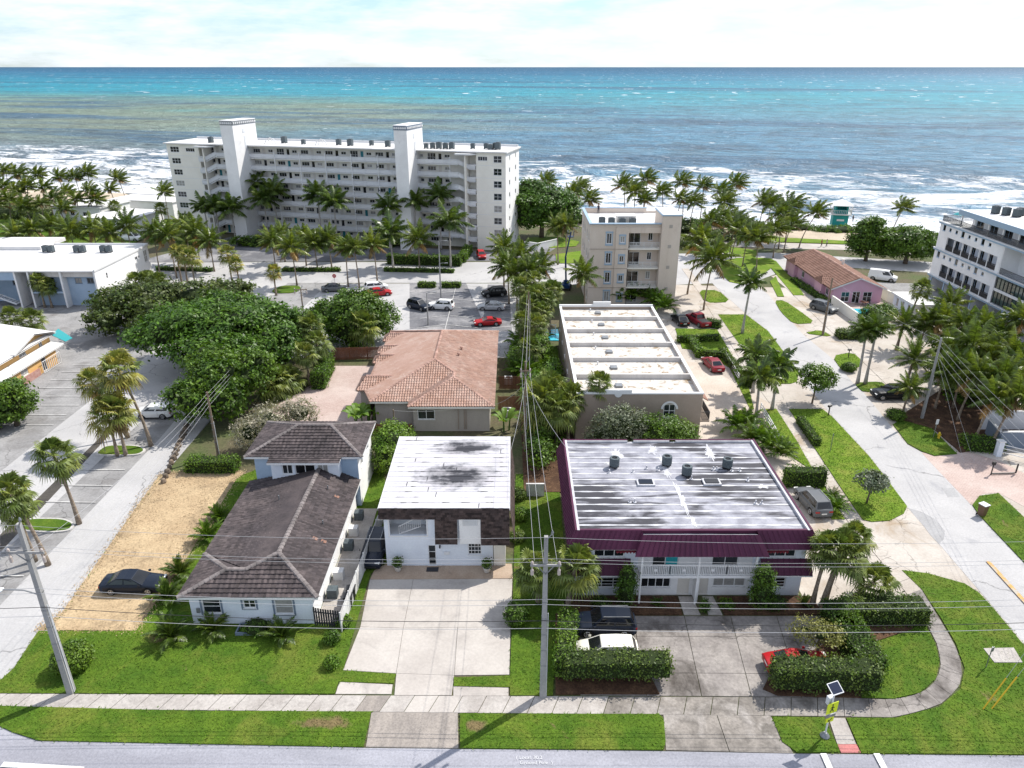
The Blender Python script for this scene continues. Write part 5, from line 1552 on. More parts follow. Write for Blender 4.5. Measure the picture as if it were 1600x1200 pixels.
# ------------------------------------------------------------------ terracotta tiled house
random.seed(21)
def terracotta_house():
 B = Bld('terracotta_house', 'beige house under a large faded terracotta barrel tile roof', 'house', (-9.5, 77))
 S = 'stucco_greige'
 B.wall((-11.4, 76.6), (-2.6, 76.6), 0, 3.25, S, [(0.5, 2.5, 1.5, 2.75, 2, 1, 'trim_white')])
 B.wall((-16.0, 78.0), (-11.4, 78.0), 0, 3.25, S)
 B.wall((-11.4, 78.0), (-11.4, 76.6), 0, 3.25, S)
 B.wall((-2.6, 76.6), (-2.6, 101.6), 0, 3.25, S, [(4, 5.5, 1, 2.3), (9, 11, .1, 2.2), (15, 16.5, 1, 2.3), (20, 21.5, 1, 2.3)])
 B.wall((-17.2, 101.6), (-17.2, 80.8), 0, 3.25, S, [(3, 4.2, 1, 2.3), (7, 8.2, 1, 2.3), (12, 16.8, .1, 2.2, 4, 4, 'trim_white', 'door_white', 'garage_door', False)])
 B.wall((-16.0, 80.8), (-16.0, 78.0), 0, 3.25, S)
 B.wall((-2.6, 101.6), (-17.2, 101.6), 0, 3.25, S)
 e = 3.3
 a, b, c, d = (-16.5, 77.5, e), (-2.0, 77.5, e), (-2.0, 102.2, e), (-17.8, 102.2, e)
 h1, h2 = (-9.5, 84.3, 6.0), (-9.5, 94.8, 6.0)
 g1, g2 = (-11.9, 76.1, e), (-2.0, 76.1, e)
 ga = (-6.95, 80.6, 5.12)
 ay = (-17.8, 83.4, e)
 faces = [[a, b, h1], [b, c, h2, h1], [c, d, h2], [d, ay, (-16.5, 82.4, 3.78), a, h1, h2]]
 faces[3] = [d, (-17.8, 80.9, e), a, h1, h2]
 gp = (-6.95, 82.05, 5.12)
 wv = (-11.9, 77.5, 3.31)
 wing = [[g1, g2, ga], [g2, b, gp, ga], [wv, g1, ga, gp]]
 dk = B.part('roof', deck(MB(), faces + wing, .12), 'terracotta')
 t = MB()
 for f in faces:
  tile_field(t, f, 0.30, 0.42, 0.04, barrel=0.11, seg=4, stagger=0.0)
 for w in wing:
  tile_field(t, [(p[0], p[1], p[2] + .03) for p in w], 0.30, 0.42, 0.04, barrel=0.11, seg=4, stagger=0.0)
 B.stuff('roof_tiles', t, 'terracotta', dk)
 for p, q in ((a, h1), (g1, ga), (g2, ga), (ga, gp), (gp, h1), (h1, h2), (c, h2), (d, h2)):
  m = MB()
  ridge_caps(m, p, q, .40, .19, .14)
  B.part('ridge_cap', m, 'terracotta_cap', dk)
 # small hipped returns along the driveway side
 def gablet(y, w, out, zr):
  xb = -17.8 - out
  ze = e - .06
  x_in = -17.8 + (zr - e) / .33 + .4
  p = [(xb, y - w, ze), (xb, y + w, ze), (xb + .9, y, zr), (x_in, y, zr)]
  G1 = [p[0], (x_in, y - w, ze), p[3], p[2]]
  mm = MB()
  deck(mm, [[p[0], p[2], p[1]], G1, [p[1], p[2], p[3], (x_in, y + w, ze)]], .1)
  gb = B.part('return_roof', mm, 'terracotta')
  tt = MB()
  tile_field(tt, [p[0], (-17.6, y - w, ze), p[3], p[2]], 0.30, 0.42, 0.04, barrel=.11, seg=4, stagger=0)
  tile_field(tt, [p[1], p[0], p[2]], 0.30, 0.42, 0.04, barrel=.11, seg=4, stagger=0)
  B.stuff('roof_tiles', tt, 'terracotta', gb)
  mm = MB()
  ridge_caps(mm, p[2], p[3], .40, .19, .14)
  B.part('ridge_cap', mm, 'terracotta_cap', gb)
  B.box('bay_wall', S, xb + .4, -17.21, y - w + .4, y + w - .4, 0, 3.1)
 gablet(83.0, 2.2, .9, 4.25)
 gablet(91.0, 1.3, .5, 3.95)
 gablet(94.6, 1.3, .5, 3.95)
 gablet(99.5, 1.4, .5, 4.0)
 fa = MB()
 fascia(fa, g1, g2, .22); fascia(fa, a, (-11.9, 77.5, e), .22); fascia(fa, g2, c, .22); fascia(fa, d, (-17.8, 81, e), .22)
 B.part('fascia', fa, 'stucco_cream', dk)
 B.part('soffit', MB().quad((-16.4, 77.6, 3.12), (-17.7, 102.1, 3.12), (-2.1, 102.1, 3.12), (-2.1, 77.6, 3.12)).quad((-11.8, 76.2, 3.12), (-11.8, 77.59, 3.12), (-2.1, 77.59, 3.12), (-2.1, 76.2, 3.12)), 'stucco_cream', dk)
 for (x, y) in ((-6.6, 90.0), (-6.8, 87.6)):
  z = 6.0 - (x + 9.5) * .36 + .1
  B.part('roof_vent', MB().lathe([(.12, z - .1), (.12, z + .25), (.22, z + .3), (.18, z + .42), (.02, z + .48)], 10, x, y), 'terracotta_cap', dk)
 for x in (-6.2, -5.5, -5.3):
  B.part('wall_conduit', MB().box(x - .04, x + .04, 76.5, 76.58, .3, 3.0), 'stucco_taupe')
terracotta_house()
fence('wood_fence', 'red brown board fence behind the paver driveway', [(-25.91, 99.07), (-18.40, 99.58)], 1.9, 'fence_wood', 0.15, 0.02)
fence('wood_fence', 'red brown side fence nearest the terracotta roof right edge', [(-1.7, 88.5), (1.0, 88.5)], 1.9, 'fence_wood', 0.15, 0.02)
fence('wood_fence', 'red brown side fence right of the terracotta house front', [(-1.7, 82.2), (1.2, 82.2)], 1.9, 'fence_wood', 0.15, 0.02)
fence('wood_fence', 'short brown fence in the alley behind the tiled house', [(-16.0, 76.0), (-11.6, 76.0)], 1.2, 'fence_wood', 0.15, 0.02)
for i, (x, y) in enumerate(((-.5, 90.5), (-.6, 80.6))):
 t = thing('air_condenser', ('flat cream condenser behind the upper side fence', 'flat cream condenser behind the lower side fence')[i], 'air conditioner', (x, y, 0.05))
 MB().box(-.5, .5, -.5, .5, 0, .9).build('casing', 'trim_white', t)
 MB().lathe([(.36, .9), (.36, .95), (.1, .96)], 14).build('fan_grille', 'metal_dark', t)

# ------------------------------------------------------------------ townhouse row with stepped parapets
def townhouses():
 B = Bld('townhouse_row', 'taupe townhouse row with six white flat roof bays between parapets', 'townhouses', (13.9, 73.4))
 x0, x1, y0, y1 = 7.1, 20.9, 73.4, 105.4
 S = 'stucco_taupe'
 zr, zp = 5.72, 6.15
 B.wall((x0, y0), (x1, y0), 0, zp, S, [(9.6, 10.9, 3.3, 4.9, 2, 2, 'trim_white')])
 B.wall((x1, y0), (x1, y1), 0, zp, 'stucco_beige', [(1.5 + k * 5.33, 3.0 + k * 5.33, 3.2, 4.8) for k in range(6)] + [(1.2 + k * 5.33, 4.0 + k * 5.33, .1, 2.2, 2, 3, 'door_white', 'door_white', 'garage_door', False) for k in range(6)])
 B.wall((x0, y1), (x0, y0), 0, zp, S, [(1.5 + k * 5.33, 3.0 + k * 5.33, 3.2, 4.6) for k in range(6)])
 B.wall((x1, y1), (x0, y1), 0, zp, S)
 # arched head over the front window
 ar = MB()
 cx = x0 + 10.25
 for k in range(10):
  a, b = pi * k / 10, pi * (k + 1) / 10
  ar.quad((cx + .95 * cos(a), y0 - .06, 4.35 + .95 * sin(a)), (cx + .95 * cos(b), y0 - .06, 4.35 + .95 * sin(b)), (cx + .72 * cos(b), y0 - .06, 4.35 + .72 * sin(b)), (cx + .72 * cos(a), y0 - .06, 4.35 + .72 * sin(a)))
  ar.quad((cx + .95 * cos(a), y0, 4.35 + .95 * sin(a)), (cx + .95 * cos(b), y0, 4.35 + .95 * sin(b)), (cx + .95 * cos(b), y0 - .06, 4.35 + .95 * sin(b)), (cx + .95 * cos(a), y0 - .06, 4.35 + .95 * sin(a)))
 B.part('window_arch', ar, 'trim_white')
 D = (y1 - y0) / 6
 for k in range(6):
  ya, yb = y0 + D * k, y0 + D * (k + 1)
  z = zr + (0.05 if k else 0)
  rf = B.box('roof_bay', 'townhouse_roof', x0 + .21, x1 - .21, ya + .22, yb - .13, 4.9, z)
  sk = B.part('roof_hatch', MB().box(x0 + 4.6 + .1 * k, x0 + 5.4 + .1 * k, ya + D * .5, ya + D * .5 + .9, z, z + .22), 'metal_grey', rf)
  B.part('vent_pipe', MB().cyl(x0 + 3.0 + .3 * k, ya + D * .8, z, z + .4, .09, 8), 'trim_white', rf)
  if k:
   B.box('party_parapet', 'parapet_white', x0 + .21, x1 - .21, ya - .1, ya + .2, 4.9, zp + .16)
  B.box('side_coping', 'trim_white', x1 - .28, x1 + .06, ya + .05, yb - .05, zp + .002, zp + .13)
  B.box('side_coping', 'trim_white', x0 - .06, x0 + .28, ya + .05, yb - .05, zp + .002, zp + .13)
  # tiled canopy and small balcony on the court side
  cn = B.part('court_canopy', deck(MB(), [[(x1 + .9, ya + .8, zr - .75), (x1 + .9, yb - .8, zr - .75), (x1 + .01, yb - .8, zr - .2), (x1 + .01, ya + .8, zr - .2)]], .08), 'pink_tile')
 B.box('front_coping', 'trim_white', x0 - .06, x1 + .06, y0 - .08, y0 + .26, zp + .002, zp + .14)
 B.box('front_pediment', 'trim_white', x0 + 3.0, x0 + 6.0, y0 - .06, y0 + .24, zp + .142, zp + .5)
 B.part('pediment_medallion', MB().tube([(x0 + 4.5, y0 - .1, zp + .05), (x0 + 4.5, y0 - .06, zp + .05)], .42, 16), 'trim_white')
 B.box('back_coping', 'trim_white', x0 - .06, x1 + .06, y1 - .26, y1 + .08, zp + .002, zp + .3)
 B.box('back_pediment', 'trim_white', x0 + 5.0, x0 + 7.6, y1 - .24, y1 + .06, zp + .302, zp + .75)
 B.box('balcony_slab', 'stucco_taupe', x1 + .005, x1 + 1.1, y0 + .3, y0 + 3.6, 2.6, 2.8)
 r = MB()
 railing(r, [(x1 + .05, y0 + .35), (x1 + 1.05, y0 + .35), (x1 + 1.05, y0 + 3.55)], 1.0, .12, 2.8)
 B.part('balcony_railing', r, 'metal_dark')
townhouses()

# ------------------------------------------------------------------ cream four-storey block
def cream_block():
 B = Bld('cream_apartment_block', 'cream four-storey apartment block with blue window trim and stair tower', 'apartment building', (20, 125))
 S = 'stucco_beige'
 x0, x1, y0, y1 = 13.3, 25.3, 125.2, 140.5
 H = 14.0
 fl = [.2, 3.6, 7.0, 10.4]
 tx = x0 + 6.6
 ws = []
 for z in fl:
  ws.append((2.85, 3.75, z + .75, z + 2.55, 2, 1, 'trim_white'))
 B.wall((x0, y0), (x0 + 4.4, y0), 0, H, S, ws)
 B.wall((x0 + 4.4, y0 - .25), (tx, y0 - .25), 0, H, S, [(.75, 1.55, z + 1.0, z + 2.1, 2, 1, 'trim_white') for z in fl])
 B.wall((x0 + 4.4, y0), (x0 + 4.4, y0 - .25), 0, H, S)
 # recessed balconies
 B.wall((tx, y0 + 1.5), (x1, y0 + 1.5), 0, H, S, [w for z in fl for w in ((.1, 2.3, z + .1, z + 2.4, 2, 1, 'trim_white', 'glass_dark', 'sliding_door'), (3.6, 4.4, z + 1.0, z + 2.35, 2, 1, 'trim_white'))])
 for z in fl:
  B.box('balcony_slab', 'stucco_cream', tx + .005, x1 - .005, y0 - .2, y0 + 1.49, z - .25, z)
  r = MB()
  railing(r, [(tx + .05, y0 - .12), (x1 - .05, y0 - .12)], 1.0, .11, z, .014)
  for k in range(1, 4):
   x = tx + (x1 - tx) * k / 4
   r.box(x - .035, x + .035, y0 - .155, y0 - .085, z, z + 1.03)
  B.part('balcony_railing', r, 'trim_white')
  for (a, b, zz0, zz1, yy) in ((2.85, 3.75, z + .75, z + 2.55, y0), (5.15, 5.95, z + 1.0, z + 2.1, y0 - .25)):
   m = MB()
   m.box(x0 + a - .2, x0 + b + .2, yy - .09, yy - .003, zz1 + .05, zz1 + .3).box(x0 + a - .2, x0 + b + .2, yy - .11, yy - .003, zz0 - .32, zz0 - .07)
   m.box(x0 + a - .15, x0 + a - .02, yy - .05, yy - .003, zz0 - .06, zz1 + .04).box(x0 + b + .02, x0 + b + .15, yy - .05, yy - .003, zz0 - .06, zz1 + .04)
   B.part('window_trim', m, 'trim_blue')
  if z > 1:
   B.box('string_course', 'stucco_taupe', x0 - .03, tx, y0 - .29, y0 - .255, z - .16, z - .08)
 B.box('balcony_header', S, tx + .005, x1 - .005, y0 - .2, y0 + 1.49, H - 1.0, H - .01)
 B.wall((tx, y0 + 1.5), (tx, y0 - .25), 0, H, S)
 B.wall((x0, y1), (x0, y0), 0, H, S, [(k, k + 1.0, z + .9, z + 2.3, 2, 1, 'trim_white') for z in fl for k in (2.5, 6, 10, 13)])
 B.wall((x1 + 3.0, y1), (x0, y1), 0, H, S)
 # stair tower on the right
 tx0, tx1, ty0, ty1 = x1 + .01, x1 + 3.2, y0 - .9, y0 + 6.0
 tw = B.box('stair_tower', S, tx0, tx1, ty0, ty1, 0, H + 2.0)
 B.box('tower_cornice', 'trim_blue', tx0 - .12, tx1 + .12, ty0 - .12, ty1 + .12, H + 2.002, H + 2.2, tw)
 B.part('tower_roof', MB().box(tx0 + .02, tx1 - .02, ty0 + .02, ty1 - .02, H + 2.202, H + 2.26), 'roof_white', tw)
 for z in (3.2, 7.0, 10.6, 14.0):
  m = MB().box(tx0 + 1.2, tx0 + 1.75, ty0 - .06, ty0 - .003, z, z + .55)
  B.part('wall_medallion', m, 'stucco_greige', tw)
 B.wall((tx1, ty1), (tx1, y1), 0, H, S, [(k, k + 1.1, z + .9, z + 2.3, 2, 1, 'trim_white') for z in fl for k in (2, 5)])
 B.box('roof', 'roof_white', x0 + .2, x1 + 2.9, y0 + .2, y1 - .2, H - .6, H - .35)
 pp = MB().box(x0 - .05, x0 + .25, y0 - .05, y1, H - .4, H + .55).box(x0 + .26, x1, y1 - .3, y1 - .001, H - .4, H + .55).box(x0 + .26, x1 - .01, y0 - .05, y0 + .2, H + .002, H + .5)
 B.part('parapet', pp, S)
 B.part('parapet_cornice', MB().box(x0 - .2, x1, y0 - .35, y0 + .3, H + .502, H + .66).box(x0 - .2, x0 + .32, y0 + .31, y1 + .05, H + .552, H + .68).box(x0 + .33, x1, y1 - .35, y1 + .05, H + .552, H + .68), 'trim_blue')
 B.box('roof_shed', 'stucco_cream', x0 + 5.0, x0 + 8.2, y0 + 3.5, y0 + 6.0, H - .349, H + 1.1)
 B.box('shed_roof', 'roof_white', x0 + 4.9, x0 + 8.3, y0 + 3.4, y0 + 6.1, H + 1.102, H + 1.2)
cream_block()
def box_condenser(x, y, z, label, rz=0.0, s=1.0, group='box condensers'):
 t = thing('air_condenser', label, 'air conditioner', (x, y, z), rz, group)
 MB().box(-.45 * s, .45 * s, -.4 * s, .4 * s, .15, 1.15 * s).build('casing', 'condenser_grey', t)
 MB().box(-.45 * s, -.36 * s, -.4 * s, .4 * s, 0, .15).box(.36 * s, .45 * s, -.4 * s, .4 * s, 0, .15).build('stand', 'metal_dark', t)
 MB().lathe([(.33 * s, 1.15 * s), (.33 * s, 1.2 * s), (.08, 1.21 * s)], 12).build('fan_grille', 'metal_dark', t)
for i, (x, y) in enumerate(((15.6, 128.4), (17.2, 128.0), (19.0, 127.6), (20.8, 127.6))):
 box_condenser(x, y, 13.66, ORD[i] + ' condenser from the left on the cream block roof', 0, 1.2)

# ------------------------------------------------------------------ long white condominium
def condo():
 RZ = radians(-14.6)
 B = Bld('condominium_block', 'long white eight-level beachfront condominium with two blank lift towers', 'apartment building', (-85.0, 189.4), RZ, local=True)
 L, D, FH, N = 86.4, 12.0, 2.7, 8
 H = FH * N
 W = 'stucco_cream'
 GL = 'glass'
 y_in = 2.0
 # end blocks
 e0, e1 = 9.0, 79.6
 def endwins(base, first):
  out = []
  for k in range(N):
   z = k * FH
   out.append((base[0], base[1], z + .75, z + 2.1, 3, 2, 'trim_white', GL, 'window', False))
  return out
 top = (5.3, 7.8, 7 * FH + .95, 7 * FH + 1.85, 4, 1, 'trim_white', GL, 'window', False)
 B.wall((0, 0), (e0, 0), 0, H, W, endwins((.9, 3.4), 0) + [top])
 B.wall((e1, 0), (L, 0), 0, H, W, [(4.0, 5.9, k * FH + .6, k * FH + 2.1, 2, 2, 'trim_white', GL, 'window', False) for k in range(N)] + [(.4, 2.6, 7 * FH + .95, 7 * FH + 1.9, 4, 1, 'trim_white', GL, 'window', False)])
 B.wall((L, 0), (L, D), 0, H, 'stucco_white', [(s, s + .9, k * FH + .9, k * FH + 2.0, 1, 1, 'trim_white', GL, 'window', False) for k in range(N) for s in (3.0, 8.4)])
 B.wall((0, D), (0, 0), 0, H, 'stucco_white')
 B.wall((L, D), (0, D), 0, H, 'stucco_white')
 B.wall((e0, 0), (e0, y_in), 0, H, W)
 B.wall((e1, y_in), (e1, 0), 0, H, W)
 for k in range(1, N):
  B.box('string_course', 'trim_white', 0, e0 - .02, -.03, -.004, k * FH - .05, k * FH + .03)
  B.box('string_course', 'trim_white', e1 + .02, L, -.03, -.004, k * FH - .05, k * FH + .03)
 # access galleries: inner wall with windows and doors
 rg = random.Random(6)
 ws = []
 x = e0 + .6
 mod = 6.4
 nmod = int((e1 - e0 - .6) / mod)
 for m in range(nmod):
  xm = m * mod + .5
  for k in range(N):
   z = k * FH
   if k == 7 and m % 3 == 0:
    ws.append((xm + .3, xm + 2.3, z + .25, z + 2.15, 3, 2, 'trim_white', GL, 'window', False))
   else:
    ws.append((xm + .3, xm + 2.3, z + 1.0, z + 1.95, 3, 1, 'trim_white', GL, 'window', False))
   ws.append((xm + 2.9, xm + 3.75, z + .05, z + 2.1, 1, 1, 'trim_white', 'door_teal' if (m * 3 + k) % 5 == 0 else ('door_white' if (m + k) % 2 else 'glass_dark'), 'door', False))
   ws.append((xm + 4.4, xm + 5.7, z + 1.15, z + 1.85, 2, 1, 'trim_white', GL, 'window', False))
 B.wall((e0, y_in), (e1, y_in), 0, H, W, ws)
 # gallery floors, railings, posts
 t1, t2 = (19.6, 22.8), (62.6, 65.6)
 spans = [(e0 + 4.6, t1[0]), (t1[1], t2[0]), (t2[1], e1 - 6.2)]
 for k in range(1, N):
  z = k * FH
  B.box('gallery_floor', 'trim_white', e0 + .02, e1 - .02, .02, y_in - .01, z - .18, z)
  for (a, b) in spans:
   n = max(1, round((b - a) / 3.2))
   for i in range(n):
    u, w = a + (b - a) * i / n, a + (b - a) * (i + 1) / n
    def mk(wd=round(w - u, 2)):
     q = MB()
     q.box(0, wd, .06, .12, .08, .86)
     q.box(0, wd, .02, .16, .87, .98)
     q.box(wd - .1, wd + .1, -.03, .2, 0, 1.05)
     return q.mesh('railing_panel', 'rail_grey')
    put('railing_panel', cached(('rp', round(w - u, 2)), mk), B.root, (u, 0, z))
    if k % 1 == 0 and i % 2 == 1:
     put('gallery_post', cached('gpost', lambda: MB().box(-.1, .1, 0, .24, -.95, 1.6).mesh('gallery_post', 'trim_white')), B.root, (w, -.06, z))
 # zigzag stairs
 for (sx, n0) in ((e0, 1), (e1 - 4.2, -1)):
  for k in range(1, N):
   z = k * FH
   if n0 > 0:
    a, b = sx + .2, sx + 4.6
    pts = [(a, -.9, z - 1.0), (a + 1.8, -.9, z - 1.0), (b, .1, z + .3)]
   else:
    a, b = sx - 2.0, sx + 4.0
    pts = [(a, -1.3, z + .25), (a + 2.4, -1.3, z + .25), (a + 4.4, 0.0, z - .85), (b, 0.1, z - .85)]
   q = MB()
   for p, r in zip(pts[:-1], pts[1:]):
    q.bar((p[0], p[1], p[2] + .9), (r[0], r[1], r[2] + .9), .12, .14)
    q.bar((p[0], p[1], p[2] + .4), (r[0], r[1], r[2] + .4), .05, .7)
    q.bar((p[0], p[1] + .7, p[2] - .1), (r[0], r[1] + .7, r[2] - .1), 1.3, .2)
   B.part('stair_flight', q, 'rail_grey')
  B.box('stair_wall', 'stucco_cream', sx + 1.8, sx + 2.05, -1.2, y_in - .02, 0, H - .7)
  B.part('stair_canopy', MB().prism([(sx - .3, -1.6), (sx + 3.2, -1.6), (sx + 4.4, 0), (sx + 4.4, y_in - .05), (sx - .3, y_in - .05)], H - .5, H - .2), 'trim_white')
 # lift towers
 for (a, b), up in ((t1, 26.6), (t2, 26.3)):
  tw = B.box('lift_tower', 'stucco_white', a, b, -5.2, 4.2, 0, up)
  cr = MB()
  for i in range(6):
   x = a + (b - a) * (i + .5) / 6
   cr.tube([(x, -5.32, up + .45), (x, -5.22, up + .45)], .24, 8)
  for i in range(12):
   y = -5.2 + 9.4 * (i + .5) / 12
   cr.tube([(b + .22, y, up + .45), (b + .12, y, up + .45)], .24, 8)
  B.part('crown_ring', cr, 'trim_white', tw)
  B.part('crown_band', MB().box(a - .05, b + .05, -5.25, -4.95, up + .001, up + .9).box(b - .22, b + .05, -4.94, 4.2, up + .001, up + .9).box(a - .05, a + .2, -4.94, 4.2, up + .001, up + .9), 'trim_slate' if a > 60 else 'metal_grey', tw)
  B.part('crown_cap', MB().box(a - .1, b + .1, -5.3, 4.25, up + .902, up + 1.05), 'trim_white', tw)
  B.part('tower_vent', MB().box(b + .003, b + .05, -1.2, .2, up - 5.6, up - 2.6), 'rail_grey', tw)
  B.part('tower_vent', MB().box(b + .003, b + .05, -1.6, -.6, up - 1.9, up - .9), 'rail_grey', tw)
 # roof with a thin overhang
 B.box('roof', 'roof_white', -.5, L + .4, -.5, D + .4, H + .002, H + .28)
 up = MB().box(.2, L - .2, D - .2, D + .1, H + .281, H + .75)
 B.part('parapet', up, 'trim_white')
 # curled roof canopies beside the stairs
 for x in (27, 40.5):
  q = MB()
  for k in range(5):
   a = pi * k / 4
   q.tube([(x + 1.6 * cos(a), 3 + 1.0 * sin(a * 1.0), H + .3), (x + .9 * cos(a), 3 + .6 * sin(a), H + 1.4), (x, 3, H + 1.7)], .12, 6)
  B.part('roof_canopy', q, 'trim_white')
 return B, RZ
_cb, _crz = condo()
rg = random.Random(9)
def condo_pt(lx, ly):
 return (-85.0 + lx * cos(_crz) - ly * sin(_crz), 189.4 + lx * sin(_crz) + ly * cos(_crz))
_spots = [(11, 2.5), (14, 5.5), (17, 4), (29, 6), (35, 4.5), (44, 5), (47.5, 4), (52, 6), (57, 4), (60.5, 3.2), (67, 2.6), (68.5, 2.8), (70, 2.8), (71.6, 2.6), (73.0, 3), (77.5, 4.5), (80.5, 5), (81.8, 4), (82.5, 5.6), (83.4, 4.4)]
for i, (lx, ly) in enumerate(_spots):
 x, y = condo_pt(lx, ly)
 box_condenser(x, y, 21.88, ORD[i] + ' condenser from the left along the long condominium roof', _crz, rg.uniform(.95, 1.35), 'condominium roof condensers')

# ------------------------------------------------------------------ modern white block, far right
def right_block():
 B = Bld('modern_apartment_block', 'modern white apartment block with pale blue bands and dark balconies', 'apartment building', (79.6, 137.2))
 xf, yn, ys = 79.6, 137.2, 88.0
 W = 'stucco_white'
 z1, z2, z3 = 2.9, 7.85, 12.7
 bx = xf + 1.6
 # each double storey: small windows above, recessed balcony row below
 def bay(z, n, y_start):
  ws = []
  s0 = yn - y_start
  for i in range(n):
   s = s0 + i * 2.55
   ws.append((s + .05, s + 2.45, z + .15, z + 2.5))
  hi = []
  for i in range(8):
   s = 1.0 + i * 2.0
   if i % 3 == 0:
    hi.append((s, s + .9, z + 3.35, z + 4.5, 1, 1, 'trim_blue', 'glass_dark', 'window', False))
   else:
    hi.append((s + .1, s + .8, z + 3.6, z + 4.2, 1, 1, 'trim_blue', 'glass_dark', 'window', False))
  return ws, hi
 for z, nxt in ((z1, z2), (z2, z3)):
  ws, hi = bay(z, 6, yn - 3.0)
  end = yn - 19.2
  L = yn - end
  a = -pi / 2
  mb = wall_mesh(L, z, nxt, .25, [w[:4] for w in ws + hi])
  mb.build('wall', W, B.root, (xf + B.off[0], yn + B.off[1], 0), a)
  for w in hi:
   B.window((xf, yn), a, w)
  B.wall((bx, yn), (bx, end), z, z + 2.6, 'stucco_bluewhite', [(w[0] + .15, w[0] + 1.4, z + .1, z + 2.2, 2, 1, 'trim_blue', 'glass_dark', 'sliding_door', False) for w in ws])
  B.box('balcony_floor', W, xf + .26, bx - .005, end, yn - .25, z - .12, z)
  B.box('balcony_ceiling', W, xf + .26, bx + .2, end, yn - .25, z + 2.62, z + 2.75)
  for w in ws:
   r = MB()
   ya, yb = yn - w[0], yn - w[1]
   railing(r, [(xf + .08, ya), (xf + .08, yb)], 1.0, .1, z + .15, .013)
   r.box(xf + .075, xf + .09, yb + .05, ya - .05, z + .3, z + .95)
   B.part('balcony_railing', r, 'metal_dark')
  # open deck above, glazed bay below, further south
  if z > z1:
   B.box('deck_wall', 'stucco_white', xf + 3.0, xf + 3.2, end - 16, end - .01, z, nxt - .4)
   B.box('deck_floor', 'stucco_bluewhite', xf + .02, xf + 3.0, end - 16, end - .01, z - .2, z)
   B.box('deck_cheek', 'stucco_white', xf + .02, xf + 3.0, end - .2, end - .012, z + .001, nxt - .4)
   r = MB()
   railing(r, [(xf + .1, end - .3), (xf + .1, end - 16)], 1.0, .12, z, .014)
   B.part('deck_railing', r, 'metal_dark')
  else:
   gl = B.part('glazed_bay', MB().box(xf + .1, xf + .2, end - 16, end - .2, z + .15, nxt - .4), 'glass_green')
   m = MB()
   for i in range(17):
    y = end - .3 - i * .95
    m.box(xf + .02, xf + .09, y - .04, y + .04, z + .15, nxt - .4)
   B.part('mullions', m, 'metal_dark', gl)
   B.part('slab_edge', MB().box(xf - .1, xf + .08, end - 16, end - .2, z + 2.2, z + 2.6), 'stucco_white', gl)
   B.part('bay_core', MB().box(xf + .4, xf + 12, end - 16, end, z - .1, nxt - .02), 'stucco_bluewhite', gl)
 B.part('core', MB().box(xf + 3.4, xf + 14, ys, yn - .3, 0, z3 - .01), 'stucco_bluewhite')
 B.wall((xf + 14, yn), (xf, yn), 0, z3, W, [(3, 4.2, z, z + 1.3) for z in (4, 9)])
 for z in (z1, z2, z3):
  B.box('floor_band', 'trim_blue', xf - .25, xf - .003, ys, yn + .25, z - .35, z - .05)
  B.box('band_lip', 'trim_white', xf - .32, xf - .003, ys, yn + .3, z - .048, z + .06)
 for i in range(8):
  y = yn - 1.0 - i * 4.4
  B.box('carport_fin', W, xf + .02, xf + 3.2, y - .15, y + .15, 0, z1 - .36)
  B.box('fin_edge', 'trim_blue', xf - .1, xf + .015, y - .18, y + .18, 0, z1 - .36)
 # penthouse under a sloping blue fascia
 px = xf + 2.4
 py = yn - 5.5
 B.wall((px, py), (px, ys), z3, z3 + 2.5, W, [(1.2 + i * 4.0, 3.4 + i * 4.0, z3 + .1, z3 + 2.2, 2, 1, 'trim_blue', 'glass_dark', 'sliding_door', False) for i in range(8)])
 B.box('penthouse_end', W, px + .2, xf + 13, py - .01, py + .2, z3, z3 + 2.5)
 B.box('penthouse_roof', 'roof_white', xf + .2, xf + 14, ys, py + .8, z3 + 2.75, z3 + 2.95)
 B.box('penthouse_fascia', 'trim_blue', xf + .05, xf + .19, ys, py + .85, z3 + 2.1, z3 + 3.0)
 for i in range(7):
  y = py - i * 4.0
  B.box('penthouse_column', W, xf + .3, xf + .5, y - .1, y + .1, z3 + .07, z3 + 2.75)
 B.box('terrace_floor', 'roof_white', xf, xf + 14, ys, yn, z3 - .009, z3 + .03)
 r = MB()
 railing(r, [(xf + 9, yn - .15), (xf + .12, yn - .15), (xf + .12, ys)], 1.05, .16, z3 + .06, .02)
 B.part('terrace_railing', r, 'metal_dark')
right_block()
for i, (x, y) in enumerate(((83.5, 128.5), (84.4, 127.0), (85.2, 125.4), (86.5, 126.6), (87.2, 124.8), (86.2, 121.5), (87.6, 120.2), (88.4, 118.6))):
 box_condenser(x, y, 15.66, ORD[i] + ' condenser from the far end on the modern block roof', .3, 1.15, 'modern block roof condensers')
def terrace_set(x, y, z):
 t = thing('sun_umbrella', 'white and turquoise terrace parasol on the modern block', 'parasol', (x, y, z))
 MB().cyl(0, 0, 0, 2.1, .04, 8).build('pole', 'metal_grey', t)
 MB().lathe([(1.3, 1.7), (.7, 2.0), (.04, 2.2)], 8).build('canopy', 'canvas_turquoise', t)
terrace_set(81.2, 134.2, 12.75)

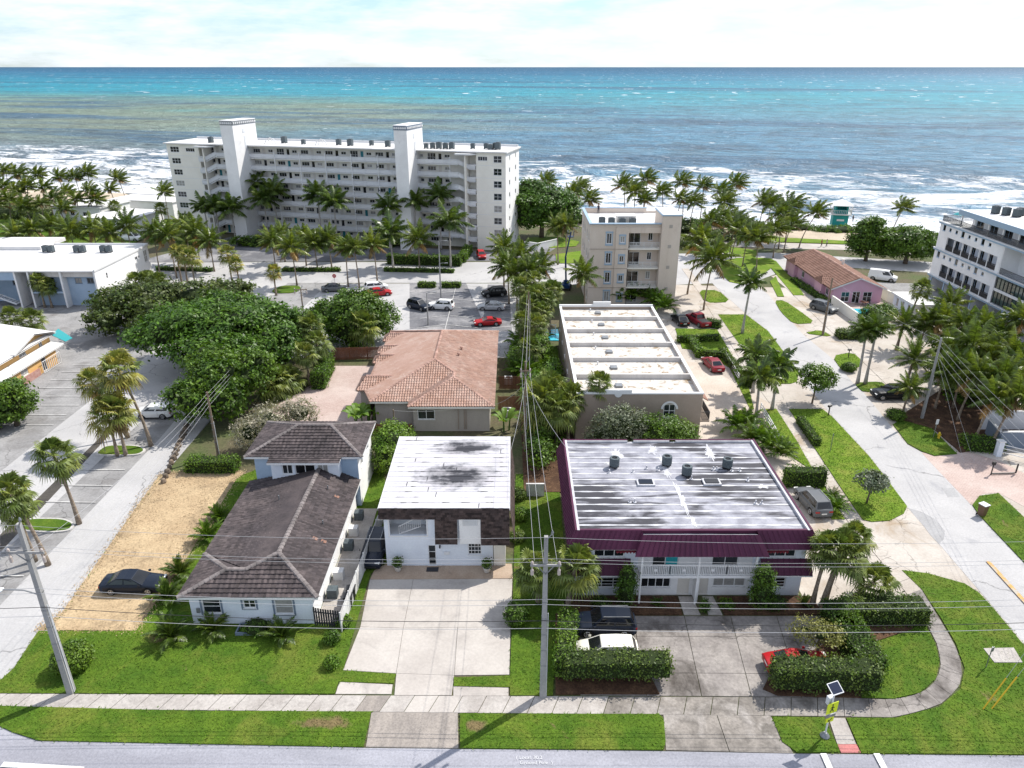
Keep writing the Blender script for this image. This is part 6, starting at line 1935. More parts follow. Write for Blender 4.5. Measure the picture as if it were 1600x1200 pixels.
# ------------------------------------------------------------------ white flat roofed building, left
def left_white():
 B = Bld('white_flat_building', 'white flat roofed motel block with blue shaded stairwell front', 'building', (-81, 125.3))
 x0, x1, y0, y1 = -110, -72.2, 125.3, 144.6
 W = 'stucco_white'
 H = 6.4
 xs, xb = -83.9, -86.2          # recess and bay edges
 B.wall((x1, y0), (x1, y1), 0, H, W, [(2.6, 3.1, 4.3, 5.3, 1, 2, 'trim_white', 'glass_dark'), (13.6, 14.6, 4.9, 5.5, 2, 1, 'trim_white'), (14.8, 15.6, 4.9, 5.5, 2, 1, 'trim_white'), (17.2, 18.6, 3.6, 5.9, 2, 2, 'trim_white')])
 B.wall((xs, y0 + .5), (x1 - .25, y0 + .5), 0, H - .3, 'stucco_blue', [(7.2, 8.4, 4.0, 5.0, 2, 1, 'trim_slate'), (9.3, 10.5, 4.0, 5.0, 2, 1, 'trim_slate'), (2.8, 3.6, 2.9, 5.0, 1, 1, 'trim_slate', 'glass_dark', 'door'), (1.2, 2.4, 4.0, 5.0, 1, 1, 'trim_slate')])  # bluish shade on the white front, put into the wall colour
 for x in (x1 - .1, -78.2, xs + .1):
  B.box('wall_fin', W, x - .15, x + .15, y0 - 1.0, y0 + .49, 0, H)
 B.box('front_fascia', 'parapet_white', xs, x1 - .26, y0 - .6, y0 + .48, H - .95, H - .02)
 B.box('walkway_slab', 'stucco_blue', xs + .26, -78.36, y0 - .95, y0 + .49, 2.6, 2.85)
 # stair recess
 B.wall((x0, y0 + 3.0), (xs, y0 + 3.0), 0, H, 'stucco_blue', [(20.5, 21.5, 3.0, 5.1, 1, 1, 'trim_slate', 'glass_dark', 'door'), (17.5, 19.0, 3.9, 5.0)])  # recess wall tinted blue for the same shade
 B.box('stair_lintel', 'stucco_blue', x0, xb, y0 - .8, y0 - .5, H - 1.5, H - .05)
 B.part('stair_side', MB().box(xb - .15, xb + .15, y0 - .9, y0 + 2.99, 0, H), W)
 q = MB()
 for i in range(12):
  q.box(-93.4 + i * .5, -92.8 + i * .5, y0 - .4, y0 + .9, 2.9 - i * .22, 3.0 - i * .22)
 q.bar((-93.6, y0 - .45, 3.1), (-87.4, y0 - .45, .5), .08, .3)
 q.bar((-93.6, y0 - .45, 3.9), (-87.4, y0 - .45, 1.3), .08, .08)
 q.box(-97, -93.4, y0 - .45, y0 + 2.9, 2.75, 2.95)
 B.part('staircase', q, 'rail_grey')
 # sloping roof planes kept almost level, with parapet at the sunny side
 B.box('roof', 'roof_white', x0, x1 + .15, y0 - 1.05, y1 + .1, H + .002, H + .2)
 B.box('upper_roof', 'roof_white', x0, -90.5, y1 - 4.5, y1 + 4.0, H + .202, H + .9)
 B.part('parapet', MB().box(x0, x1 + .15, y1 - .1, y1 + .15, H + .201, H + .55).box(x1 - .1, x1 + .15, y0 - 1.05, y1 - .11, H + .201, H + .4), 'trim_white')
left_white()
for i, (x, y) in enumerate(((-88.6, 138.5), (-87.4, 138.3), (-82.6, 138.3), (-81.4, 138.2), (-77.6, 138.3), (-76.4, 138.2))):
 box_condenser(x, y, 6.65, ORD[i] + ' condenser from the left on the white motel roof', 0, 1.05, 'motel roof condensers')

# ------------------------------------------------------------------ tan house, far left
def tan_house():
 B = Bld('tan_house', 'tan walled house with white gabled roofs at the left edge', 'house', (-70, 90))
 x1, y0, y1 = -66.4, 72.0, 99.6
 x0 = -84
 B.wall((x1, y0), (x1, y1), 0, 4.0, 'stucco_tan', [(6, 7.4, 2.9, 3.7), (13, 14.4, 2.9, 3.7), (20.5, 22, 2.9, 3.8), (25, 25.8, 2.7, 3.8)])
 B.wall((x1, y1), (x0, y1), 0, 4.0, 'stucco_tan')
 B.wall((x0, y0), (x1, y0), 0, 4.0, 'stucco_tan')
 B.part('gable_wall', MB().quad((x1 + .05, 91.0, 4.0), (x1 + .05, 99.4, 4.0), (x1 + .05, 95.2, 5.1)), 'stucco_tan')
 rf = deck(MB(), [[(x1 + .8, y0 - .6, 4.0), (x1 + .8, y1 + .5, 4.0), (-75, y1 + .5, 5.5), (-75, y0 - .6, 5.5)], [(-75, y0 - .6, 5.5), (-75, y1 + .5, 5.5), (x0 - .6, y1 + .5, 4.0), (x0 - .6, y0 - .6, 4.0)]], .18)
 B.part('roof', rf, 'roof_white')
 gb = deck(MB(), [[(x1 + 1.0, 90.4, 4.1), (x1 + 1.0, 95.2, 5.35), (-75, 95.2, 5.45), (-75, 90.4, 4.3)], [(x1 + 1.0, 95.2, 5.35), (x1 + 1.0, 100.0, 4.1), (-75, 100.0, 4.3), (-75, 95.2, 5.45)]], .16)
 B.part('gable_roof', gb, 'roof_white')
 # lower lean-to roof over the walk, brick base
 B.part('lean_to_roof', deck(MB(), [[(-64.6, y0, 2.35), (-64.6, y1 + .2, 2.35), (x1 + .02, y1 + .2, 2.75), (x1 + .02, y0, 2.75)]], .14), 'roof_white')
 B.wall((-65.0, y0), (-65.0, y1 - 1.5), 0, 2.3, 'stucco_tan', [(5, 6.4, 1.1, 2.1), (12, 13.6, 1.1, 2.1), (18, 19.5, 1.1, 2.1), (22.5, 23.6, .1, 2.1, 1, 1, 'trim_white', 'glass_dark', 'door')])
 B.box('brick_base', 'brick_pinkish', -64.98, -64.8, y0, y1 - 6, 0, 1.0)
 r = MB()
 railing(r, [(-64.6, 94.0), (-64.6, 98.2)], 1.7, .4, 0.0, .03)
 B.part('gate', r, 'trim_white')
 B.part('shade_sail', MB().quad((-66.2, 99.9, 3.6), (-64.4, 99.9, 2.6), (-64.2, 101.4, 2.6), (-66.2, 101.8, 3.9)).quad((-66.2, 99.9, 3.55), (-66.2, 101.8, 3.85), (-64.2, 101.4, 2.55), (-64.4, 99.9, 2.55)), 'canvas_turquoise')
tan_house()

# ------------------------------------------------------------------ pink house on the right
def pink_house():
 B = Bld('pink_house', 'pink gabled house with brown tiled roof and a small pool', 'house', (62, 127))
 x0, x1, y0, y1 = 57.2, 66.0, 127.0, 151.0
 zE, zR = 2.7, 4.7
 xm = (x0 + x1) / 2
 B.wall((x0, y0), (x1, y0), 0, zE, 'stucco_pink', [(1.6, 3.1, .3, 2.1, 2, 2), (3.6, 5.0, .1, 2.15, 2, 1, 'trim_white', 'glass_dark', 'door'), (5.5, 7.1, .3, 2.1, 2, 2)])
 B.part('gable_wall', MB().prism([(x0, y0), (x1, y0), (x1, y0 + .2), (x0, y0 + .2)], zE, zE + .001).quad((x0, y0, zE), (x1, y0, zE), (xm, y0, zR - .15)), 'stucco_pink')
 B.wall((x0, y1), (x0, y0), 0, zE, 'stucco_pink', [(4, 5.2, .9, 2.1), (9, 10.2, .9, 2.1), (17, 18.2, .9, 2.1), (21, 22.2, .9, 2.1)])
 B.wall((x1, y0), (x1, y1), 0, zE, 'stucco_cream')
 B.wall((x1, y1), (x0, y1), 0, zE, 'stucco_pink')
 a, b = (x0 - .6, y0 - .5, zE), (x1 + .6, y0 - .5, zE)
 c, d = (x1 + .6, y1 + .5, zE), (x0 - .6, y1 + .5, zE)
 r0, r1 = (xm, y0 - .5, zR), (xm, y1 - 2.0, zR)
 fc = [[d, a, r0, r1], [b, c, r1, r0], [c, d, r1]]
 rf = B.part('roof', deck(MB(), fc, .14), 'pink_tile')
 t = MB()
 for f in fc:
  tile_field(t, f, .36, .5, .05, barrel=.07, seg=3, stagger=0)
 for yc in (132.0, 146.0):
  g = [(x0 - 1.0, yc - 2.0, zE), (x0 - 1.0, yc + 2.0, zE), (x0 - .2, yc, zE + 1.0), (xm - 2.0, yc, zE + 1.0)]
  tile_field(t, [g[1], g[0], g[2]], .36, .5, .05, barrel=.07, seg=3, stagger=0)
  tile_field(t, [g[0], (x0 - .4, yc - 2.0, zE), g[3], g[2]], .36, .5, .05, barrel=.07, seg=3, stagger=0)
  tile_field(t, [(x0 - .4, yc + 2.0, zE), g[1], g[2], g[3]], .36, .5, .05, barrel=.07, seg=3, stagger=0)
  B.box('bay_wall', 'stucco_pink', x0 - .7, x0 - .005, yc - 1.6, yc + 1.6, 0, zE - .1)
 B.stuff('roof_tiles', t, 'pink_tile', rf)
 for p, q in ((r0, r1), (c, r1), (d, r1)):
  m = MB()
  ridge_caps(m, p, q)
  B.part('ridge_cap', m, 'terracotta_cap', rf)
 fa = MB()
 fa.bar((x0 - .6, y0 - .5, zE - .05), (xm, y0 - .5, zR - .05), .05, .2)
 fa.bar((xm, y0 - .5, zR - .05), (x1 + .6, y0 - .5, zE - .05), .05, .2)
 B.part('fascia', fa, 'trim_white', rf)
 B.part('chimney_pipe', MB().cyl(64.0, 140, 3.6, 4.9, .25, 10), 'stucco_cream', rf)
pink_house()
sheet('pool_patio', [(57.4, 117.5), (66.5, 117.5), (66.5, 127), (57.4, 127)], 'pink_paver', label='pinkish patio around the small pool', cat='patio')
o, _z = sheet('swimming_pool', rounded([(58.2, 118.4), (63.2, 118.4), (63.2, 123.4), (58.2, 123.4)], 2), 'pool_water', label='small turquoise pool behind the cream garden wall', cat='pool')
o2, _z = sheet('swimming_pool', rect(5.0, 7.4, 107.2, 112.5), 'pool_water', label='turquoise pool between the palms and the cream block', cat='pool')
def garden_wall(name, label, pts, h, t, mat, cap='trim_white'):
 T = thing(name, label, 'wall', (pts[0][0], pts[0][1], 0))
 for a, b in zip(pts[:-1], pts[1:]):
  mb = MB()
  mb.bar((a[0] - pts[0][0], a[1] - pts[0][1], h / 2), (b[0] - pts[0][0], b[1] - pts[0][1], h / 2), t, h)
  mb.build('wall_panel', mat, T)
  mb = MB()
  mb.bar((a[0] - pts[0][0], a[1] - pts[0][1], h + .04), (b[0] - pts[0][0], b[1] - pts[0][1], h + .04), t + .08, .08)
  mb.build('coping', cap, T)
garden_wall('garden_wall', 'cream garden wall running along the pink house pool', [(56.8, 126.0), (57.0, 113.5)], 1.7, .2, 'stucco_cream', 'stucco_cream')
garden_wall('garden_wall', 'long cream boundary wall right of the pink house', [(67.6, 150), (67.8, 128), (72, 112)], 1.9, .2, 'stucco_cream', 'stucco_cream')
garden_wall('garden_wall', 'white retaining wall beside the dark ramp', [(2.99, 170.48), (5.92, 168.52), (10.62, 173.15)], 1.6, .25, 'stucco_white')
def pool_shed():
 B = Bld('pool_shed', 'small white flat roofed shed beside the pool wall', 'shed', (69.5, 121))
 B.wall((67.2, 118), (71.2, 118), 0, 2.4, 'stucco_white', [(.6, 1.4, .1, 2.0, 1, 1, 'trim_blue', 'door_white', 'door')])
 B.wall((67.2, 125), (67.2, 118), 0, 2.4, 'stucco_bluewhite', [(1, 1.8, .5, 2, 1, 1), (3, 3.8, .5, 2, 1, 1), (5, 5.8, .5, 2, 1, 1)])
 B.wall((71.2, 118), (71.2, 125), 0, 2.4, 'stucco_white')
 B.wall((71.2, 125), (67.2, 125), 0, 2.4, 'stucco_white')
 B.box('roof', 'roof_white', 66.8, 71.6, 117.6, 125.4, 2.402, 2.62)
pool_shed()
def picnic_table(x, y, label):
 t = thing('patio_table', label, 'table', (x, y, .07))
 MB().lathe([(.7, .70), (.7, .74), (.01, .745)], 12).build('table_top', 'fence_wood', t)
 for k in range(3):
  a = k * 2.1
  MB().bar((.1 * cos(a), .1 * sin(a), .7), (.45 * cos(a), .45 * sin(a), 0), .06).build('leg', 'metal_dark', t)
picnic_table(62.4, 125.4, 'round patio table before the pink gable')
for k in range(3):
 a = k * 2.1 + .6
 t = thing('patio_chair', ('left', 'middle', 'right')[k] + ' dark patio chair at the round table by the pink gable', 'chair', (62.4 + 1.2 * cos(a), 125.4 + 1.2 * sin(a), .07), a + pi / 2, 'patio chairs')
 MB().box(-.25, .25, -.25, .25, .40, .46).build('seat', 'metal_dark', t)
 MB().box(-.25, .25, -.29, -.24, .47, .95).build('backrest', 'metal_dark', t)
 for sx in (-.22, .22):
  for sy in (-.22, .22):
   MB().box(sx - .02, sx + .02, sy - .02, sy + .02, 0, .40).build('leg', 'metal_dark', t)

# ------------------------------------------------------------------ low white beach buildings, far left
def low_building(name, label, x0, x1, y0, y1, h, rz, wins=True):
 cx, cy = (x0 + x1) / 2, (y0 + y1) / 2
 B = Bld(name, label, 'building', (cx, cy), rz, local=True)
 w, d = (x1 - x0) / 2, (y1 - y0) / 2
 ws = [(s, s + 1.3, h - 2.2, h - 1.1, 2, 1, 'trim_white', 'glass_dark', 'window', False) for s in (1.5, 5.5, 9.5) if s + 1.5 < 2 * w] if wins else []
 B.wall((-w, -d), (w, -d), 0, h, 'stucco_white', ws)
 B.wall((w, -d), (w, d), 0, h, 'stucco_white', [(2, 3.2, h - 2.2, h - 1.1)])
 B.wall((-w, d), (-w, -d), 0, h, 'stucco_white')
 B.wall((w, d), (-w, d), 0, h, 'stucco_white')
 B.box('roof', 'roof_white', -w - .3, w + .3, -d - .4, d + .3, h + .002, h + .25)
 B.box('rain_pipe', 'metal_grey', -w + 4.6, -w + 4.75, -d - .1, -d - .004, 0, h)
rzc = radians(-14.6)
low_building('beach_building', 'low white flat roofed building left of the condominium, nearest the palms', -121, -106, 196, 207, 5.0, rzc)
low_building('beach_building', 'small white building with slanted roof beside the condominium end', -106, -93, 184, 197, 4.2, rzc)
low_building('beach_building', 'pale low roof behind the slanted white building', -112, -92, 208, 217, 4.6, rzc, False)
low_building('beach_building', 'farthest low grey roofed beach building near the surf', -112, -96, 218, 226, 4.8, rzc, False)

# ------------------------------------------------------------------ lifeguard tower
def lifeguard():
 t = thing('lifeguard_tower', 'teal lifeguard tower with white hipped roof on the beach', 'lifeguard tower', (87.2, 197.5, 0), radians(-14))
 MB().box(-1.9, 1.9, -1.9, 1.9, 0, 3.1).build('base', 'teal_paint', t)
 d = MB().box(-2.5, 2.5, -2.5, 2.5, 3.102, 3.3).build('deck', 'trim_white', t)
 w = wall_mesh(3.2, 3.3, 5.5, .1, [(.5, 1.0, 4.4, 5.2), (1.1, 1.6, 4.4, 5.2), (1.7, 2.2, 4.4, 5.2), (2.3, 2.8, 4.4, 5.2)])
 w.build('cabin_wall', 'teal_paint', t, (-1.6, -1.6, 0))
 wall_mesh(3.2, 3.3, 5.5, .1, [(.6, 1.3, 4.4, 5.2), (1.7, 2.4, 4.4, 5.2)]).build('cabin_wall', 'teal_paint', t, (1.6, -1.6, 0), pi / 2)
 wall_mesh(3.2, 3.3, 5.5, .1, []).build('cabin_wall', 'teal_paint', t, (1.6, 1.6, 0), pi)
 wall_mesh(3.2, 3.3, 5.5, .1, []).build('cabin_wall', 'teal_paint', t, (-1.6, 1.6, 0), -pi / 2)
 r = MB()
 railing(r, [(-2.4, -2.4), (2.4, -2.4), (2.4, 2.4), (-2.4, 2.4), (-2.4, -2.4)], 1.0, .4, 3.3, .03)
 r.build('railing', 'trim_white', t)
 MB().box(-.9, .9, -1.96, -1.905, 1.5, 1.95).build('sign_board', 'trim_white', t)
 for sx in (-2.3, 2.3):
  for sy in (-2.3, 2.3):
   MB().box(sx - .07, sx + .07, sy - .07, sy + .07, 3.31, 5.52).build('post', 'trim_white', t)
 q = MB()
 e = 5.5
 c = [(-2.7, -2.7, e), (2.7, -2.7, e), (2.7, 2.7, e), (-2.7, 2.7, e)]
 for i in range(4):
  q.quad(c[i], c[(i + 1) % 4], (0, 0, 7.0))
 q.quad(*c[::-1])
 q.build('roof', 'roof_white', t)
lifeguard()

# ------------------------------------------------------------------ plant materials
leafmat('coconut_leaf', (0.08, 0.125, 0.018), (0.15, 0.19, 0.03), isl=0.5, scale=0.25, rough=0.4, spec=0.5)
leafmat('royal_leaf', (0.060, 0.108, 0.016), (0.105, 0.15, 0.024), isl=0.45, scale=0.3, rough=0.4, spec=0.5)
leafmat('sabal_leaf', (0.095, 0.135, 0.028), (0.165, 0.195, 0.045), isl=0.4, scale=0.4)
leafmat('sabal_yellow', (0.20, 0.205, 0.045), (0.27, 0.25, 0.07), isl=0.4, scale=0.5)
leafmat('green_leaf', (0.048, 0.105, 0.008), (0.105, 0.18, 0.014), isl=0.5, ov=.25)
leafmat('banyan_leaf', (0.036, 0.092, 0.006), (0.08, 0.16, 0.010), isl=0.5, ov=.25)
leafmat('seagrape_leaf', (0.05, 0.085, 0.015), (0.10, 0.125, 0.025), isl=0.55, ov=.25)
leafmat('bright_leaf', (0.07, 0.15, 0.01), (0.13, 0.21, 0.018), isl=0.5, ov=.25)
leafmat('hedge_leaf', (0.055, 0.105, 0.014), (0.12, 0.165, 0.025), isl=0.55, scale=0.8, ov=.25)
leafmat('silver_leaf', (0.16, 0.18, 0.13), (0.10, 0.13, 0.08), isl=0.5, scale=0.8, ov=.25)
leafmat('blossom', (0.34, 0.31, 0.25), (0.20, 0.20, 0.13), isl=0.5, scale=1.2, ov=.1)
leafmat('dead_leaf', (0.20, 0.13, 0.05), (0.28, 0.20, 0.09), isl=0.4)
M('palm_trunk', (0.20, 0.155, 0.115), (0.28, 0.23, 0.18), scale=1.5, fine=0.3, fscale=6.0, rough=0.95, stretch=(1, 1, 4), bump=0.4)
M('royal_trunk', (0.38, 0.36, 0.33), (0.30, 0.28, 0.26), scale=1.0, fine=0.12, rough=0.9, stretch=(1, 1, 3))
M('bark', (0.11, 0.085, 0.065), (0.16, 0.13, 0.10), scale=1.5, fine=0.3, rough=0.95, bump=0.4)
M('crownshaft', (0.07, 0.14, 0.03), fine=0.1, rough=0.6)
M('hedge_core', (0.018, 0.03, 0.006), fine=0.3, rough=0.95)  # near-black, paints the shade between leaves as a solid core

WIND = Vector((0.75, 0.12, 0.0))
def frond_arrays(rng, L, elev, az, droop, wind, nl, leaf, wid, hang):
 """a feather frond: arching rib with paired leaflets"""
 d = Vector((cos(elev) * cos(az), cos(elev) * sin(az), sin(elev)))
 p = Vector((0, 0, 0))
 n = 11
 P, D = [p.copy()], [d.copy()]
 for i in range(n):
  t = (i + 1) / n
  d = (d + Vector((0, 0, -droop * t * .55)) + WIND * (wind * t * .35)).normalized()
  p = p + d * (L / n)
  P.append(p.copy()); D.append(d.copy())
 V, F = [], []
 for i in range(n):
  a, b = P[i], P[i + 1]
  s = D[i].cross(Vector((0, 0, 1)))
  s = s.normalized() if s.length > 1e-3 else Vector((1, 0, 0))
  w0, w1 = .05 * (1 - i / n) + .012, .05 * (1 - (i + 1) / n) + .012
  k = len(V)
  V += [a - s * w0, a + s * w0, b + s * w1, b - s * w1]
  F.append((k, k + 1, k + 2, k + 3))
 for j in range(nl):
  t = .12 + .88 * (j + .5) / nl
  f = t * n
  i = min(int(f), n - 1)
  c = P[i].lerp(P[i + 1], f - i)
  dd = D[i]
  s = dd.cross(Vector((0, 0, 1)))
  s = s.normalized() if s.length > 1e-3 else Vector((1, 0, 0))
  up = s.cross(dd).normalized()
  l = leaf * (sin(pi * min(1, .18 + t * .86)) ** .7) * rng.uniform(.85, 1.1)
  for sg in (-1, 1):
   q = (s * sg * .8 + dd * rng.uniform(.45, .75) - up * hang * rng.uniform(.6, 1.3) + WIND * wind * .25).normalized()
   m = c + q * l * .5 + Vector((0, 0, .03 * l))
   e = c + q * l + Vector((0, 0, -.22 * l))
   wv = dd * wid
   k = len(V)
   V += [c - wv, c + wv, m + wv * .9, e, m - wv * .9]
   F.append((k, k + 1, k + 2, k + 3, k + 4))
 return V, F

def fan_arrays(rng, Lp, elev, az, R, nb, droop):
 """a fan leaf: stalk and pleated blades with drooping tips"""
 d = Vector((cos(elev) * cos(az), cos(elev) * sin(az), sin(elev)))
 s = d.cross(Vector((0, 0, 1)))
 s = s.normalized() if s.length > 1e-3 else Vector((1, 0, 0))
 up = s.cross(d).normalized()
 h = d * Lp + Vector((0, 0, -.12 * Lp))
 V = [Vector((0, 0, 0)) - s * .03, Vector((0, 0, 0)) + s * .03, h + s * .02, h - s * .02]
 F = [(0, 1, 2, 3)]
 for j in range(nb):
  a = (j / (nb - 1) - .5) * 2 * 1.95
  q = (d * cos(a) + s * sin(a) + up * (.25 * cos(a * .5) - .1)).normalized()
  t = d * -sin(a) + s * cos(a)
  l = R * rng.uniform(.85, 1.05) * (1 - .12 * abs(a) / 1.95)
  w = .075 * R
  m = h + q * l * .6
  e = h + q * l + Vector((0, 0, -droop * l * rng.uniform(.7, 1.3)))
  k = len(V)
  V += [h, m - t * w + up * .02, e, m + t * w - up * .02]
  F.append((k, k + 1, k + 2, k + 3))
 return V, F

def to_mesh(V, F, name, mat):
 me = bpy.data.meshes.new(name)
 me.from_pydata([tuple(v) for v in V], [], F)
 me.update()
 me.materials.append(MATS[mat])
 return me

CROWN = {}
def crown(kind, var):
 key = (kind, var)
 if key in CROWN:
  return CROWN[key]
 rng = random.Random(hash(kind) % 1000 + var * 17 if False else sum(map(ord, kind)) + var * 17)
 out = []
 ph = rng.uniform(0, 6.28)
 if kind in ('coconut', 'royal', 'windy', 'date'):
  n = {'coconut': 24, 'royal': 20, 'windy': 22, 'date': 30}[kind]
  for i in range(n):
   t = i / (n - 1)
   az = ph + i * 2.39996 + rng.uniform(-.15, .15)
   elev = radians({'coconut': 78 - 108 * t, 'royal': 72 - 82 * t, 'windy': 74 - 90 * t, 'date': 82 - 105 * t}[kind]) + rng.uniform(-.08, .08)
   L = {'coconut': 4.1, 'royal': 3.7, 'windy': 3.9, 'date': 3.5}[kind] * rng.uniform(.85, 1.08) * (1 - .25 * max(0, t - .7))
   V, F = frond_arrays(rng, L, elev, az, {'coconut': .24, 'royal': .33, 'windy': .2, 'date': .22}[kind], {'coconut': .12, 'royal': .1, 'windy': .75, 'date': 0.03}[kind],
        {'coconut': 26, 'royal': 28, 'windy': 24, 'date': 28}[kind], {'coconut': 1.1, 'royal': 1.1, 'windy': 1.05, 'date': .6}[kind], {'coconut': .075, 'royal': .075, 'windy': .08, 'date': .05}[kind], {'coconut': .55, 'royal': .5, 'windy': .5, 'date': .15}[kind])
   mat = {'coconut': 'coconut_leaf', 'royal': 'royal_leaf', 'windy': 'coconut_leaf', 'date': 'coconut_leaf'}[kind]
   if kind in ('coconut', 'windy') and t > .9 and var % 3 != 1:
    mat = 'dead_leaf'
   out.append(to_mesh(V, F, 'frond', mat))
 elif kind in ('sabal', 'sabaly'):
  n = 34
  for i in range(n):
   t = i / (n - 1)
   az = ph + i * 2.39996 + rng.uniform(-.2, .2)
   elev = radians(80 - 130 * t) + rng.uniform(-.1, .1)
   V, F = fan_arrays(rng, rng.uniform(.85, 1.15), elev, az, rng.uniform(.85, 1.05), 15, .28 + .25 * t)
   out.append(to_mesh(V, F, 'frond', 'dead_leaf' if t > .93 and kind == 'sabaly' else ('sabal_yellow' if kind == 'sabaly' and i % 3 else 'sabal_leaf')))
 elif kind == 'areca':
  n = 20
  for i in range(n):
   t = i / (n - 1)
   az = ph + i * 2.39996
   V, F = frond_arrays(rng, rng.uniform(1.9, 2.5), radians(80 - 55 * t), az, .42, .02, 17, .55, .045, .25)
   out.append(to_mesh(V, F, 'frond', 'royal_leaf' if var % 2 else 'bright_leaf'))
 CROWN[key] = out
 return out

PALM_N = [0]
def palm(kind, xy, h, label, scale=1.0, lean=(0.0, 0.0), r=None, group=None, cat='palm tree', ground=0.0):
 """xy is the crown's place in plan, h the height of its heart; the trunk leans back to its foot"""
 PALM_N[0] += 1
 k = PALM_N[0]
 rg = random.Random(k * 7 + 1)
 bx, by = xy[0] - lean[0], xy[1] - lean[1]
 nm = {'coconut': 'coconut_palm', 'windy': 'coconut_palm', 'royal': 'royal_palm', 'sabal': 'cabbage_palm', 'sabaly': 'cabbage_palm', 'date': 'date_palm', 'areca': 'areca_palm'}[kind]
 T = thing(nm, label, cat, (bx, by, ground), 0, group)
 if kind != 'areca':
  r = r or {'coconut': .15, 'windy': .14, 'royal': .21, 'sabal': .19, 'sabaly': .19, 'date': .24}[kind]
  pts, rr = [], []
  n = 8
  for i in range(n + 1):
   t = i / n
   b = t ** 1.6
   pts.append((lean[0] * b, lean[1] * b, h * t))
   rr.append(r * (1.35 - .55 * min(1, t * 3) if t < .34 else .80 - .1 * t) * (1.12 if kind == 'royal' and .4 < t < .7 else 1))
  MB().tube(pts, rr, 8).build('trunk', 'royal_trunk' if kind == 'royal' else 'palm_trunk', T, smooth=True)
  if kind == 'royal':
   MB().tube([(lean[0], lean[1], h - .1), (lean[0], lean[1], h + .5), (lean[0], lean[1], h + 1.1)], [.17, .16, .08], 8).build('crownshaft', 'crownshaft', T, smooth=True)
 zc = h + (.9 if kind == 'royal' else 0)
 scale *= rg.uniform(.86, 1.14)
 rot = rg.uniform(-.25, .25) if kind == 'windy' else rg.uniform(0, 6.28)
 for me in crown(kind, k % 3):
  o = put('frond', me, T, (lean[0], lean[1], zc), rot + rg.uniform(-.08, .08))
  s = scale * rg.uniform(.9, 1.08)
  o.scale = (s, s, s)
 return T

def leaf_mesh(name, blobs, n, size, mat, seed=1, clump=0.45, per=26, up=0.25, inner=0.78, flat=0.0):
 """leaf faces gathered in clumps over the shell of several lobes"""
 rng = np.random.default_rng(seed)
 Bl = np.array(blobs, float)
 area = (Bl[:, 3] * Bl[:, 4] + Bl[:, 3] * Bl[:, 5] + Bl[:, 4] * Bl[:, 5])
 nc = max(8, n // per)
 bi = rng.choice(len(Bl), nc * 2, p=area / area.sum())
 d = rng.normal(size=(nc * 2, 3))
 d[:, 2] += up
 d /= np.linalg.norm(d, axis=1)[:, None]
 rad = rng.uniform(inner, 1.03, nc * 2)[:, None]
 c = Bl[bi, :3] + d * Bl[bi, 3:6] * rad
 ok = np.ones(len(c), bool)
 for j in range(len(Bl)):
  q = (c - Bl[j, :3]) / Bl[j, 3:6]
  ok &= ~((np.linalg.norm(q, axis=1) < .72) & (bi != j))
 c, d = c[ok][:nc], d[ok][:nc]
 nc = len(c)
 k = np.repeat(np.arange(nc), per)
 p = c[k] + rng.normal(size=(len(k), 3)) * clump * np.array([1, 1, .6])
 nrm = d[k] * .9 + rng.normal(size=(len(k), 3)) * .55 + np.array([0, 0, .35])
 nrm[:, 2] += flat
 nrm /= np.linalg.norm(nrm, axis=1)[:, None]
 t = np.cross(nrm, rng.normal(size=(len(k), 3)))
 t /= np.linalg.norm(t, axis=1)[:, None] + 1e-9
 b = np.cross(nrm, t)
 s = (size * rng.uniform(.4, 1.4, len(k)))[:, None]
 V = np.stack([p - t * s, p + b * s * .55 + nrm * s * .1, p + t * s, p - b * s * .55 + nrm * s * .1], 1).reshape(-1, 3)
 F = np.arange(len(V)).reshape(-1, 4)
 return np_mesh(name, V, F, mat)

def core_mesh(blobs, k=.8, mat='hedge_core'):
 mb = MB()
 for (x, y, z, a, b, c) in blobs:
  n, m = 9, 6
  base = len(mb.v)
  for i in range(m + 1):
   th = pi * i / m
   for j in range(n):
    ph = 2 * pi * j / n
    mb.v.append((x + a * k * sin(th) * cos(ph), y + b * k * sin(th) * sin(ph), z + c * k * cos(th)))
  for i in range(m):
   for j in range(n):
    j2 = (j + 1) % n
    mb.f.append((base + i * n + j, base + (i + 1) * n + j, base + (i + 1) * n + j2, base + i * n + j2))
 return mb

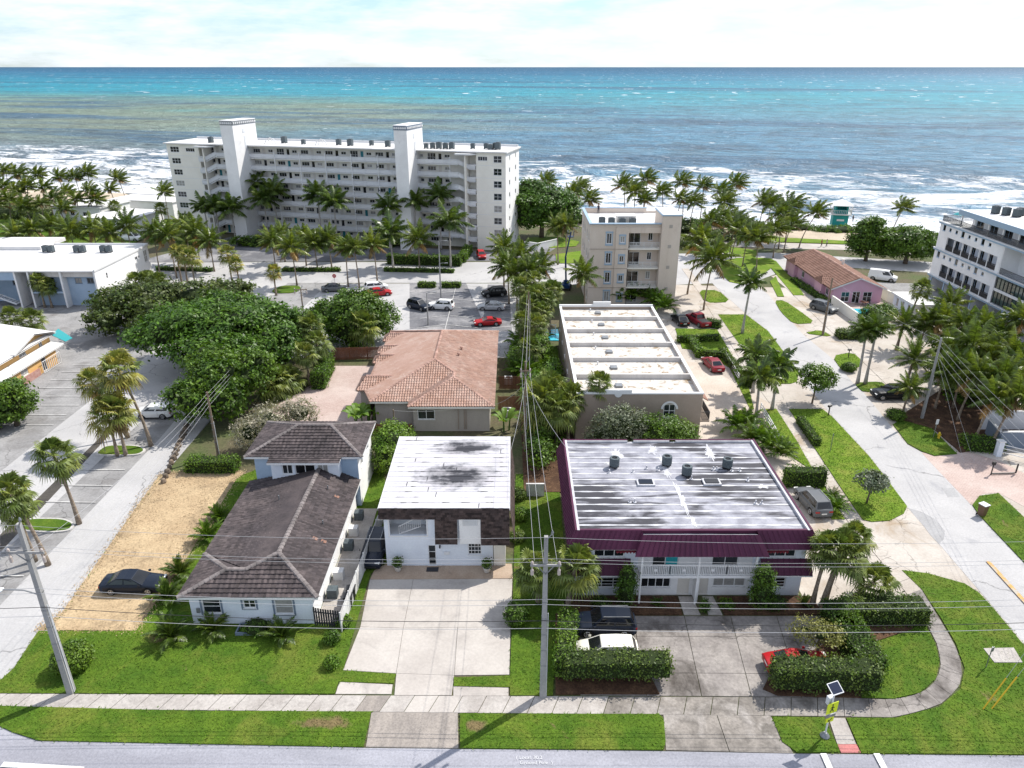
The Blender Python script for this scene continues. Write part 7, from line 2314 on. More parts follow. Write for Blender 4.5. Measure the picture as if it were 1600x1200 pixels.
TREE_N = [0]
def tree(name, label, xy, blobs, n, size, mat, trunk_r=.25, limbs=True, cat='tree', clump=.45, group=None, core=.66, flat=0.0, per=26, mass=False):
 """blobs are relative to the trunk foot"""
 TREE_N[0] += 1
 T = thing(name, label, cat, (xy[0], xy[1], 0), 0, group)
 rg = random.Random(TREE_N[0] * 5)
 extra = []
 for (x, y, z, a, b, c) in blobs:
  if a > 2.2 and c > 1.8:                 # uneven outline: small lobes breaking out of the big ones
   for k in range(5):
    u, w = rg.uniform(0, 6.28), rg.uniform(.1, 1.1)
    f = rg.uniform(.26, .42)
    extra.append((x + a * .85 * cos(u) * cos(w), y + b * .85 * sin(u) * cos(w), z + c * .85 * sin(w), a * f, b * f, c * f * .9))
 blobs = list(blobs) + extra
 zc = min(b[2] for b in blobs)
 top = max(blobs, key=lambda b: b[3])
 if trunk_r > 0:
  MB().tube([(0, 0, 0), (.1, .05, zc * .5), (top[0] * .3, top[1] * .3, zc)], [trunk_r * 1.3, trunk_r, trunk_r * .8], 8).build('trunk', 'bark', T, smooth=True)
  if limbs:
   for b in blobs[:7]:
    MB().tube([(top[0] * .15, top[1] * .15, zc * .6), (b[0] * .5, b[1] * .5, b[2] * .8), (b[0], b[1], b[2])], [trunk_r * .65, trunk_r * .45, trunk_r * .2], 6).build('limb', 'bark', T, smooth=True)
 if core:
  core_mesh(blobs, core).build('inner_shade', 'hedge_core', T)['kind'] = 'stuff'  # dark lobes added inside the crown to stand for its inner shade
 put('crown', leaf_mesh('crown', blobs, n, size, mat, TREE_N[0], clump, per, flat=flat), T)
 if mass:
  T['kind'] = 'stuff'
 return T

def bush(label, xy, r, h, mat, n=900, size=.10, name='round_bush', cat='bush', group=None, z=0.0):
 return tree(name, label, xy, [(0, 0, z + h * .5, r, r, h * .5)], n, size, mat, 0, False, cat, .10, group, .86, per=12)

def hedge(label, pts, w, h, mat='hedge_leaf', dens=95, size=.085, legs=0.0, name='hedge', group=None):
 """clipped hedge following plan points"""
 T = thing(name, label, 'hedge', (pts[0][0], pts[0][1], 0), 0, group)
 rng = np.random.default_rng(len(pts) * 13 + int(abs(pts[0][0]) * 7))
 core = MB()
 PP, NN = [], []
 ox, oy = pts[0]
 for a, b in zip(pts[:-1], pts[1:]):
  L = hypot(b[0] - a[0], b[1] - a[1])
  dx, dy = (b[0] - a[0]) / L, (b[1] - a[1]) / L
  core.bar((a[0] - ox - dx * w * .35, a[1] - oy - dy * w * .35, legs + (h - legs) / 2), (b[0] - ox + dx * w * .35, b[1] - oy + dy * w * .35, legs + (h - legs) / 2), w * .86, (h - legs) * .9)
  def put_face(n, f):
   u, v = rng.uniform(0, 1, n), rng.uniform(0, 1, n)
   p, nn = f(u, v)
   PP.append(p); NN.append(np.tile(np.array(nn, float), (n, 1)))
  LL = L + w * .8
  s0 = -w * .4
  hh = h - legs
  put_face(int(LL * w * dens), lambda u, v: (np.stack([a[0] - ox + dx * (s0 + u * LL) - dy * (v - .5) * w, a[1] - oy + dy * (s0 + u * LL) + dx * (v - .5) * w, np.full_like(u, h)], 1), (0, 0, 1)))
  for sg in (-1, 1):
   put_face(int(LL * hh * dens * .8), lambda u, v: (np.stack([a[0] - ox + dx * (s0 + u * LL) - dy * sg * w / 2, a[1] - oy + dy * (s0 + u * LL) + dx * sg * w / 2, legs + v * hh], 1), (-dy * sg, dx * sg, .2)))
  for sg, q in ((-1, s0), (1, s0 + LL)):
   put_face(int(w * hh * dens), lambda u, v: (np.stack([a[0] - ox + dx * q - dy * (u - .5) * w, a[1] - oy + dy * q + dx * (u - .5) * w, legs + v * hh], 1), (dx * sg, dy * sg, .2)))
 p = np.concatenate(PP); nn = np.concatenate(NN)
 m = len(p)
 p = p + rng.normal(size=(m, 3)) * .11
 p[:, 2] += (.12 * np.sin(p[:, 0] * 1.9 + 1) + .10 * np.sin(p[:, 0] * 4.3) * np.cos(p[:, 1] * 2.3)) * np.clip(h, 0, 1.6) / 1.6
 nn = nn * .9 + rng.normal(size=(m, 3)) * .6
 nn /= np.linalg.norm(nn, axis=1)[:, None]
 t = np.cross(nn, rng.normal(size=(m, 3)))
 t /= np.linalg.norm(t, axis=1)[:, None] + 1e-9
 b2 = np.cross(nn, t)
 s = (size * rng.uniform(.5, 1.4, m))[:, None]
 V = np.stack([p - t * s, p + b2 * s * .6, p + t * s, p - b2 * s * .6], 1).reshape(-1, 3)
 core.build('shade_core', 'hedge_core', T)  # solid dark bar added inside the leaves as the hedge's inner shade
 put('foliage', np_mesh('foliage', V, np.arange(len(V)).reshape(-1, 4), mat), T)
 if legs:
  q = MB()
  for a, b in zip(pts[:-1], pts[1:]):
   L = hypot(b[0] - a[0], b[1] - a[1])
   for i in range(int(L / 1.5) + 1):
    t = (i + .3) / (int(L / 1.5) + 1)
    x, y = a[0] - ox + (b[0] - a[0]) * t, a[1] - oy + (b[1] - a[1]) * t
    MB().tube([(x, y, 0), (x + .1, y, legs * .6), (x - .05, y + .1, legs + .2)], [.09, .07, .06], 6).build('stem', 'bark', T)
 return T

def spiky(label, xy, r, h, mat='royal_leaf', name='fern_palm', cat='plant', n=18, group=None):
 """low rosette of arching fronds"""
 T = thing(name, label, cat, (xy[0], xy[1], 0), 0, group)
 rg = random.Random(int(abs(xy[0] * 31 + xy[1] * 17)))
 ms = cached(('rosette', mat), lambda: [to_mesh(*frond_arrays(random.Random(i), 1.0, radians(84 - 52 * (i % 6) / 5), 0, .34, 0, 16, .26, .022, .1), 'frond', mat) for i in range(6)])
 for i in range(n):
  o = put('frond', ms[i % 6], T, (0, 0, h * .12), i * 2.39996 + rg.uniform(-.2, .2))
  s = r * rg.uniform(.85, 1.15)
  o.scale = (s, s, s * h / r if h > r else s)
 return T

def banana(label, xy, h, n=10, name='banana_plant'):
 T = thing(name, label, 'plant', (xy[0], xy[1], 0))
 rg = random.Random(int(abs(xy[0] * 13 + xy[1] * 7)))
 def leaf():
  V, F = [], []
  m = 7
  for i in range(m + 1):
   t = i / m
   x = 1.0 * t; z = 1.25 * t - .85 * t * t
   w = .17 * sin(pi * min(1, .08 + t * .9)) + .01
   V += [Vector((x, -w, z + w * .25)), Vector((x, 0, z)), Vector((x, w, z + w * .25))]
  for i in range(m):
   for j in (0, 1):
    a = i * 3 + j
    F.append((a, a + 1, a + 4, a + 3))
  return to_mesh(V, F, 'leaf', 'bright_leaf')
 me = cached('banana_leaf', leaf)
 for k in range(3):
  a = k * 2.1
  MB().tube([(.4 * cos(a), .4 * sin(a), 0), (.5 * cos(a), .5 * sin(a), h * .45)], [.12, .08], 6).build('stem', 'crownshaft', T)
 for i in range(n):
  a = i * 2.39996
  o = put('leaf', me, T, (.45 * cos(a), .45 * sin(a), h * .42), a + rg.uniform(-.3, .3))
  s = h * rg.uniform(.5, .72)
  o.scale = (s * .8, s, s)
 return T

# ------------------------------------------------------------------ palms, one by one (crown place and height in metres; place cast from image pixels at that height)
def row(kind, items, label, group, scale=1.0, jit=.5, seed=1):
 """a named row of palms; LABEL holds {} for the ordinal from the left"""
 rg = random.Random(seed)
 order = sorted(range(len(items)), key=lambda i: items[i][0][0] / items[i][0][1])
 for rank, i in enumerate(order):
  it = items[i]
  xy, h = it[0], it[1]
  ln = it[2] if len(it) > 2 else (rg.uniform(-jit, jit), rg.uniform(-jit, jit))
  k = it[3] if len(it) > 3 else kind
  palm(k, xy, h, label.format(ORD[rank]), scale * rg.uniform(.92, 1.08), ln, group=group)

row('windy', [((-157.58, 236.56), 9), ((-149.74, 230.62), 9), ((-140.67, 225.36), 9.5), ((-133.33, 223.58), 9), ((-128.99, 223.58), 9), ((-126.14, 225.77), 10), ((-117.97, 226.87), 8), ((-117.55, 220.19), 6), ((-93.53, 202.35), 8), ((-155.14, 226.35), 9)],
 '{} palm from the left in the rearmost beach row left of the condominium', 'rear beach palms on the left', .98, 1.2, 3)
row('windy', [((-142.22, 211.53), 8), ((-134.52, 204.58), 8), ((-132.26, 205.87), 9), ((-126.19, 203.56), 9), ((-119.71, 202.35), 8), ((-110.58, 196.90), 9), ((-118.49, 193.97), 7.5), ((-108.90, 196.03), 7), ((-113.93, 196.03), 7)],
 '{} palm from the left in the second beach row left of the condominium', 'second beach palms on the left', .95, 1.2, 4)
row('windy', [((-131.52, 196.03), 7), ((-119.69, 190.15), 7), ((-111.60, 185.66), 6.5), ((-123.72, 189.32), 6.5), ((-133.64, 193.12), 6.5)],
 '{} palm from the left in the front beach row left of the low buildings', 'front beach palms on the left', .95, 1.0, 5)
row('coconut', [((-99.69, 153.09), 8), ((-97.74, 157.12), 8), ((-91.75, 152.94), 7.5), ((-87.40, 153.75), 8), ((-82.86, 151.66), 7.5), ((-80.63, 154.59), 8.5), ((-101.87, 150.40), 7.5), ((-70.91, 145.66), 9), ((-67.69, 144.42), 8.5), ((-69.84, 157.12), 8), ((-65.31, 151.66), 7.5), ((-61.55, 148.95), 6.5)],
 '{} feathery palm from the left behind the white motel roof', 'palms behind the motel', 1.0, .5, 6)
row('sabal', [((-89.44, 189.43), 6), ((-104.09, 195.15), 5.5)], '{} round headed palm from the left before the low beach buildings', 'low beach building palms', 1.2, .3, 7)
row('sabaly', [((-64.52, 139.90), 6.5), ((-59.94, 135.23), 6.5), ((-53.94, 137.79), 6.5), ((-50.41, 131.90), 6), ((-43.80, 132.17), 4.5), ((-57.61, 122.64), 3.5), ((-62.71, 138.86), 6.0)],
 '{} round headed palm from the left along the road verges', 'road verge palms', 1.15, .3, 8)
row('sabal', [((-82.04, 124.18), 5), ((-80.90, 124.08), 4), ((-63.57, 125.01), 5), ((-65.75, 125.17), 4.5), ((-61.16, 123.35), 5), ((-77.82, 108.84), 3.5), ((-74.45, 108.47), 3)],
 '{} round headed palm from the left around the white motel', 'motel palms', 1.15, .3, 9)
row('royal', [((-62.25, 184.24), 12), ((-57.16, 180.14), 10.5), ((-59.08, 178.27), 9), ((-45.21, 174.59), 10.5), ((-40.27, 168.93), 10), ((-27.90, 168.11), 9), ((-22.02, 168.93), 10), ((-16.27, 168.47), 11.5), ((-12.97, 152.58), 8.5), ((-25.28, 152.63), 6.5), ((-70.91, 178.22), 7.5), ((-66.95, 177.63), 7), ((-74.02, 179.32), 7)],
 '{} royal palm from the left in front of the long condominium', 'condominium royal palms', 1.3, .15, 10)
row('coconut', [((-41.97, 138.77), 7.5), ((-48.80, 148.95), 6.5), ((-31.41, 137.69), 7.5), ((-29.57, 136.56), 8), ((-26.78, 140.96), 7.5), ((-19.27, 150.16), 6.5), ((-38.33, 152.47), 6), ((-43.58, 153.71), 6), ((-40.98, 151.10), 5.5), ((-49.38, 157.56), 6)],
 '{} feathery palm from the left along the road before the condominium', 'roadside coconut palms', .95, .4, 11)
row('coconut', [((-1.57, 137.69), 7.5), ((-0.89, 126.09), 7), ((1.75, 132.66), 7), ((5.10, 128.06), 6.5), ((0.66, 122.80), 6.5), ((2.83, 122.59), 7), ((11.29, 153.39), 9), ((11.48, 115.24), 8.5), ((9.42, 155.08), 8)],
 '{} coconut palm from the left around the parking lot end and cream block', 'parking lot palms', 1.0, .5, 12)
row('sabal', [((3.70, 108.11), 7), ((5.25, 107.76), 6.5), ((2.50, 106.11), 6), ((4.30, 105.16), 5.5), ((1.20, 111.31), 7.5), ((3.44, 113.22), 8), ((6.16, 110.54), 7), ((1.40, 102.44), 5), ((3.30, 100.12), 5), ((2.45, 94.22), 3.6)],
 '{} fan palm from the left behind the alley poles', 'alley end palms', 1.2, .3, 13)
row('windy', [((10.04, 215.65), 9), ((16.90, 206.63), 7), ((19.11, 210.34), 8), ((20.76, 199.10), 6.5), ((30.74, 207.05), 9), ((32.54, 199.09), 8.5), ((37.83, 210.96), 10), ((34.68, 196.03), 7), ((39.83, 199.09), 8.5), ((46.59, 206.02), 10), ((44.40, 196.03), 7), ((46.85, 192.07), 7), ((50.94, 200.15), 10), ((54.09, 192.56), 9.5), ((59.70, 200.12), 10.5), ((52.87, 186.07), 8)],
 '{} windblown palm from the left along the surf right of the condominium', 'surf palms in the middle', 1.05, 1.0, 14)
row('windy', [((48.38, 170.02), 7.5), ((44.41, 164.69), 7.5), ((49.99, 165.07), 7), ((49.21, 152.78), 7), ((49.80, 149.06), 7), ((48.71, 158.03), 7), ((61.45, 181.91), 9), ((61.83, 178.27), 9), ((61.67, 169.67), 8), ((66.28, 176.80), 8.5), ((57.83, 160.50), 6.5), ((62.87, 166.18), 6.5), ((70.32, 171.27), 8, (3.2, .5)), ((93.92, 178.82), 8, (2.0, .3))],
 '{} windblown palm from the left between the cream block and the lifeguard tower', 'surf palms on the right', 1.05, .9, 15)
palm('coconut', (34.49, 132.91), 10, 'tall leaning coconut palm close to the cream block right side', 1.15, (1.8, .2))
palm('coconut', (34.19, 123.00), 9, 'tall coconut palm standing in the triangular grass patch', 1.2, (.8, 0))
palm('royal', (36.88, 110.59), 7.5, 'royal palm standing alone in the long bright lawn', 1.0, (.3, 0))
row('sabaly', [((-42.39, 73.39), 9, (-2.0, .5)), ((-46.54, 74.91), 7, (-2.6, 0)), ((-42.20, 70.80), 5.5), ((-43.02, 70.58), 5.0)], '{} palm from the left in the leaning clump by the white hatchback', 'leaning street palms', 1.35, .3, 16)
palm('sabal', (-40.78, 57.62), 7.2, 'slender round headed palm on the kerbed island', 1.05, (-.6, 0))
palm('sabal', (-41.08, 51.73), 7.0, 'leaning palm left of the kerbed island palm, taller head', 1.1, (-1.6, .3))
palm('sabal', (-41.25, 52.00), 5.6, 'lower headed palm beside the leaning left edge palm', .95, (-.3, 0))
palm('sabal', (-27.88, 96.63), 6, 'tall fan palm at the corner of the paver driveway', 1.45, (.1, 0))
palm('sabal', (-27.09, 89.89), 4.6, 'lower fan palm at the corner of the paver driveway', 1.3, (-.2, 0))
palm('sabal', (-26.20, 92.93), 5.0, 'middle fan palm at the corner of the paver driveway', 1.25, (.3, 0))
palm('sabal', (-22.08, 103.07), 4.0, 'fan palm half hidden in the round tree by the brown fence', 1.4)
palm('sabal', (-30.55, 86.15), 2.2, 'low spreading fan palm left of the paver driveway', 1.5)
palm('sabal', (-29.22, 87.93), 1.8, 'low fan palm nearest the paver driveway curve', 1.3)
row('sabal', [((3.53, 73.91), 5.2), ((4.98, 72.08), 5.2), ((6.18, 73.54), 5.6), ((4.47, 75.88), 5.8)], '{} fan palm from the left in the dense clump beside the townhouse row', 'clump beside townhouses', 1.5, .4, 17)
palm('sabal', (9.59, 74.55), 7.0, 'slim palm with a bare trunk before the townhouse end wall', 1.05, (0, 0))
row('areca', [((3.47, 97.78), .8), ((1.91, 92.08), .7), ((4.03, 93.23), .7), ((1.15, 103.29), .7), ((2.64, 86.95), .6)], '{} feathery shrub palm from the left in the alley behind the poles', 'alley arecas', 1.3, .1, 25)
palm('areca', (19.80, 77.37), 1.4, 'feathery palm before the taupe townhouse corner', 1.2)
row('royal', [((31.17, 87.73), 4.2), ((29.24, 79.99), 4.5), ((32.15, 82.35), 5.0)], '{} small palm from the left beside the townhouse court gate', 'court gate palms', .85, .3, 18)
row('areca', [((25.82, 75.90), .8), ((27.34, 76.56), .8), ((27.69, 72.44), .8), ((28.27, 70.94), .8), ((28.89, 69.58), .6), ((26.76, 72.81), .6)], '{} feathery shrub palm from the left behind the purple roof corner', 'arecas behind purple roof', 1.15, .1, 19)
row('areca', [((19.23, 125.51), 1.5), ((21.39, 126.48), 1.8), ((23.47, 125.12), 1.5), ((25.03, 123.04), 1.2), ((26.06, 120.72), 1.0)], '{} leafy palm clump from the left under the cream block balconies', 'arecas before cream block', 1.35, .1, 20)
row('royal', [((46.08, 90.53), 6.5), ((47.13, 90.12), 7.0)], '{} of two thin palms on the street island', 'island palms', .85, .2, 21)
palm('sabal', (67.10, 116.85), 5.5, 'round headed palm on the grey asphalt court', 1.2, (1.0, .2))
palm('coconut', (69.29, 111.61), 4.5, 'small spreading palm in front of the carport fins', .9)
row('date', [((57.74, 103.07), 4.0), ((52.26, 89.13), 4.0)], '{} stout date palm from the left at the grove edge', 'date palms', 1.15, .2, 22)
row('coconut', [((60.72, 102.47), 4.5), ((62.19, 100.93), 5.5), ((61.76, 95.70), 6.5), ((63.35, 93.70), 7), ((65.74, 93.31), 5.5), ((67.95, 93.40), 8), ((56.75, 89.16), 5.5), ((56.65, 84.95), 7.5), ((59.29, 84.91), 6), ((60.19, 82.32), 7.5), ((54.52, 82.68), 5.2), ((54.21, 78.86), 6.2), ((55.93, 77.19), 6.5), ((59.49, 79.11), 6.5), ((52.21, 81.87), 5.2), ((55.02, 72.99), 6, (1.6, .4)), ((53.18, 73.76), 5.5, (1.2, .3))],
 '{} palm from the left in the dense grove at the right edge', 'right edge palm grove', .84, 1.0, 23)
palm('coconut', (47.77, 80.91), 3.6, 'little yellow green palm beside the black estate car', .6, (.2, 0))
row('sabal', [((23.93, 46.29), 5.4, (.3, 0)), ((24.91, 45.97), 5.4, (.7, 0)), ((26.19, 47.09), 6.0, (1.3, .2))], '{} palm from the left in the clump at the purple building corner', 'purple building corner palms', 1.0, .2, 24)
palm('sabal', (28.37, 46.78), 1.9, 'leaning palm with a crooked trunk above the corner hedge', 1.15, (1.9, .4))
palm('sabal', (4.89, 46.16), 3.9, 'palm before the purple building left wall', 1.1, (.5, 0))
palm('sabal', (1.79, 46.68), 3.2, 'palm beside the concrete pole on the narrow lawn', 1.05, (-.3, 0))

row('areca', [((31.10, 61.30), .5), ((30.82, 59.39), .5)], '{} small feathery plant from the left beside the grey estate car', 'plants by the grey car', .7, .1, 26)
# ------------------------------------------------------------------ broadleaf trees
tree('banyan_tree', 'huge spreading dark green tree left of the paver driveway', (-40.5, 96.5), [(0, 0, 6.2, 7.5, 6.0, 2.6), (-6.5, -1.5, 5.6, 4.8, 4.6, 2.2), (5.5, 2, 5.8, 5.0, 4.6, 2.4), (-1, 5.5, 6.4, 6.0, 4.4, 2.2), (1, -6.0, 4.8, 6.0, 3.6, 2.2), (-7, 3.8, 5.8, 4.2, 3.6, 1.9), (8.5, -3, 4.8, 3.8, 3.6, 2.2)], 26000, .27, 'banyan_leaf', .6, clump=.55, core=.62, flat=.5)
tree('sea_grape_tree', 'sprawling olive green tree before the white motel', (-57.0, 112.5), [(0, 0, 4.6, 5.5, 4.6, 3.0), (-6.0, 1, 4.2, 4.2, 4.2, 2.8), (6.0, 1.5, 4.8, 5.2, 4.4, 2.8), (1, -4.0, 3.6, 4.6, 3.2, 2.4), (-5, -4.5, 3.0, 3.4, 3.0, 2.0), (10, 5, 4.2, 3.8, 3.5, 2.4)], 15000, .27, 'seagrape_leaf', .35, clump=.5, core=.55)
tree('shade_tree', 'dense green tree overhanging the white hatchback', (-34.8, 80.5), [(0, 0, 4.8, 3.8, 3.6, 3.0), (-2.2, -3.0, 3.4, 2.8, 2.8, 2.4), (2.8, 2, 5.0, 3.0, 3.0, 2.6), (1.0, -2.5, 3.6, 2.8, 2.5, 2.4), (-2.0, 3.2, 5.2, 3.0, 2.8, 2.4)], 12500, .22, 'green_leaf', .3, clump=.4, core=.62)
tree('shade_tree', 'green tree right of the huge spreading tree, nearest the street', (-33.0, 97.0), [(0, 0, 4.2, 3.4, 3.4, 3.0), (2.5, 3, 4.6, 3.0, 3.2, 2.8), (0, -4, 3.8, 3.0, 3.0, 2.6)], 8500, .22, 'green_leaf', .3, clump=.4)
tree('round_tree', 'big round tree beside the parking lot and brown fence', (-24.0, 106.5), [(0, 0, 4.4, 4.4, 4.2, 3.4), (3.2, 1, 3.6, 3.2, 3.2, 2.8), (-3.2, 1, 3.8, 3.2, 3.2, 2.8), (0, -2.6, 2.8, 3.6, 2.6, 2.4)], 13000, .22, 'green_leaf', .35, clump=.4, core=.68)
tree('round_tree', 'domed bright green tree right of the condominium', (7.3, 182.0), [(0, 0, 8.2, 8.2, 7.0, 5.0), (-3, -1, 7.0, 5.8, 5.5, 4.2), (3.8, -1, 7.0, 5.6, 5.5, 4.2)], 17000, .32, 'banyan_leaf', .5, clump=.55, core=.8, flat=.3)
tree('flowering_tree', 'grey white flowering tree behind the dark tiled house', (-26.6, 73.0), [(0, 0, 2.9, 2.15, 2.1, 2.1), (2.6, 1.8, 3.2, 2.1, 2.0, 1.75), (-2.0, -1.2, 2.3, 1.9, 1.8, 1.7), (1.0, -1.2, 2.4, 1.8, 1.6, 1.7)], 8500, .12, 'blossom', .2, clump=.32, core=.5)
tree('street_tree', 'small round green tree at the street bend', (37.8, 84.2), [(0, 0, 3.6, 2.1, 2.0, 1.5), (.9, .3, 3.2, 1.5, 1.4, 1.1)], 3600, .15, 'green_leaf', .10, clump=.28, core=.5)
tree('street_tree', 'small pale leaved tree on the bright lawn beside the street', (34.4, 61.0), [(0, 0, 2.6, 1.35, 1.3, .8), (.6, .2, 2.4, 1.0, 1.0, .7)], 1900, .14, 'silver_leaf', .08, clump=.24, core=.35)
tree('street_tree', 'broad green tree beside the modern block terrace end', (84.67, 155.88), [(0, 0, 4.6, 5.2, 4.5, 3.2), (-4, 1, 4.0, 3.4, 3.2, 2.6), (4, 1, 4.0, 3.4, 3.4, 2.6)], 11000, .28, 'green_leaf', .4, clump=.5)
tree('street_tree', 'tall dark tree between the pink house and promenade', (77.12, 158.16), [(0, 0, 6.2, 2.6, 2.6, 3.2), (-1.8, 0, 3.6, 2.4, 2.4, 2.4), (2, 1, 4.4, 2.6, 2.4, 2.6)], 8500, .26, 'green_leaf', .35, clump=.5)
tree('street_tree', 'green crown at the left edge beside the pale street', (-58.5, 78.0), [(0, 0, 3.2, 2.7, 2.6, 2.4), (-2, -1.5, 2.6, 2.2, 2.2, 2.0)], 6000, .18, 'green_leaf', .25, clump=.35)
tree('garden_tree', 'light green leafy tree between the tiled and terracotta houses', (-12.9, 68.6), [(0, 0, 2.6, 1.7, 2.2, 2.4), (.3, 2.6, 2.0, 1.6, 1.8, 1.8), (-.2, -2.0, 1.9, 1.3, 1.4, 1.7)], 5200, .13, 'bright_leaf', .14, clump=.28)
tree('silver_tree', 'grey green tree before the townhouse end wall, left one', (11.2, 69.8), [(0, 0, 3.7, 2.6, 1.9, 2.6), (2.0, .4, 3.4, 2.1, 1.7, 2.3), (-1.6, .2, 2.8, 1.6, 1.5, 1.9)], 7000, .12, 'silver_leaf', .16, clump=.3, core=.6)
tree('silver_tree', 'grey green tree before the townhouse end wall, right one', (15.6, 69.8), [(0, 0, 3.1, 2.3, 1.8, 2.2), (1.8, .2, 2.5, 1.6, 1.5, 1.8)], 5600, .12, 'green_leaf', .16, clump=.3, core=.6)
tree('silver_tree', 'grey green tree before the townhouse end wall, by the arched window', (18.6, 70.4), [(0, 0, 2.2, 1.5, 1.4, 1.9), (-1.2, .3, 2.8, 1.5, 1.3, 1.9)], 4200, .12, 'green_leaf', .12, clump=.3, core=.6)
tree('garden_tree', 'dark green shrubs crowding the alley behind the shingled house', (3.6, 73.0), [(0, 0, 2.0, 2.2, 3.0, 2.0), (.6, 6, 2.2, 2.0, 2.8, 2.2), (-.6, -4.5, 1.6, 1.4, 2.4, 1.6), (.8, 10.5, 2.0, 1.8, 2.4, 2.0)], 9000, .15, 'green_leaf', .14, clump=.3, mass=True)
tree('garden_tree', 'bright shrubs along the alley beside the townhouses', (5.2, 90.0), [(0, 0, 1.8, 1.3, 4.0, 1.8), (-1.2, 7, 2.2, 1.6, 3.0, 2.2), (-2, -4, 1.8, 1.6, 2.4, 1.8)], 6500, .16, 'bright_leaf', .14, clump=.3, mass=True)
tree('garden_tree', 'dark shrub hanging over the far side fence', (.6, 95.5), [(0, 0, 1.6, 1.4, 2.6, 1.6), (.6, 4, 1.4, 1.4, 1.8, 1.4)], 4000, .15, 'green_leaf', .12, clump=.3)
tree('garden_tree', 'dark understorey beneath the right edge palm grove', (63.0, 92.0), [(0, 0, 1.4, 6.5, 5.0, 1.5), (-5, -6, 1.2, 4.0, 4.0, 1.3), (6, -8, 1.2, 5.0, 5.0, 1.3), (4, 9, 1.5, 6, 4, 1.6)], 9000, .2, 'green_leaf', 0, False, clump=.35, mass=True)
tree('garden_tree', 'leafy red flecked shrub beside the small pool', (59.0, 114.5), [(0, 0, 1.6, 2.4, 2.2, 1.7), (2.0, .6, 1.8, 1.8, 1.8, 1.6)], 4200, .17, 'green_leaf', .14, clump=.3)
tree('garden_tree', 'dark planting at the foot of the condominium', condo_pt(44, -6.5), [(0, 0, 1.2, 9, 1.6, 1.4), (-16, .5, 1.2, 7, 1.6, 1.4), (-30, .5, 1.3, 5, 1.8, 1.6), (14, 0, 1.2, 6, 1.6, 1.3)], 9000, .22, 'green_leaf', 0, False, clump=.35, mass=True)
tree('beach_shrubs', 'low green thicket under the beach palms left of the condominium', (-128, 205), [(0, 0, 1.2, 10, 5, 1.5), (-14, 4, 1.4, 9, 5, 1.8), (-28, 9, 1.2, 9, 5, 1.6), (14, -6, 1.1, 7, 4, 1.4), (6, -14, 1.4, 6, 4, 1.6)], 11000, .28, 'seagrape_leaf', 0, False, 'shrubs', clump=.45, mass=True)
tree('beach_shrubs', 'bright green dune thicket around the lifeguard tower', (84, 188), [(0, 0, .8, 8, 2.6, .95), (-12, 3, .8, 7, 2.8, .95), (10, -2.5, .8, 6, 2.4, .9), (-24, 6.5, .9, 7, 3, 1.0), (-34, 9, .9, 7, 3, 1.0)], 12000, .22, 'bright_leaf', 0, False, 'shrubs', clump=.35, core=.8, mass=True)
tree('beach_shrubs', 'dark thicket under the surf palms beside the cream block', (42, 188), [(0, 0, 1.2, 7, 3.5, 1.4), (-10, 6, 1.2, 8, 3.5, 1.4), (-22, 12, 1.2, 8, 3.5, 1.4), (9, -8, 1.0, 6, 5, 1.2), (2, -16, .9, 5, 5, 1.1)], 11000, .26, 'seagrape_leaf', 0, False, 'shrubs', clump=.4, mass=True)
tree('garden_tree', 'small gnarled yellow leaved tree above the corner hedge', (21.7, 40.6), [(0, 0, 2.2, 1.25, 1.1, .8), (.8, .3, 2.0, .9, .8, .7), (-.9, .5, 2.3, .9, .9, .7)], 2100, .09, 'sabal_yellow', .09, clump=.25, core=.3)
for i, (xy, r, h, m) in enumerate((((-30.78, 39.71), 1.25, 2.1, 'green_leaf'),)):
 bush('large round clipped bush behind the leaning front pole', xy, r, h, m, 9000, .085)
for i, (xy, r, h, m, l) in enumerate((((0.72, 58.31), .75, 1.25, 'bright_leaf', 'bright ball shrub beside the shingled house wall'), ((0.63, 61.87), .7, 1.2, 'hedge_leaf', 'olive ball shrub behind the bright ball shrub'), ((0.46, 54.96), .7, .9, 'hedge_leaf', 'low loose shrub before the bright ball shrub'),
  ((0.34, 44.25), .95, 1.9, 'green_leaf', 'dark clipped bush at the pale driveway edge'), ((-12.72, 39.89), .42, .85, 'bright_leaf', 'small bright ball shrub on the front lawn'), ((-13.23, 42.35), .55, .9, 'green_leaf', 'small dark shrub between the two lawn shrubs'), ((-12.75, 44.11), .5, .8, 'bright_leaf', 'bright shrub beside the dark bins'),
  ((46.10, 79.72), 1.15, 1.3, 'green_leaf', 'dark agave clump beside the black estate car'), ((46.93, 94.93), 1.0, 1.2, 'green_leaf', 'round shrub on the mailbox island'), ((46.59, 95.40), .5, .7, 'hedge_leaf', 'little shrub beside the island round shrub'))):
 bush(l, xy, r, h, m, 2600, .08)
spiky('arching fern palm left of the front steps', (-25.22, 42.55), 1.95, 1.95, n=26)
spiky('arching fern palm under the front left window', (-22.43, 43.22), 1.69, 1.69, n=24)
spiky('arching fern palm right of the front planter', (-17.06, 42.55), 1.69, 1.69, n=24)
spiky('pale fern palm beside the gravel lot, middle', (-27.23, 54.96), 1.95, 1.82, 'bright_leaf', n=20)
spiky('pale fern palm beside the gravel lot, nearest the tiled roof corner', (-27.64, 50.00), 1.82, 1.69, 'royal_leaf', n=20)
spiky('pale fern palm beside the gravel lot, farthest back', (-27.42, 58.31), 1.56, 1.56, 'bright_leaf', n=18)
spiky('fern palm left of the dark tiled front corner', (-27.33, 46.81), 1.82, 1.82, n=22)
bush('flowering plant in the low front planter', (-19.2, 43.5), 1.0, .8, 'green_leaf', 1400, .07)
spiky('low palm clump beside the concrete pole foot', (2.19, 48.37), 1.0, 1.0, 'sabal_leaf', n=16)
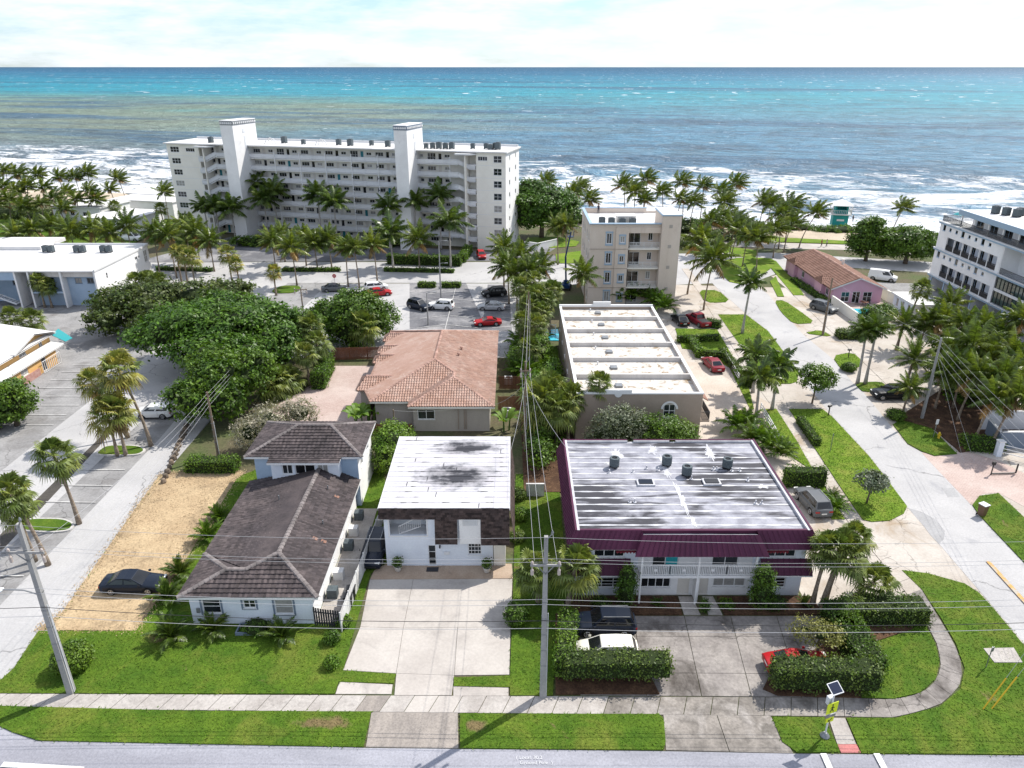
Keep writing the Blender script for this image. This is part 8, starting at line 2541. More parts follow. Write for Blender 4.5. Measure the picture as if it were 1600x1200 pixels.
banana('broad leaved banana clump beside the terracotta house', (-18.07, 77.49), 3.2, 12)
banana('second banana clump left of the terracotta house corner', (-16.69, 78.17), 3.0, 10)
banana('banana plant behind the shingled house', (-0.75, 76.83), 3.0, 9)
banana('banana plant near the blue pool in the alley', (4.43, 103.80), 3.0, 9)
# climbing columns on the purple building
tree('column_shrub', 'tall dark columnar shrub left of the balcony', (8.9, 46.2), [(0, 0, 1.6, .75, .6, 1.6), (.1, 0, 3.0, .6, .5, 1.0)], 2600, .085, 'green_leaf', .08, False, 'shrub', .16, core=.8, per=14)
tree('column_shrub', 'tall dark columnar shrub right of the balcony', (19.4, 45.9), [(0, 0, 1.7, .95, .7, 1.7), (-.1, 0, 3.1, .75, .6, 1.1)], 3200, .085, 'green_leaf', .08, False, 'shrub', .16, core=.8, per=14)
bush('small clipped bush between the two front doors', (14.95, 45.5), .4, 1.3, 'green_leaf', 700, .06)
for i, (x, w, l) in enumerate(((7.0, .8, 'low plant under the left ground floor window'), (11.4, .8, 'spiky plant under the balcony left window'), (16.9, .6, 'low plant right of the entry path'), (20.6, 1.0, 'low bed shrubs at the purple building right'), (22.9, 1.0, 'corner shrub at the purple building right edge'))):
 if i in (1, 4):
  spiky(l, (x, 46.2), w, w * 1.1, n=16)
 else:
  bush(l, (x, 46.2), w, w * .9, 'green_leaf', 900, .07)
# hedges
hedge('long box hedge between the white car and the pavement', [(4.12, 38.70), (10.20, 38.70)], 1.5, 2.1, legs=.75)
hedge('bright box hedge left of the parked cars', [(3.57, 39.05), (4.24, 43.56)], 1.25, 1.75, 'bright_leaf', legs=.3)
hedge('box hedge between the red car and the pavement', [(18.28, 37.96), (23.98, 37.79)], 1.6, 2.25, legs=.55)
hedge('dark hedge rising behind the red car', [(24.78, 39.41), (24.65, 42.55), (24.63, 44.25)], 2.0, 1.8, 'green_leaf')
hedge('dark hedge along the curved pavement', [(26.05, 44.75), (30.72, 44.75)], 2.0, 1.6)
hedge('block hedge behind the parked silver estate car', [(28.06, 64.51), (31.04, 64.51)], 1.3, 1.9, 'green_leaf')
hedge('long low hedge on the lawn beside the pavement', [(34.25, 78.51), (34.01, 73.03)], .9, .95, 'green_leaf')
hedge('clipped hedge behind the lawn by the red saloon', [(25.82, 106.60), (31.48, 107.17)], 1.0, 1.1, 'bright_leaf', 60, .11)
hedge('clipped hedge wrapping the court lawn', [(27.40, 105.74), (27.32, 100.34), (30.55, 99.83)], 1.0, 1.1, 'bright_leaf', 60, .11)
hedge('hedge along the court fence', [(30.82, 100.86), (31.37, 89.35)], .9, 1.1, 'hedge_leaf', 60, .11)
hedge('dark hedge beside the red pickup', [(32.22, 114.20), (33.31, 113.55)], 1.4, 1.2, 'green_leaf', 60, .11)
hedge('long hedge before the condominium entrance', [(-25.92, 155.88), (-11.61, 154.22)], 2.0, 2.0, 'green_leaf', 30, .16)
hedge('low kerb hedge along the road before the condominium', [(-26.01, 149.41), (-12.40, 148.38)], 1.2, .7, 'bright_leaf', 30, .16)
hedge('bright angled hedge beside the condominium ramp', [(-10.83, 157.01), (-9.89, 165.35)], 1.6, 1.8, 'bright_leaf', 30, .16)
hedge('left box of the two road hedges by the parking lot', [(-17.48, 137.36), (-15.27, 137.36)], 1.4, 1.0, 'bright_leaf', 40, .13)
hedge('right box of the two road hedges by the parking lot', [(-12.93, 137.36), (-10.46, 137.36)], 1.4, 1.0, 'bright_leaf', 40, .13)
hedge('low hedge strip left of the roadside palms', [(-73.46, 150.45), (-62.65, 149.41)], 1.2, .7, 'bright_leaf', 30, .16)
hedge('low hedge strip behind the roadside coconut palms', [(-46.99, 149.41), (-36.10, 149.41)], 1.2, .7, 'bright_leaf', 30, .16)
hedge('bright shrub row behind the gravel lot end', [(-33.32, 67.48), (-29.48, 67.48)], 1.7, 1.4, 'bright_leaf')
hedge('low shrubs along the pink house front', [(55.62, 141.49), (56.33, 126.56)], 1.2, .8, 'green_leaf', 40, .14)
hedge('flower hedge beside the garden wall end', [(51.69, 108.63), (54.09, 108.63)], 2.2, 1.2, 'hedge_leaf', 50, .12)
hedge('bright shrubs inside the white gate', [(51.02, 72.43), (53.13, 72.13)], 2.2, 1.2, 'bright_leaf', 70, .1)
hedge('green hedge strip beside the tan house', [(-61.67, 79.72), (-60.05, 80.60)], 2.4, 1.4, 'hedge_leaf', 50, .13)
hedge('tall leafy hedge right of the paver driveway palms', [(-25.38, 89.14), (-25.70, 94.93)], 1.8, 2.4, 'bright_leaf', 60, .12)
hedge('grey shrub row in the alley before the terracotta house', [(-14.50, 73.95), (-11.60, 73.95)], 1.4, 1.3, 'bright_leaf', 60, .1)

# ------------------------------------------------------------------ vehicles
def paint(name, c):
 m, nt, b = _new(name)
 b.inputs['Base Color'].default_value = (*c, 1)
 b.inputs['Roughness'].default_value = 0.4
 b.inputs['Metallic'].default_value = 0.0
 b.inputs['Specular IOR Level'].default_value = 0.2
 b.inputs['Coat Weight'].default_value = 0.22
 b.inputs['Coat Roughness'].default_value = 0.04
for n, c in (('paint_black', (0.006, 0.0065, 0.008)), ('paint_navy', (0.007, 0.012, 0.024)), ('paint_white', (0.72, 0.72, 0.71)), ('paint_cream', (0.68, 0.66, 0.58)), ('paint_red', (0.36, 0.012, 0.016)),
             ('paint_maroon', (0.20, 0.015, 0.025)), ('paint_silver', (0.42, 0.43, 0.44)), ('paint_grey', (0.11, 0.115, 0.12)), ('paint_blue', (0.008, 0.035, 0.11))):
 paint(n, c)
plain('tyre', (0.012, 0.012, 0.012), rough=0.9)
plain('rim', (0.45, 0.45, 0.46), rough=0.3, metal=0.7)
plain('lamp_white', (0.75, 0.75, 0.72), rough=0.1)
plain('lamp_red', (0.35, 0.01, 0.01), rough=0.15)
plain('plastic_dark', (0.02, 0.02, 0.022), rough=0.5)
SPEC = {  # L, W, H, belt, nose, hood, tail, cabin: rear base, rear top, front top, front base
 'sedan': (4.8, 1.84, 1.45, .96, .66, .86, .94, (-1.85, -.95, .25, 1.15), .33),
 'suv': (4.6, 1.9, 1.72, 1.08, .78, 1.02, 1.02, (-2.2, -1.85, .30, 1.05), .37),
 'hatch': (4.4, 1.82, 1.55, 1.00, .68, .90, .98, (-2.1, -1.75, .45, 1.35), .33),
 'van': (5.2, 1.98, 2.05, 1.15, .85, 1.02, 1.15, (-2.55, -2.45, 1.0, 1.85), .36),
 'pickup': (5.5, 1.95, 1.82, 1.12, .88, 1.12, 1.05, (-.75, -.55, .75, 1.30), .40),
 'coupe': (4.5, 1.86, 1.28, .88, .62, .80, .84, (-1.6, -.75, .05, .95), .34),
}
def vehicle(kind, pt, xy, heading, label, z=0.05, cat='car'):
 L, W, H, belt, nose, hood, tail, cab, wr = SPEC[kind]
 nm = {'sedan': 'parked_car', 'suv': 'parked_suv', 'hatch': 'parked_hatchback', 'van': 'parked_van', 'pickup': 'pickup_truck', 'coupe': 'sports_car'}[kind]
 T = thing(nm, label, cat, (xy[0], xy[1], z), heading)
 hl = L / 2
 wx = (-hl + .95, hl - .92)
 xs = sorted(set([-hl, -hl + .06, -hl + .2, hl - .2, hl - .05, hl] + [round(-hl + .2 + i * (L - .4) / 26, 3) for i in range(27)]))
 def top(x):
  if x > cab[3] - .1:
   u = (x - cab[3]) / (hl - cab[3])
   return belt + (hood - belt) * min(1, u * 2.2) + (nose - hood) * max(0, u - .55) ** 1.6 / .45 ** 1.6 if u > 0 else belt
  if x < cab[0]:
   if kind == 'pickup':
    return tail
   u = (cab[0] - x) / (hl + cab[0] + 1e-6)
   return belt + (tail - belt) * min(1, u * 2) - .10 * max(0, u - .6)
  return belt
 mb = MB()
 ns = 11
 for x in xs:
  e = abs(x) / hl
  w = W / 2 * (1 - .13 * max(0, (e - .72) / .28) ** 2)
  t = top(x)
  zb = .24 + .08 * max(0, (e - .85) / .15)
  for c in wx:
   d = wr * 1.17
   if abs(x - c) < d:
    zb = max(zb, wr + sqrt(d * d - (x - c) ** 2) * .98)
  z1 = max(.50, zb + .03)
  half = [(w * .93, zb), (w, z1), (w, max(.68, z1 + .02)), (w * .965, t - .07), (w * .86, t)]
  sec = [(-y, zz) for y, zz in half] + [(0, t + .035)] + [(y, zz) for y, zz in half[::-1]]
  mb.v.extend([(x, y, zz) for y, zz in sec])
 for i in range(len(xs) - 1):
  for j in range(ns - 1):
   a = i * ns + j
   mb.f.append((a, a + ns, a + ns + 1, a + 1))
 mb.f.append(tuple(range(ns)))
 mb.f.append(tuple(range((len(xs) - 1) * ns, len(xs) * ns))[::-1])
 mb.build('body', pt, T, smooth=True)
 # under-body keeps the arches dark
 MB().box(-hl + .15, hl - .15, -W / 2 + .12, W / 2 - .12, .2, .6).build('underbody', 'plastic_dark', T)
 # cabin
 wb, wt = W / 2 * .90, W / 2 * .70
 b = belt - .02
 r0, r1, f1, f0 = cab
 c = MB()
 P = {'rbl': (r0, wb, b), 'rbr': (r0, -wb, b), 'fbl': (f0, wb, b), 'fbr': (f0, -wb, b), 'rtl': (r1, wt, H - .03), 'rtr': (r1, -wt, H - .03), 'ftl': (f1, wt, H - .02), 'ftr': (f1, -wt, H - .02)}
 mid = [((r1 + f1) / 2, wt * 1.02, H + .015), ((r1 + f1) / 2, -wt * 1.02, H + .015)]
 c.quad(P['rtr'], mid[1], mid[0], P['rtl']); c.quad(mid[1], P['ftr'], P['ftl'], mid[0])
 c.quad(P['fbr'], P['fbl'], P['ftl'], P['ftr']); c.quad(P['rbl'], P['rbr'], P['rtr'], P['rtl'])
 for s in ('l', 'r'):
  q = [P['rb' + s], P['fb' + s], P['ft' + s], mid[0 if s == 'l' else 1], P['rt' + s]]
  c.quad(*(q if s == 'r' else q[::-1]))
 roof = c.build('cabin', pt, T)
 def pane(name, a, bb, cc, d, u0, u1, v0, v1, mat='glass_dark'):
  a, bb, cc, d = map(Vector, (a, bb, cc, d))
  f = lambda u, v: a.lerp(bb, u).lerp(d.lerp(cc, u), v)
  q = [f(u0, v0), f(u1, v0), f(u1, v1), f(u0, v1)]
  n = (q[1] - q[0]).cross(q[3] - q[0]).normalized() * .012
  m = MB()
  m.quad(*[tuple(p + n) for p in q])
  return m.build(name, mat, T)
 pane('windscreen', P['fbr'], P['fbl'], P['ftl'], P['ftr'], .06, .94, .06, .93)
 pane('rear_window', P['rbl'], P['rbr'], P['rtr'], P['rtl'], .08, .92, .12, .9)
 panes = ((.06, .47), (.52, .93)) if kind not in ('van', 'pickup', 'coupe') else (((.62, .94),) if kind == 'van' else ((.10, .93),))
 for u0, u1 in panes:
  pane('side_window', P['rbr'], P['fbr'], P['ftr'], P['rtr'], u0, u1, .14, .88)
  pane('side_window', P['fbl'], P['rbl'], P['rtl'], P['ftl'], 1 - u1, 1 - u0, .14, .88)
 # door seams
 dm = MB()
 for x in ((r1 + f1) / 2 - .05, f1 + .55, r0 + .55):
  for sg in (-1, 1):
   dm.box(x - .008, x + .008, sg * W / 2 * 1.0 - .006, sg * W / 2 + .006, .52, belt - .08)
 dm.build('door_seams', 'plastic_dark', T)
 def wheel_mesh():
  m = MB()
  m.tube([(0, -.11, 0), (0, -.09, 0), (0, .09, 0), (0, .11, 0)], [wr * .9, wr, wr, wr * .9], 18)
  return m.mesh('tyre', 'tyre')
 def rim_mesh():
  m = MB()
  for sg in (-1, 1):
   m.tube([(0, sg * .112, 0), (0, sg * .122, 0)], wr * .2, 10)
   for k in range(5):
    a = k * 2 * pi / 5
    m.bar((0, sg * .117, 0), (wr * .62 * cos(a), sg * .117, wr * .62 * sin(a)), .07, .05)
   m.tube([(wr * .62 * cos(a * pi / 8), sg * .116, wr * .62 * sin(a * pi / 8)) for a in range(17)], .03, 5, False)
  return m.mesh('rim', 'rim')
 for c0 in wx:
  for sg in (-1, 1):
   w = put('wheel', cached(('tyre', kind), wheel_mesh), T, (c0, sg * (W / 2 - .13), wr))
   put('rim', cached(('rim', kind), rim_mesh), w)
 for sg in (-1, 1):
  y = sg * W / 2 * .68
  MB().box(hl - .24, hl - .015, y - .2, y + .2, nose - .04, nose + .08).build('headlight', 'lamp_white', T)
  MB().box(-hl - .012, -hl + .12, y - .18, y + .2, tail - .28, tail - .12).build('tail_light', 'lamp_red', T)
  MB().box(f0 - .28, f0 - .10, sg * W / 2 * 1.0 - .02 + sg * .06, sg * W / 2 * 1.0 + .02 + sg * .14, belt, belt + .14).build('mirror', pt, T)
 MB().box(hl - .02, hl + .02, -W * .28, W * .28, .36, .52).build('grille', 'plastic_dark', T)
 MB().box(-hl - .018, -hl + .01, -.26, .26, .56, .68).build('number_plate', 'lamp_white', T)
 if kind == 'suv':
  for sg in (-1, 1):
   MB().bar((r1 + .1, sg * wt * .93, H + .03), (f1 - .1, sg * wt * .93, H + .03), .04).build('roof_rail', 'metal_grey', T)
 if kind == 'pickup':
  MB().box(-hl + .1, cab[0] - .08, -W / 2 * .78, W / 2 * .78, tail + .042, tail + .05).build('cargo_bed', 'plastic_dark', T)
 return T

vehicle('sedan', 'paint_navy', (-30.66, 48.37), radians(1), 'dark saloon parked on the orange gravel lot')
vehicle('suv', 'paint_navy', (6.94, 43.56), radians(180), 'black estate car nearest the purple building in the court', .06)
vehicle('hatch', 'paint_cream', (6.80, 40.75), radians(180), 'cream white car half hidden behind the box hedge', .06)
vehicle('coupe', 'paint_red', (20.02, 39.65), radians(2), 'red car half hidden behind the right box hedge', .06)
vehicle('suv', 'paint_navy', (-11.90, 52.80), radians(-91), 'dark blue car under the shingled house side canopy')
vehicle('suv', 'paint_grey', (28.89, 60.49), radians(96), 'grey estate car parked beside the purple building')
vehicle('suv', 'paint_black', (48.38, 85.87), radians(180), 'black estate car pulling out on the right street')
vehicle('suv', 'paint_grey', (54.04, 122.43), radians(-55), 'grey estate car beside the pink house wall')
vehicle('van', 'paint_white', (73.50, 142.44), radians(-32), 'white van behind the pink house roof', cat='van')
vehicle('sedan', 'paint_maroon', (28.23, 96.12), radians(98), 'dark red saloon on the townhouse court')
vehicle('pickup', 'paint_maroon', (30.64, 115.50), radians(108), 'dark red pickup beside the black saloon', cat='pickup')
vehicle('sedan', 'paint_black', (27.75, 115.83), radians(98), 'black saloon between the townhouse wall and red pickup')
vehicle('suv', 'paint_navy', (-16.25, 123.53), radians(-38), 'navy estate car in the middle of the parking lot')
vehicle('suv', 'paint_white', (-12.44, 123.53), radians(170), 'white estate car beside the navy one in the parking lot')
vehicle('suv', 'paint_black', (-3.31, 131.35), radians(196), 'black estate car at the palms side of the parking lot')
vehicle('sedan', 'paint_silver', (-3.58, 123.16), radians(176), 'silver saloon at the palms side of the parking lot')
vehicle('coupe', 'paint_red', (-3.99, 114.85), radians(188), 'bright red sports car behind the terracotta roof')
vehicle('hatch', 'paint_white', (-25.80, 135.60), radians(20), 'white hatchback behind the round parking lot tree')
vehicle('sedan', 'paint_red', (-24.68, 131.76), radians(18), 'red saloon before the white hatchback by the round tree')
vehicle('sedan', 'paint_grey', (-33.52, 134.73), radians(12), 'grey saloon on the road left of the round tree')
vehicle('hatch', 'paint_red', (-6.82, 161.08), radians(-80), 'red hatchback on the condominium ramp')
vehicle('hatch', 'paint_white', (-43.25, 80.42), radians(182), 'white hatchback under the spreading trees')
vehicle('sedan', 'paint_black', (-63.56, 174.52), radians(-10), 'black saloon at the first lift tower foot')
vehicle('van', 'paint_white', (-92.91, 178.74), radians(-8), 'white van half hidden behind the motel palms', cat='van')

def boom_lift():
 T = thing('boom_lift', 'blue boom lift standing left of the cream block', 'boom lift', (*(10.25, 136.03), .05), radians(80))
 MB().box(-1.2, 1.2, -.8, .8, .45, 1.1).build('chassis', 'paint_blue', T)
 for x in (-.85, .85):
  for s in (-1, 1):
   MB().tube([(x, s * .75, .4), (x, s * 1.0, .4)], .4, 14).build('wheel', 'tyre', T)
 MB().cyl(0, 0, 1.1, 1.7, .5, 10).build('turret', 'paint_blue', T)
 MB().bar((0, 0, 1.6), (.9, .3, 6.0), .32).build('lower_boom', 'paint_blue', T)
 MB().bar((.9, .3, 6.0), (1.8, -.5, 10.6), .26).build('upper_boom', 'paint_blue', T)
 MB().box(1.3, 2.6, -1.0, .1, 9.6, 9.7).bar((1.3, -1.0, 9.7), (1.3, -1.0, 10.7), .06).bar((2.6, -1.0, 9.7), (2.6, -1.0, 10.7), .06).bar((1.3, .1, 9.7), (1.3, .1, 10.7), .06).bar((2.6, .1, 9.7), (2.6, .1, 10.7), .06).bar((1.3, -1.0, 10.2), (2.6, -1.0, 10.2), .05).bar((1.3, -1.0, 10.7), (2.6, -1.0, 10.7), .06).bar((1.3, .1, 10.7), (2.6, .1, 10.7), .06).build('basket', 'paint_blue', T)
boom_lift()

# ------------------------------------------------------------------ poles and wires
M('pole_concrete', (0.33, 0.325, 0.32), (0.26, 0.255, 0.25), scale=0.8, fine=0.12, rough=0.9, stretch=(1, 1, 0.3))
M('pole_wood', (0.17, 0.125, 0.09), (0.23, 0.18, 0.135), scale=1.0, fine=0.25, rough=0.95, stretch=(1, 1, 0.2))
plain('wire_metal', (0.40, 0.40, 0.41), rough=0.5)
plain('wire_black', (0.025, 0.025, 0.027), rough=0.7)
plain('ceramic', (0.42, 0.36, 0.33), rough=0.3)
plain('sign_lime', (0.62, 0.72, 0.02), rough=0.5)
plain('guard_yellow', (0.62, 0.40, 0.02), rough=0.6)
plain('sign_red', (0.55, 0.02, 0.02), rough=0.5)
plain('solar_blue', (0.02, 0.025, 0.05), rough=0.15)
plain('bin_brown', (0.13, 0.075, 0.04), rough=0.6)
plain('hydrant_yellow', (0.65, 0.45, 0.03), rough=0.5)
plain('clay_pot', (0.55, 0.52, 0.48), rough=0.8)
plain('stone_kerb', (0.46, 0.44, 0.42), rough=0.9, fine=0.2)

def power_pole(label, xy, h, mat='pole_concrete', w=.42, arm=None, arm_z=None, lamp=False, top_w=.24, rz=0.0, name='power_pole'):
 T = thing(name, label, 'utility pole', (xy[0], xy[1], 0), rz)
 if mat == 'pole_wood':
  MB().tube([(0, 0, 0), (0, 0, h)], [w / 2, top_w / 2], 10).build('shaft', mat, T)
 else:
  m = MB()
  a, b = w / 2, top_w / 2
  m.add([(-a, -a, 0), (a, -a, 0), (a, a, 0), (-a, a, 0), (-b, -b, h), (b, -b, h), (b, b, h), (-b, b, h)], [(4, 5, 6, 7), (0, 1, 5, 4), (1, 2, 6, 5), (2, 3, 7, 6), (3, 0, 4, 7)])
  m.build('shaft', mat, T)
 if arm:
  A = MB().box(-arm / 2, arm / 2, -.22, -.12, arm_z - .07, arm_z + .07).build('crossarm', 'pole_concrete' if mat != 'pole_wood' else mat, T)
  for x in (-arm / 2 + .12, arm / 2 - .12):
   MB().lathe([(.05, arm_z + .08), (.10, arm_z + .12), (.05, arm_z + .18), (.10, arm_z + .22), (.04, arm_z + .30)], 8, x, -.17).build('insulator', 'ceramic', A)
   MB().lathe([(.05, arm_z - .75), (.10, arm_z - .70), (.10, arm_z - .35), (.04, arm_z - .25), (.03, arm_z - .1)], 8, x, -.17).build('fuse_cutout', 'ceramic', A)
  MB().bar((-arm * .3, -.17, arm_z), (0, -.17, arm_z - .7), .05).bar((arm * .3, -.17, arm_z), (0, -.17, arm_z - .7), .05).build('arm_brace', 'metal_grey', A)
  MB().bar((0, -.1, h - .2), (.35, -.25, h + .35), .06).lathe([(.07, h + .33), (.09, h + .45), (.03, h + .6)], 8, .36, -.25).build('top_bracket', 'metal_grey', T)
 MB().tube([(w * .5 + .02, -.05, 0), (w * .5 + .02, -.05, h * .55)], .03, 6).build('ground_conduit', 'rail_grey', T)
 for k in range(5):
  z = h * (.22 + .1 * k)
  q = w * (1 - z / h) + top_w * z / h + .03
  MB().box(-q / 2, q / 2, -q / 2, q / 2, z, z + .05).build('band', 'metal_grey', T)
 if lamp:
  L = MB().tube([(0, 0, 8.2), (-1.0, 0, 8.6), (-2.3, 0, 8.65)], .045, 6).build('lamp_arm', 'metal_grey', T)
  MB().lathe([(.05, .0), (.2, .03), (.24, .12), (.1, .2)], 10).build('lamp_head', 'rail_grey', L, (-2.5, 0, 8.52))
 return T
PA, PB = (-29.88, 37.57), (2.07, 37.24)
power_pole('tall concrete pole at the left corner with crossarm and street lamp', PA, 13.6, arm=2.3, arm_z=11.6, lamp=True)
power_pole('tall concrete pole in the middle of the front pavement', PB, 12.9, arm=1.9, arm_z=10.9)
PC = (1.42, 71.83)
PD = (2.33, 99.83)
power_pole('thin weathered pole in the alley behind the shingled house', PC, 10.6, 'pole_wood', .3, arm=1.2, arm_z=9.6, top_w=.2)
power_pole('second thin pole farther back in the alley', PD, 10.0, 'pole_wood', .3, top_w=.2)
PE, PF = (49.33, 79.72), (49.05, 109.83)
power_pole('pale concrete pole beside the right street hydrant', PE, 10.4, w=.28, top_w=.17)
power_pole('dark wooden pole on the grass triangle by the pink house', PF, 9.3, 'pole_wood', .34, top_w=.22)
PK = (-32.06, 70.67)
PJ = (-35.12, 118.53)
power_pole('wooden pole among the trees behind the gravel lot', PK, 7.6, 'pole_wood', .3, top_w=.2)
power_pole('short pole with crossarm beside the road under the round tree', PJ, 5.2, 'pole_wood', .26, arm=2.2, arm_z=5.0, top_w=.2)
power_pole('slim post in the alley before the terracotta house', (-13.19, 73.95), 4.0, 'pole_wood', .2, top_w=.16)
def lamp_post(label, xy, h):
 T = thing('lamp_post', label, 'lamp post', (xy[0], xy[1], 0))
 MB().tube([(0, 0, 0), (0, 0, h)], [.13, .08], 8).build('shaft', 'pole_concrete', T)
 MB().tube([(0, 0, h - .1), (.5, 0, h + .1), (1.1, 0, h + .1)], .04, 6).build('arm', 'metal_grey', T)
 MB().box(1.0, 1.6, -.14, .14, h + .04, h + .16).build('lamp_head', 'metal_grey', T)
lamp_post('tall slim lamp post beside the white car in the parking lot', (-13.02, 130.12), 10.5)
lamp_post('short slim lamp post in the parking lot bay centre', (-13.77, 114.85), 5.5)
lamp_post('lamp post at the parking lot road edge', (-13.67, 136.03), 5.0)

def wire(a, b, sag, label, r=.015, mat='wire_metal', group='overhead wires'):
 m = MB()
 n = 14
 a, b = Vector(a), Vector(b)
 pts = []
 for i in range(n + 1):
  t = i / n
  p = a.lerp(b, t)
  p.z -= sag * 4 * t * (1 - t)
  pts.append(tuple(p - a))
 m.tube(pts, r * .68, 5, False)
 o = m.build('overhead_wire', mat, None, tuple(a))
 tag(o, label, 'wire', group)
PX, PY = (-62.0, 37.9), (40.0, 37.0)
LV = (('top', 13.6, 12.95, 13.2, 0, .016), ('upper arm', 11.85, 11.15, 11.6, -1.0, .016), ('second arm', 11.85, 11.15, 11.6, 1.0, .016), ('upper cable', 8.9, 8.3, 8.9, -.1, .02), ('middle cable', 8.5, 7.9, 8.4, -.1, .02), ('lower cable', 7.4, 6.6, 7.0, -.12, .03), ('lowest cable', 6.7, 6.0, 6.5, -.12, .024))
for i, (nm, za, zb, zc, dx, r) in enumerate(LV):
 dark = 'wire_black' if i == 5 else 'wire_metal'
 oy = -.18 + (.35 if i == 2 else 0)
 wire((PX[0], PX[1] + oy, za + .3), (PA[0], PA[1] + oy, za), .5, nm + ' wire running off left from the left corner pole', r, dark)
 wire((PA[0], PA[1] + oy, za), (PB[0], PB[1] + oy, zb), .45, nm + ' wire between the two front concrete poles', r, dark)
 wire((PB[0], PB[1] + oy, zb), (PY[0], PY[1] + oy, zc), .5, nm + ' wire running off right from the middle front pole', r, dark)
for k, (dx, z0, z1) in enumerate(((-.7, 11.1, 9.9), (.7, 11.1, 9.9), (0, 9.6, 9.2), (.1, 8.6, 8.7))):
 wire((PB[0] + dx, PB[1], z0), (PC[0] + dx * .6, PC[1], z1), .6, ORD[k] + ' wire from the left between the front pole and alley pole', .016)
 wire((PC[0] + dx * .6, PC[1], z1), (PD[0] + dx * .3, PD[1], z1 - .3), .4, ORD[k] + ' wire from the left between the two alley poles', .016)
wire((PC[0], PC[1], 8.6), (5.0, 60.8, 6.4), .5, 'service drop from the alley pole to the purple roof edge', .022)
wire((PC[0], PC[1], 8.4), (-.2, 61.5, 5.3), .6, 'service drop from the alley pole to the shingled house', .022)
wire((PC[0], PC[1], 8.2), (-2.2, 76.3, 3.5), .5, 'service drop from the alley pole to the terracotta house', .02)
wire((*(-13.19, 73.95), 3.9), (-5.5, 76.45, 3.1), .3, 'service cable from the slim post to the terracotta wall', .016)
for k in range(4):
 wire((PA[0], PA[1], 11.5 - k * 1.1), (PK[0], PK[1], 7.4 - .45 * k), .7, ORD[k] + ' highest wire from the left corner pole over the gravel lot', .014)
 wire((PK[0], PK[1], 7.4 - .45 * k), (PJ[0], PJ[1], 5.1 - .25 * k), .3, ORD[k] + ' highest wire between the tree pole and the crossarm pole', .014)
for k in range(4):
 wire((PE[0], PE[1], 10.2 - .7 * k), (PY[0], PY[1], 12.5 - 1.0 * k), .8, ORD[k] + ' highest wire from the pale right pole toward the front', .015)
wire((PE[0], PE[1], 10.0), (PF[0], PF[1], 9.1), .5, 'wire between the pale right pole and the dark wooden pole', .015)
wire((PE[0], PE[1], 8.0), (*(48.45, 69.25), .1), .0, 'first guy wire from the pale right pole down to the bed', .014)
wire((PE[0], PE[1], 8.6), (*(49.46, 68.97), .1), .0, 'second guy wire from the pale right pole down to the bed', .014)

# ------------------------------------------------------------------ signs and street furniture
def crossing_sign():
 T = thing('crossing_sign', 'lime pedestrian crossing sign with solar panel and flashing beacon', 'sign', (*(19.78, 33.94), .05), radians(20))
 MB().tube([(0, 0, 0), (0, 0, 3.9)], .055, 8).build('post', 'rail_grey', T)
 MB().lathe([(.30, 0), (.30, .12), (.16, .3), (.1, .38)], 10).build('post_base', 'metal_grey', T)
 s = MB()
 r = .52
 s.box(-.42, .42, -.10, -.075, 2.1, 2.95)
 b = s.build('sign_plate', 'sign_lime', T)
 q = MB()     # walking figure
 y = -.104
 q.tube([(0, y, 2.79), (0, y - .004, 2.79)], .065, 10)
 q.bar((0, y, 2.70), (-.02, y, 2.48), .012, .11)
 q.bar((-.02, y, 2.48), (.13, y, 2.22), .012, .07).bar((-.02, y, 2.48), (-.14, y, 2.22), .012, .07)
 q.bar((0, y, 2.66), (.15, y, 2.52), .012, .05).bar((0, y, 2.66), (-.14, y, 2.54), .012, .05)
 q.build('walking_figure', 'metal_dark', b)
 a = MB().box(-.30, .30, -.10, -.075, 1.35, 1.72).build('arrow_plate', 'sign_lime', T)
 MB().bar((.16, -.104, 1.64), (-.12, -.104, 1.45), .012, .06).bar((-.12, -.104, 1.45), (.04, -.104, 1.43), .012, .05).bar((-.12, -.104, 1.45), (-.12, -.104, 1.6), .012, .05).build('arrow', 'metal_dark', a)
 MB().box(-.36, .36, -.12, -.06, 1.80, 2.0).build('beacon_bar', 'metal_grey', T)
 MB().box(-.18, .18, .08, .34, 2.6, 3.2).build('battery_box', 'rail_grey', T)
 p = MB()
 p.add([(-.42, -.3, 3.85), (.42, -.3, 3.85), (.42, .34, 4.2), (-.42, .34, 4.2), (-.42, -.3, 3.89), (.42, -.3, 3.89), (.42, .34, 4.24), (-.42, .34, 4.24)], [(3, 2, 1, 0), (4, 5, 6, 7), (0, 1, 5, 4), (1, 2, 6, 5), (2, 3, 7, 6), (3, 0, 4, 7)])
 o = p.build('solar_frame', 'trim_white', T)
 MB().quad((-.37, -.26, 3.916), (.37, -.26, 3.916), (.37, .30, 4.222), (-.37, .30, 4.222)).build('solar_panel', 'solar_blue', o)
crossing_sign()
def post_sign(label, xy, h, w, hh, mat, rz=0.0, disc=False, face=None):
 T = thing('post_sign', label, 'sign', (xy[0], xy[1], .04), rz)
 MB().tube([(0, 0, 0), (0, 0, h)], .035, 6).build('post', 'metal_grey', T)
 if disc:
  MB().tube([(0, -.06, h - w), (0, -.04, h - w)], w, 14).build('plate', mat, T)
  MB().box(-w * .7, w * .7, -.075, -.062, h - w * 1.15, h - w * .85).build('bar', 'trim_white', T)
 else:
  MB().box(-w / 2, w / 2, -.06, -.04, h - hh, h).build('plate', mat, T)
 return T
post_sign('red round no entry sign at the parking lot road', (-33.98, 137.36), 2.6, .38, 0, 'sign_red', 0, True)
post_sign('white sign plate beside the yellow hydrant', (48.18, 74.89), 2.3, .35, .6, 'trim_white', .2)
post_sign('white parking sign beside the dark strip on the left', (-45.17, 58.31), 2.0, .4, .55, 'trim_white', -.3)
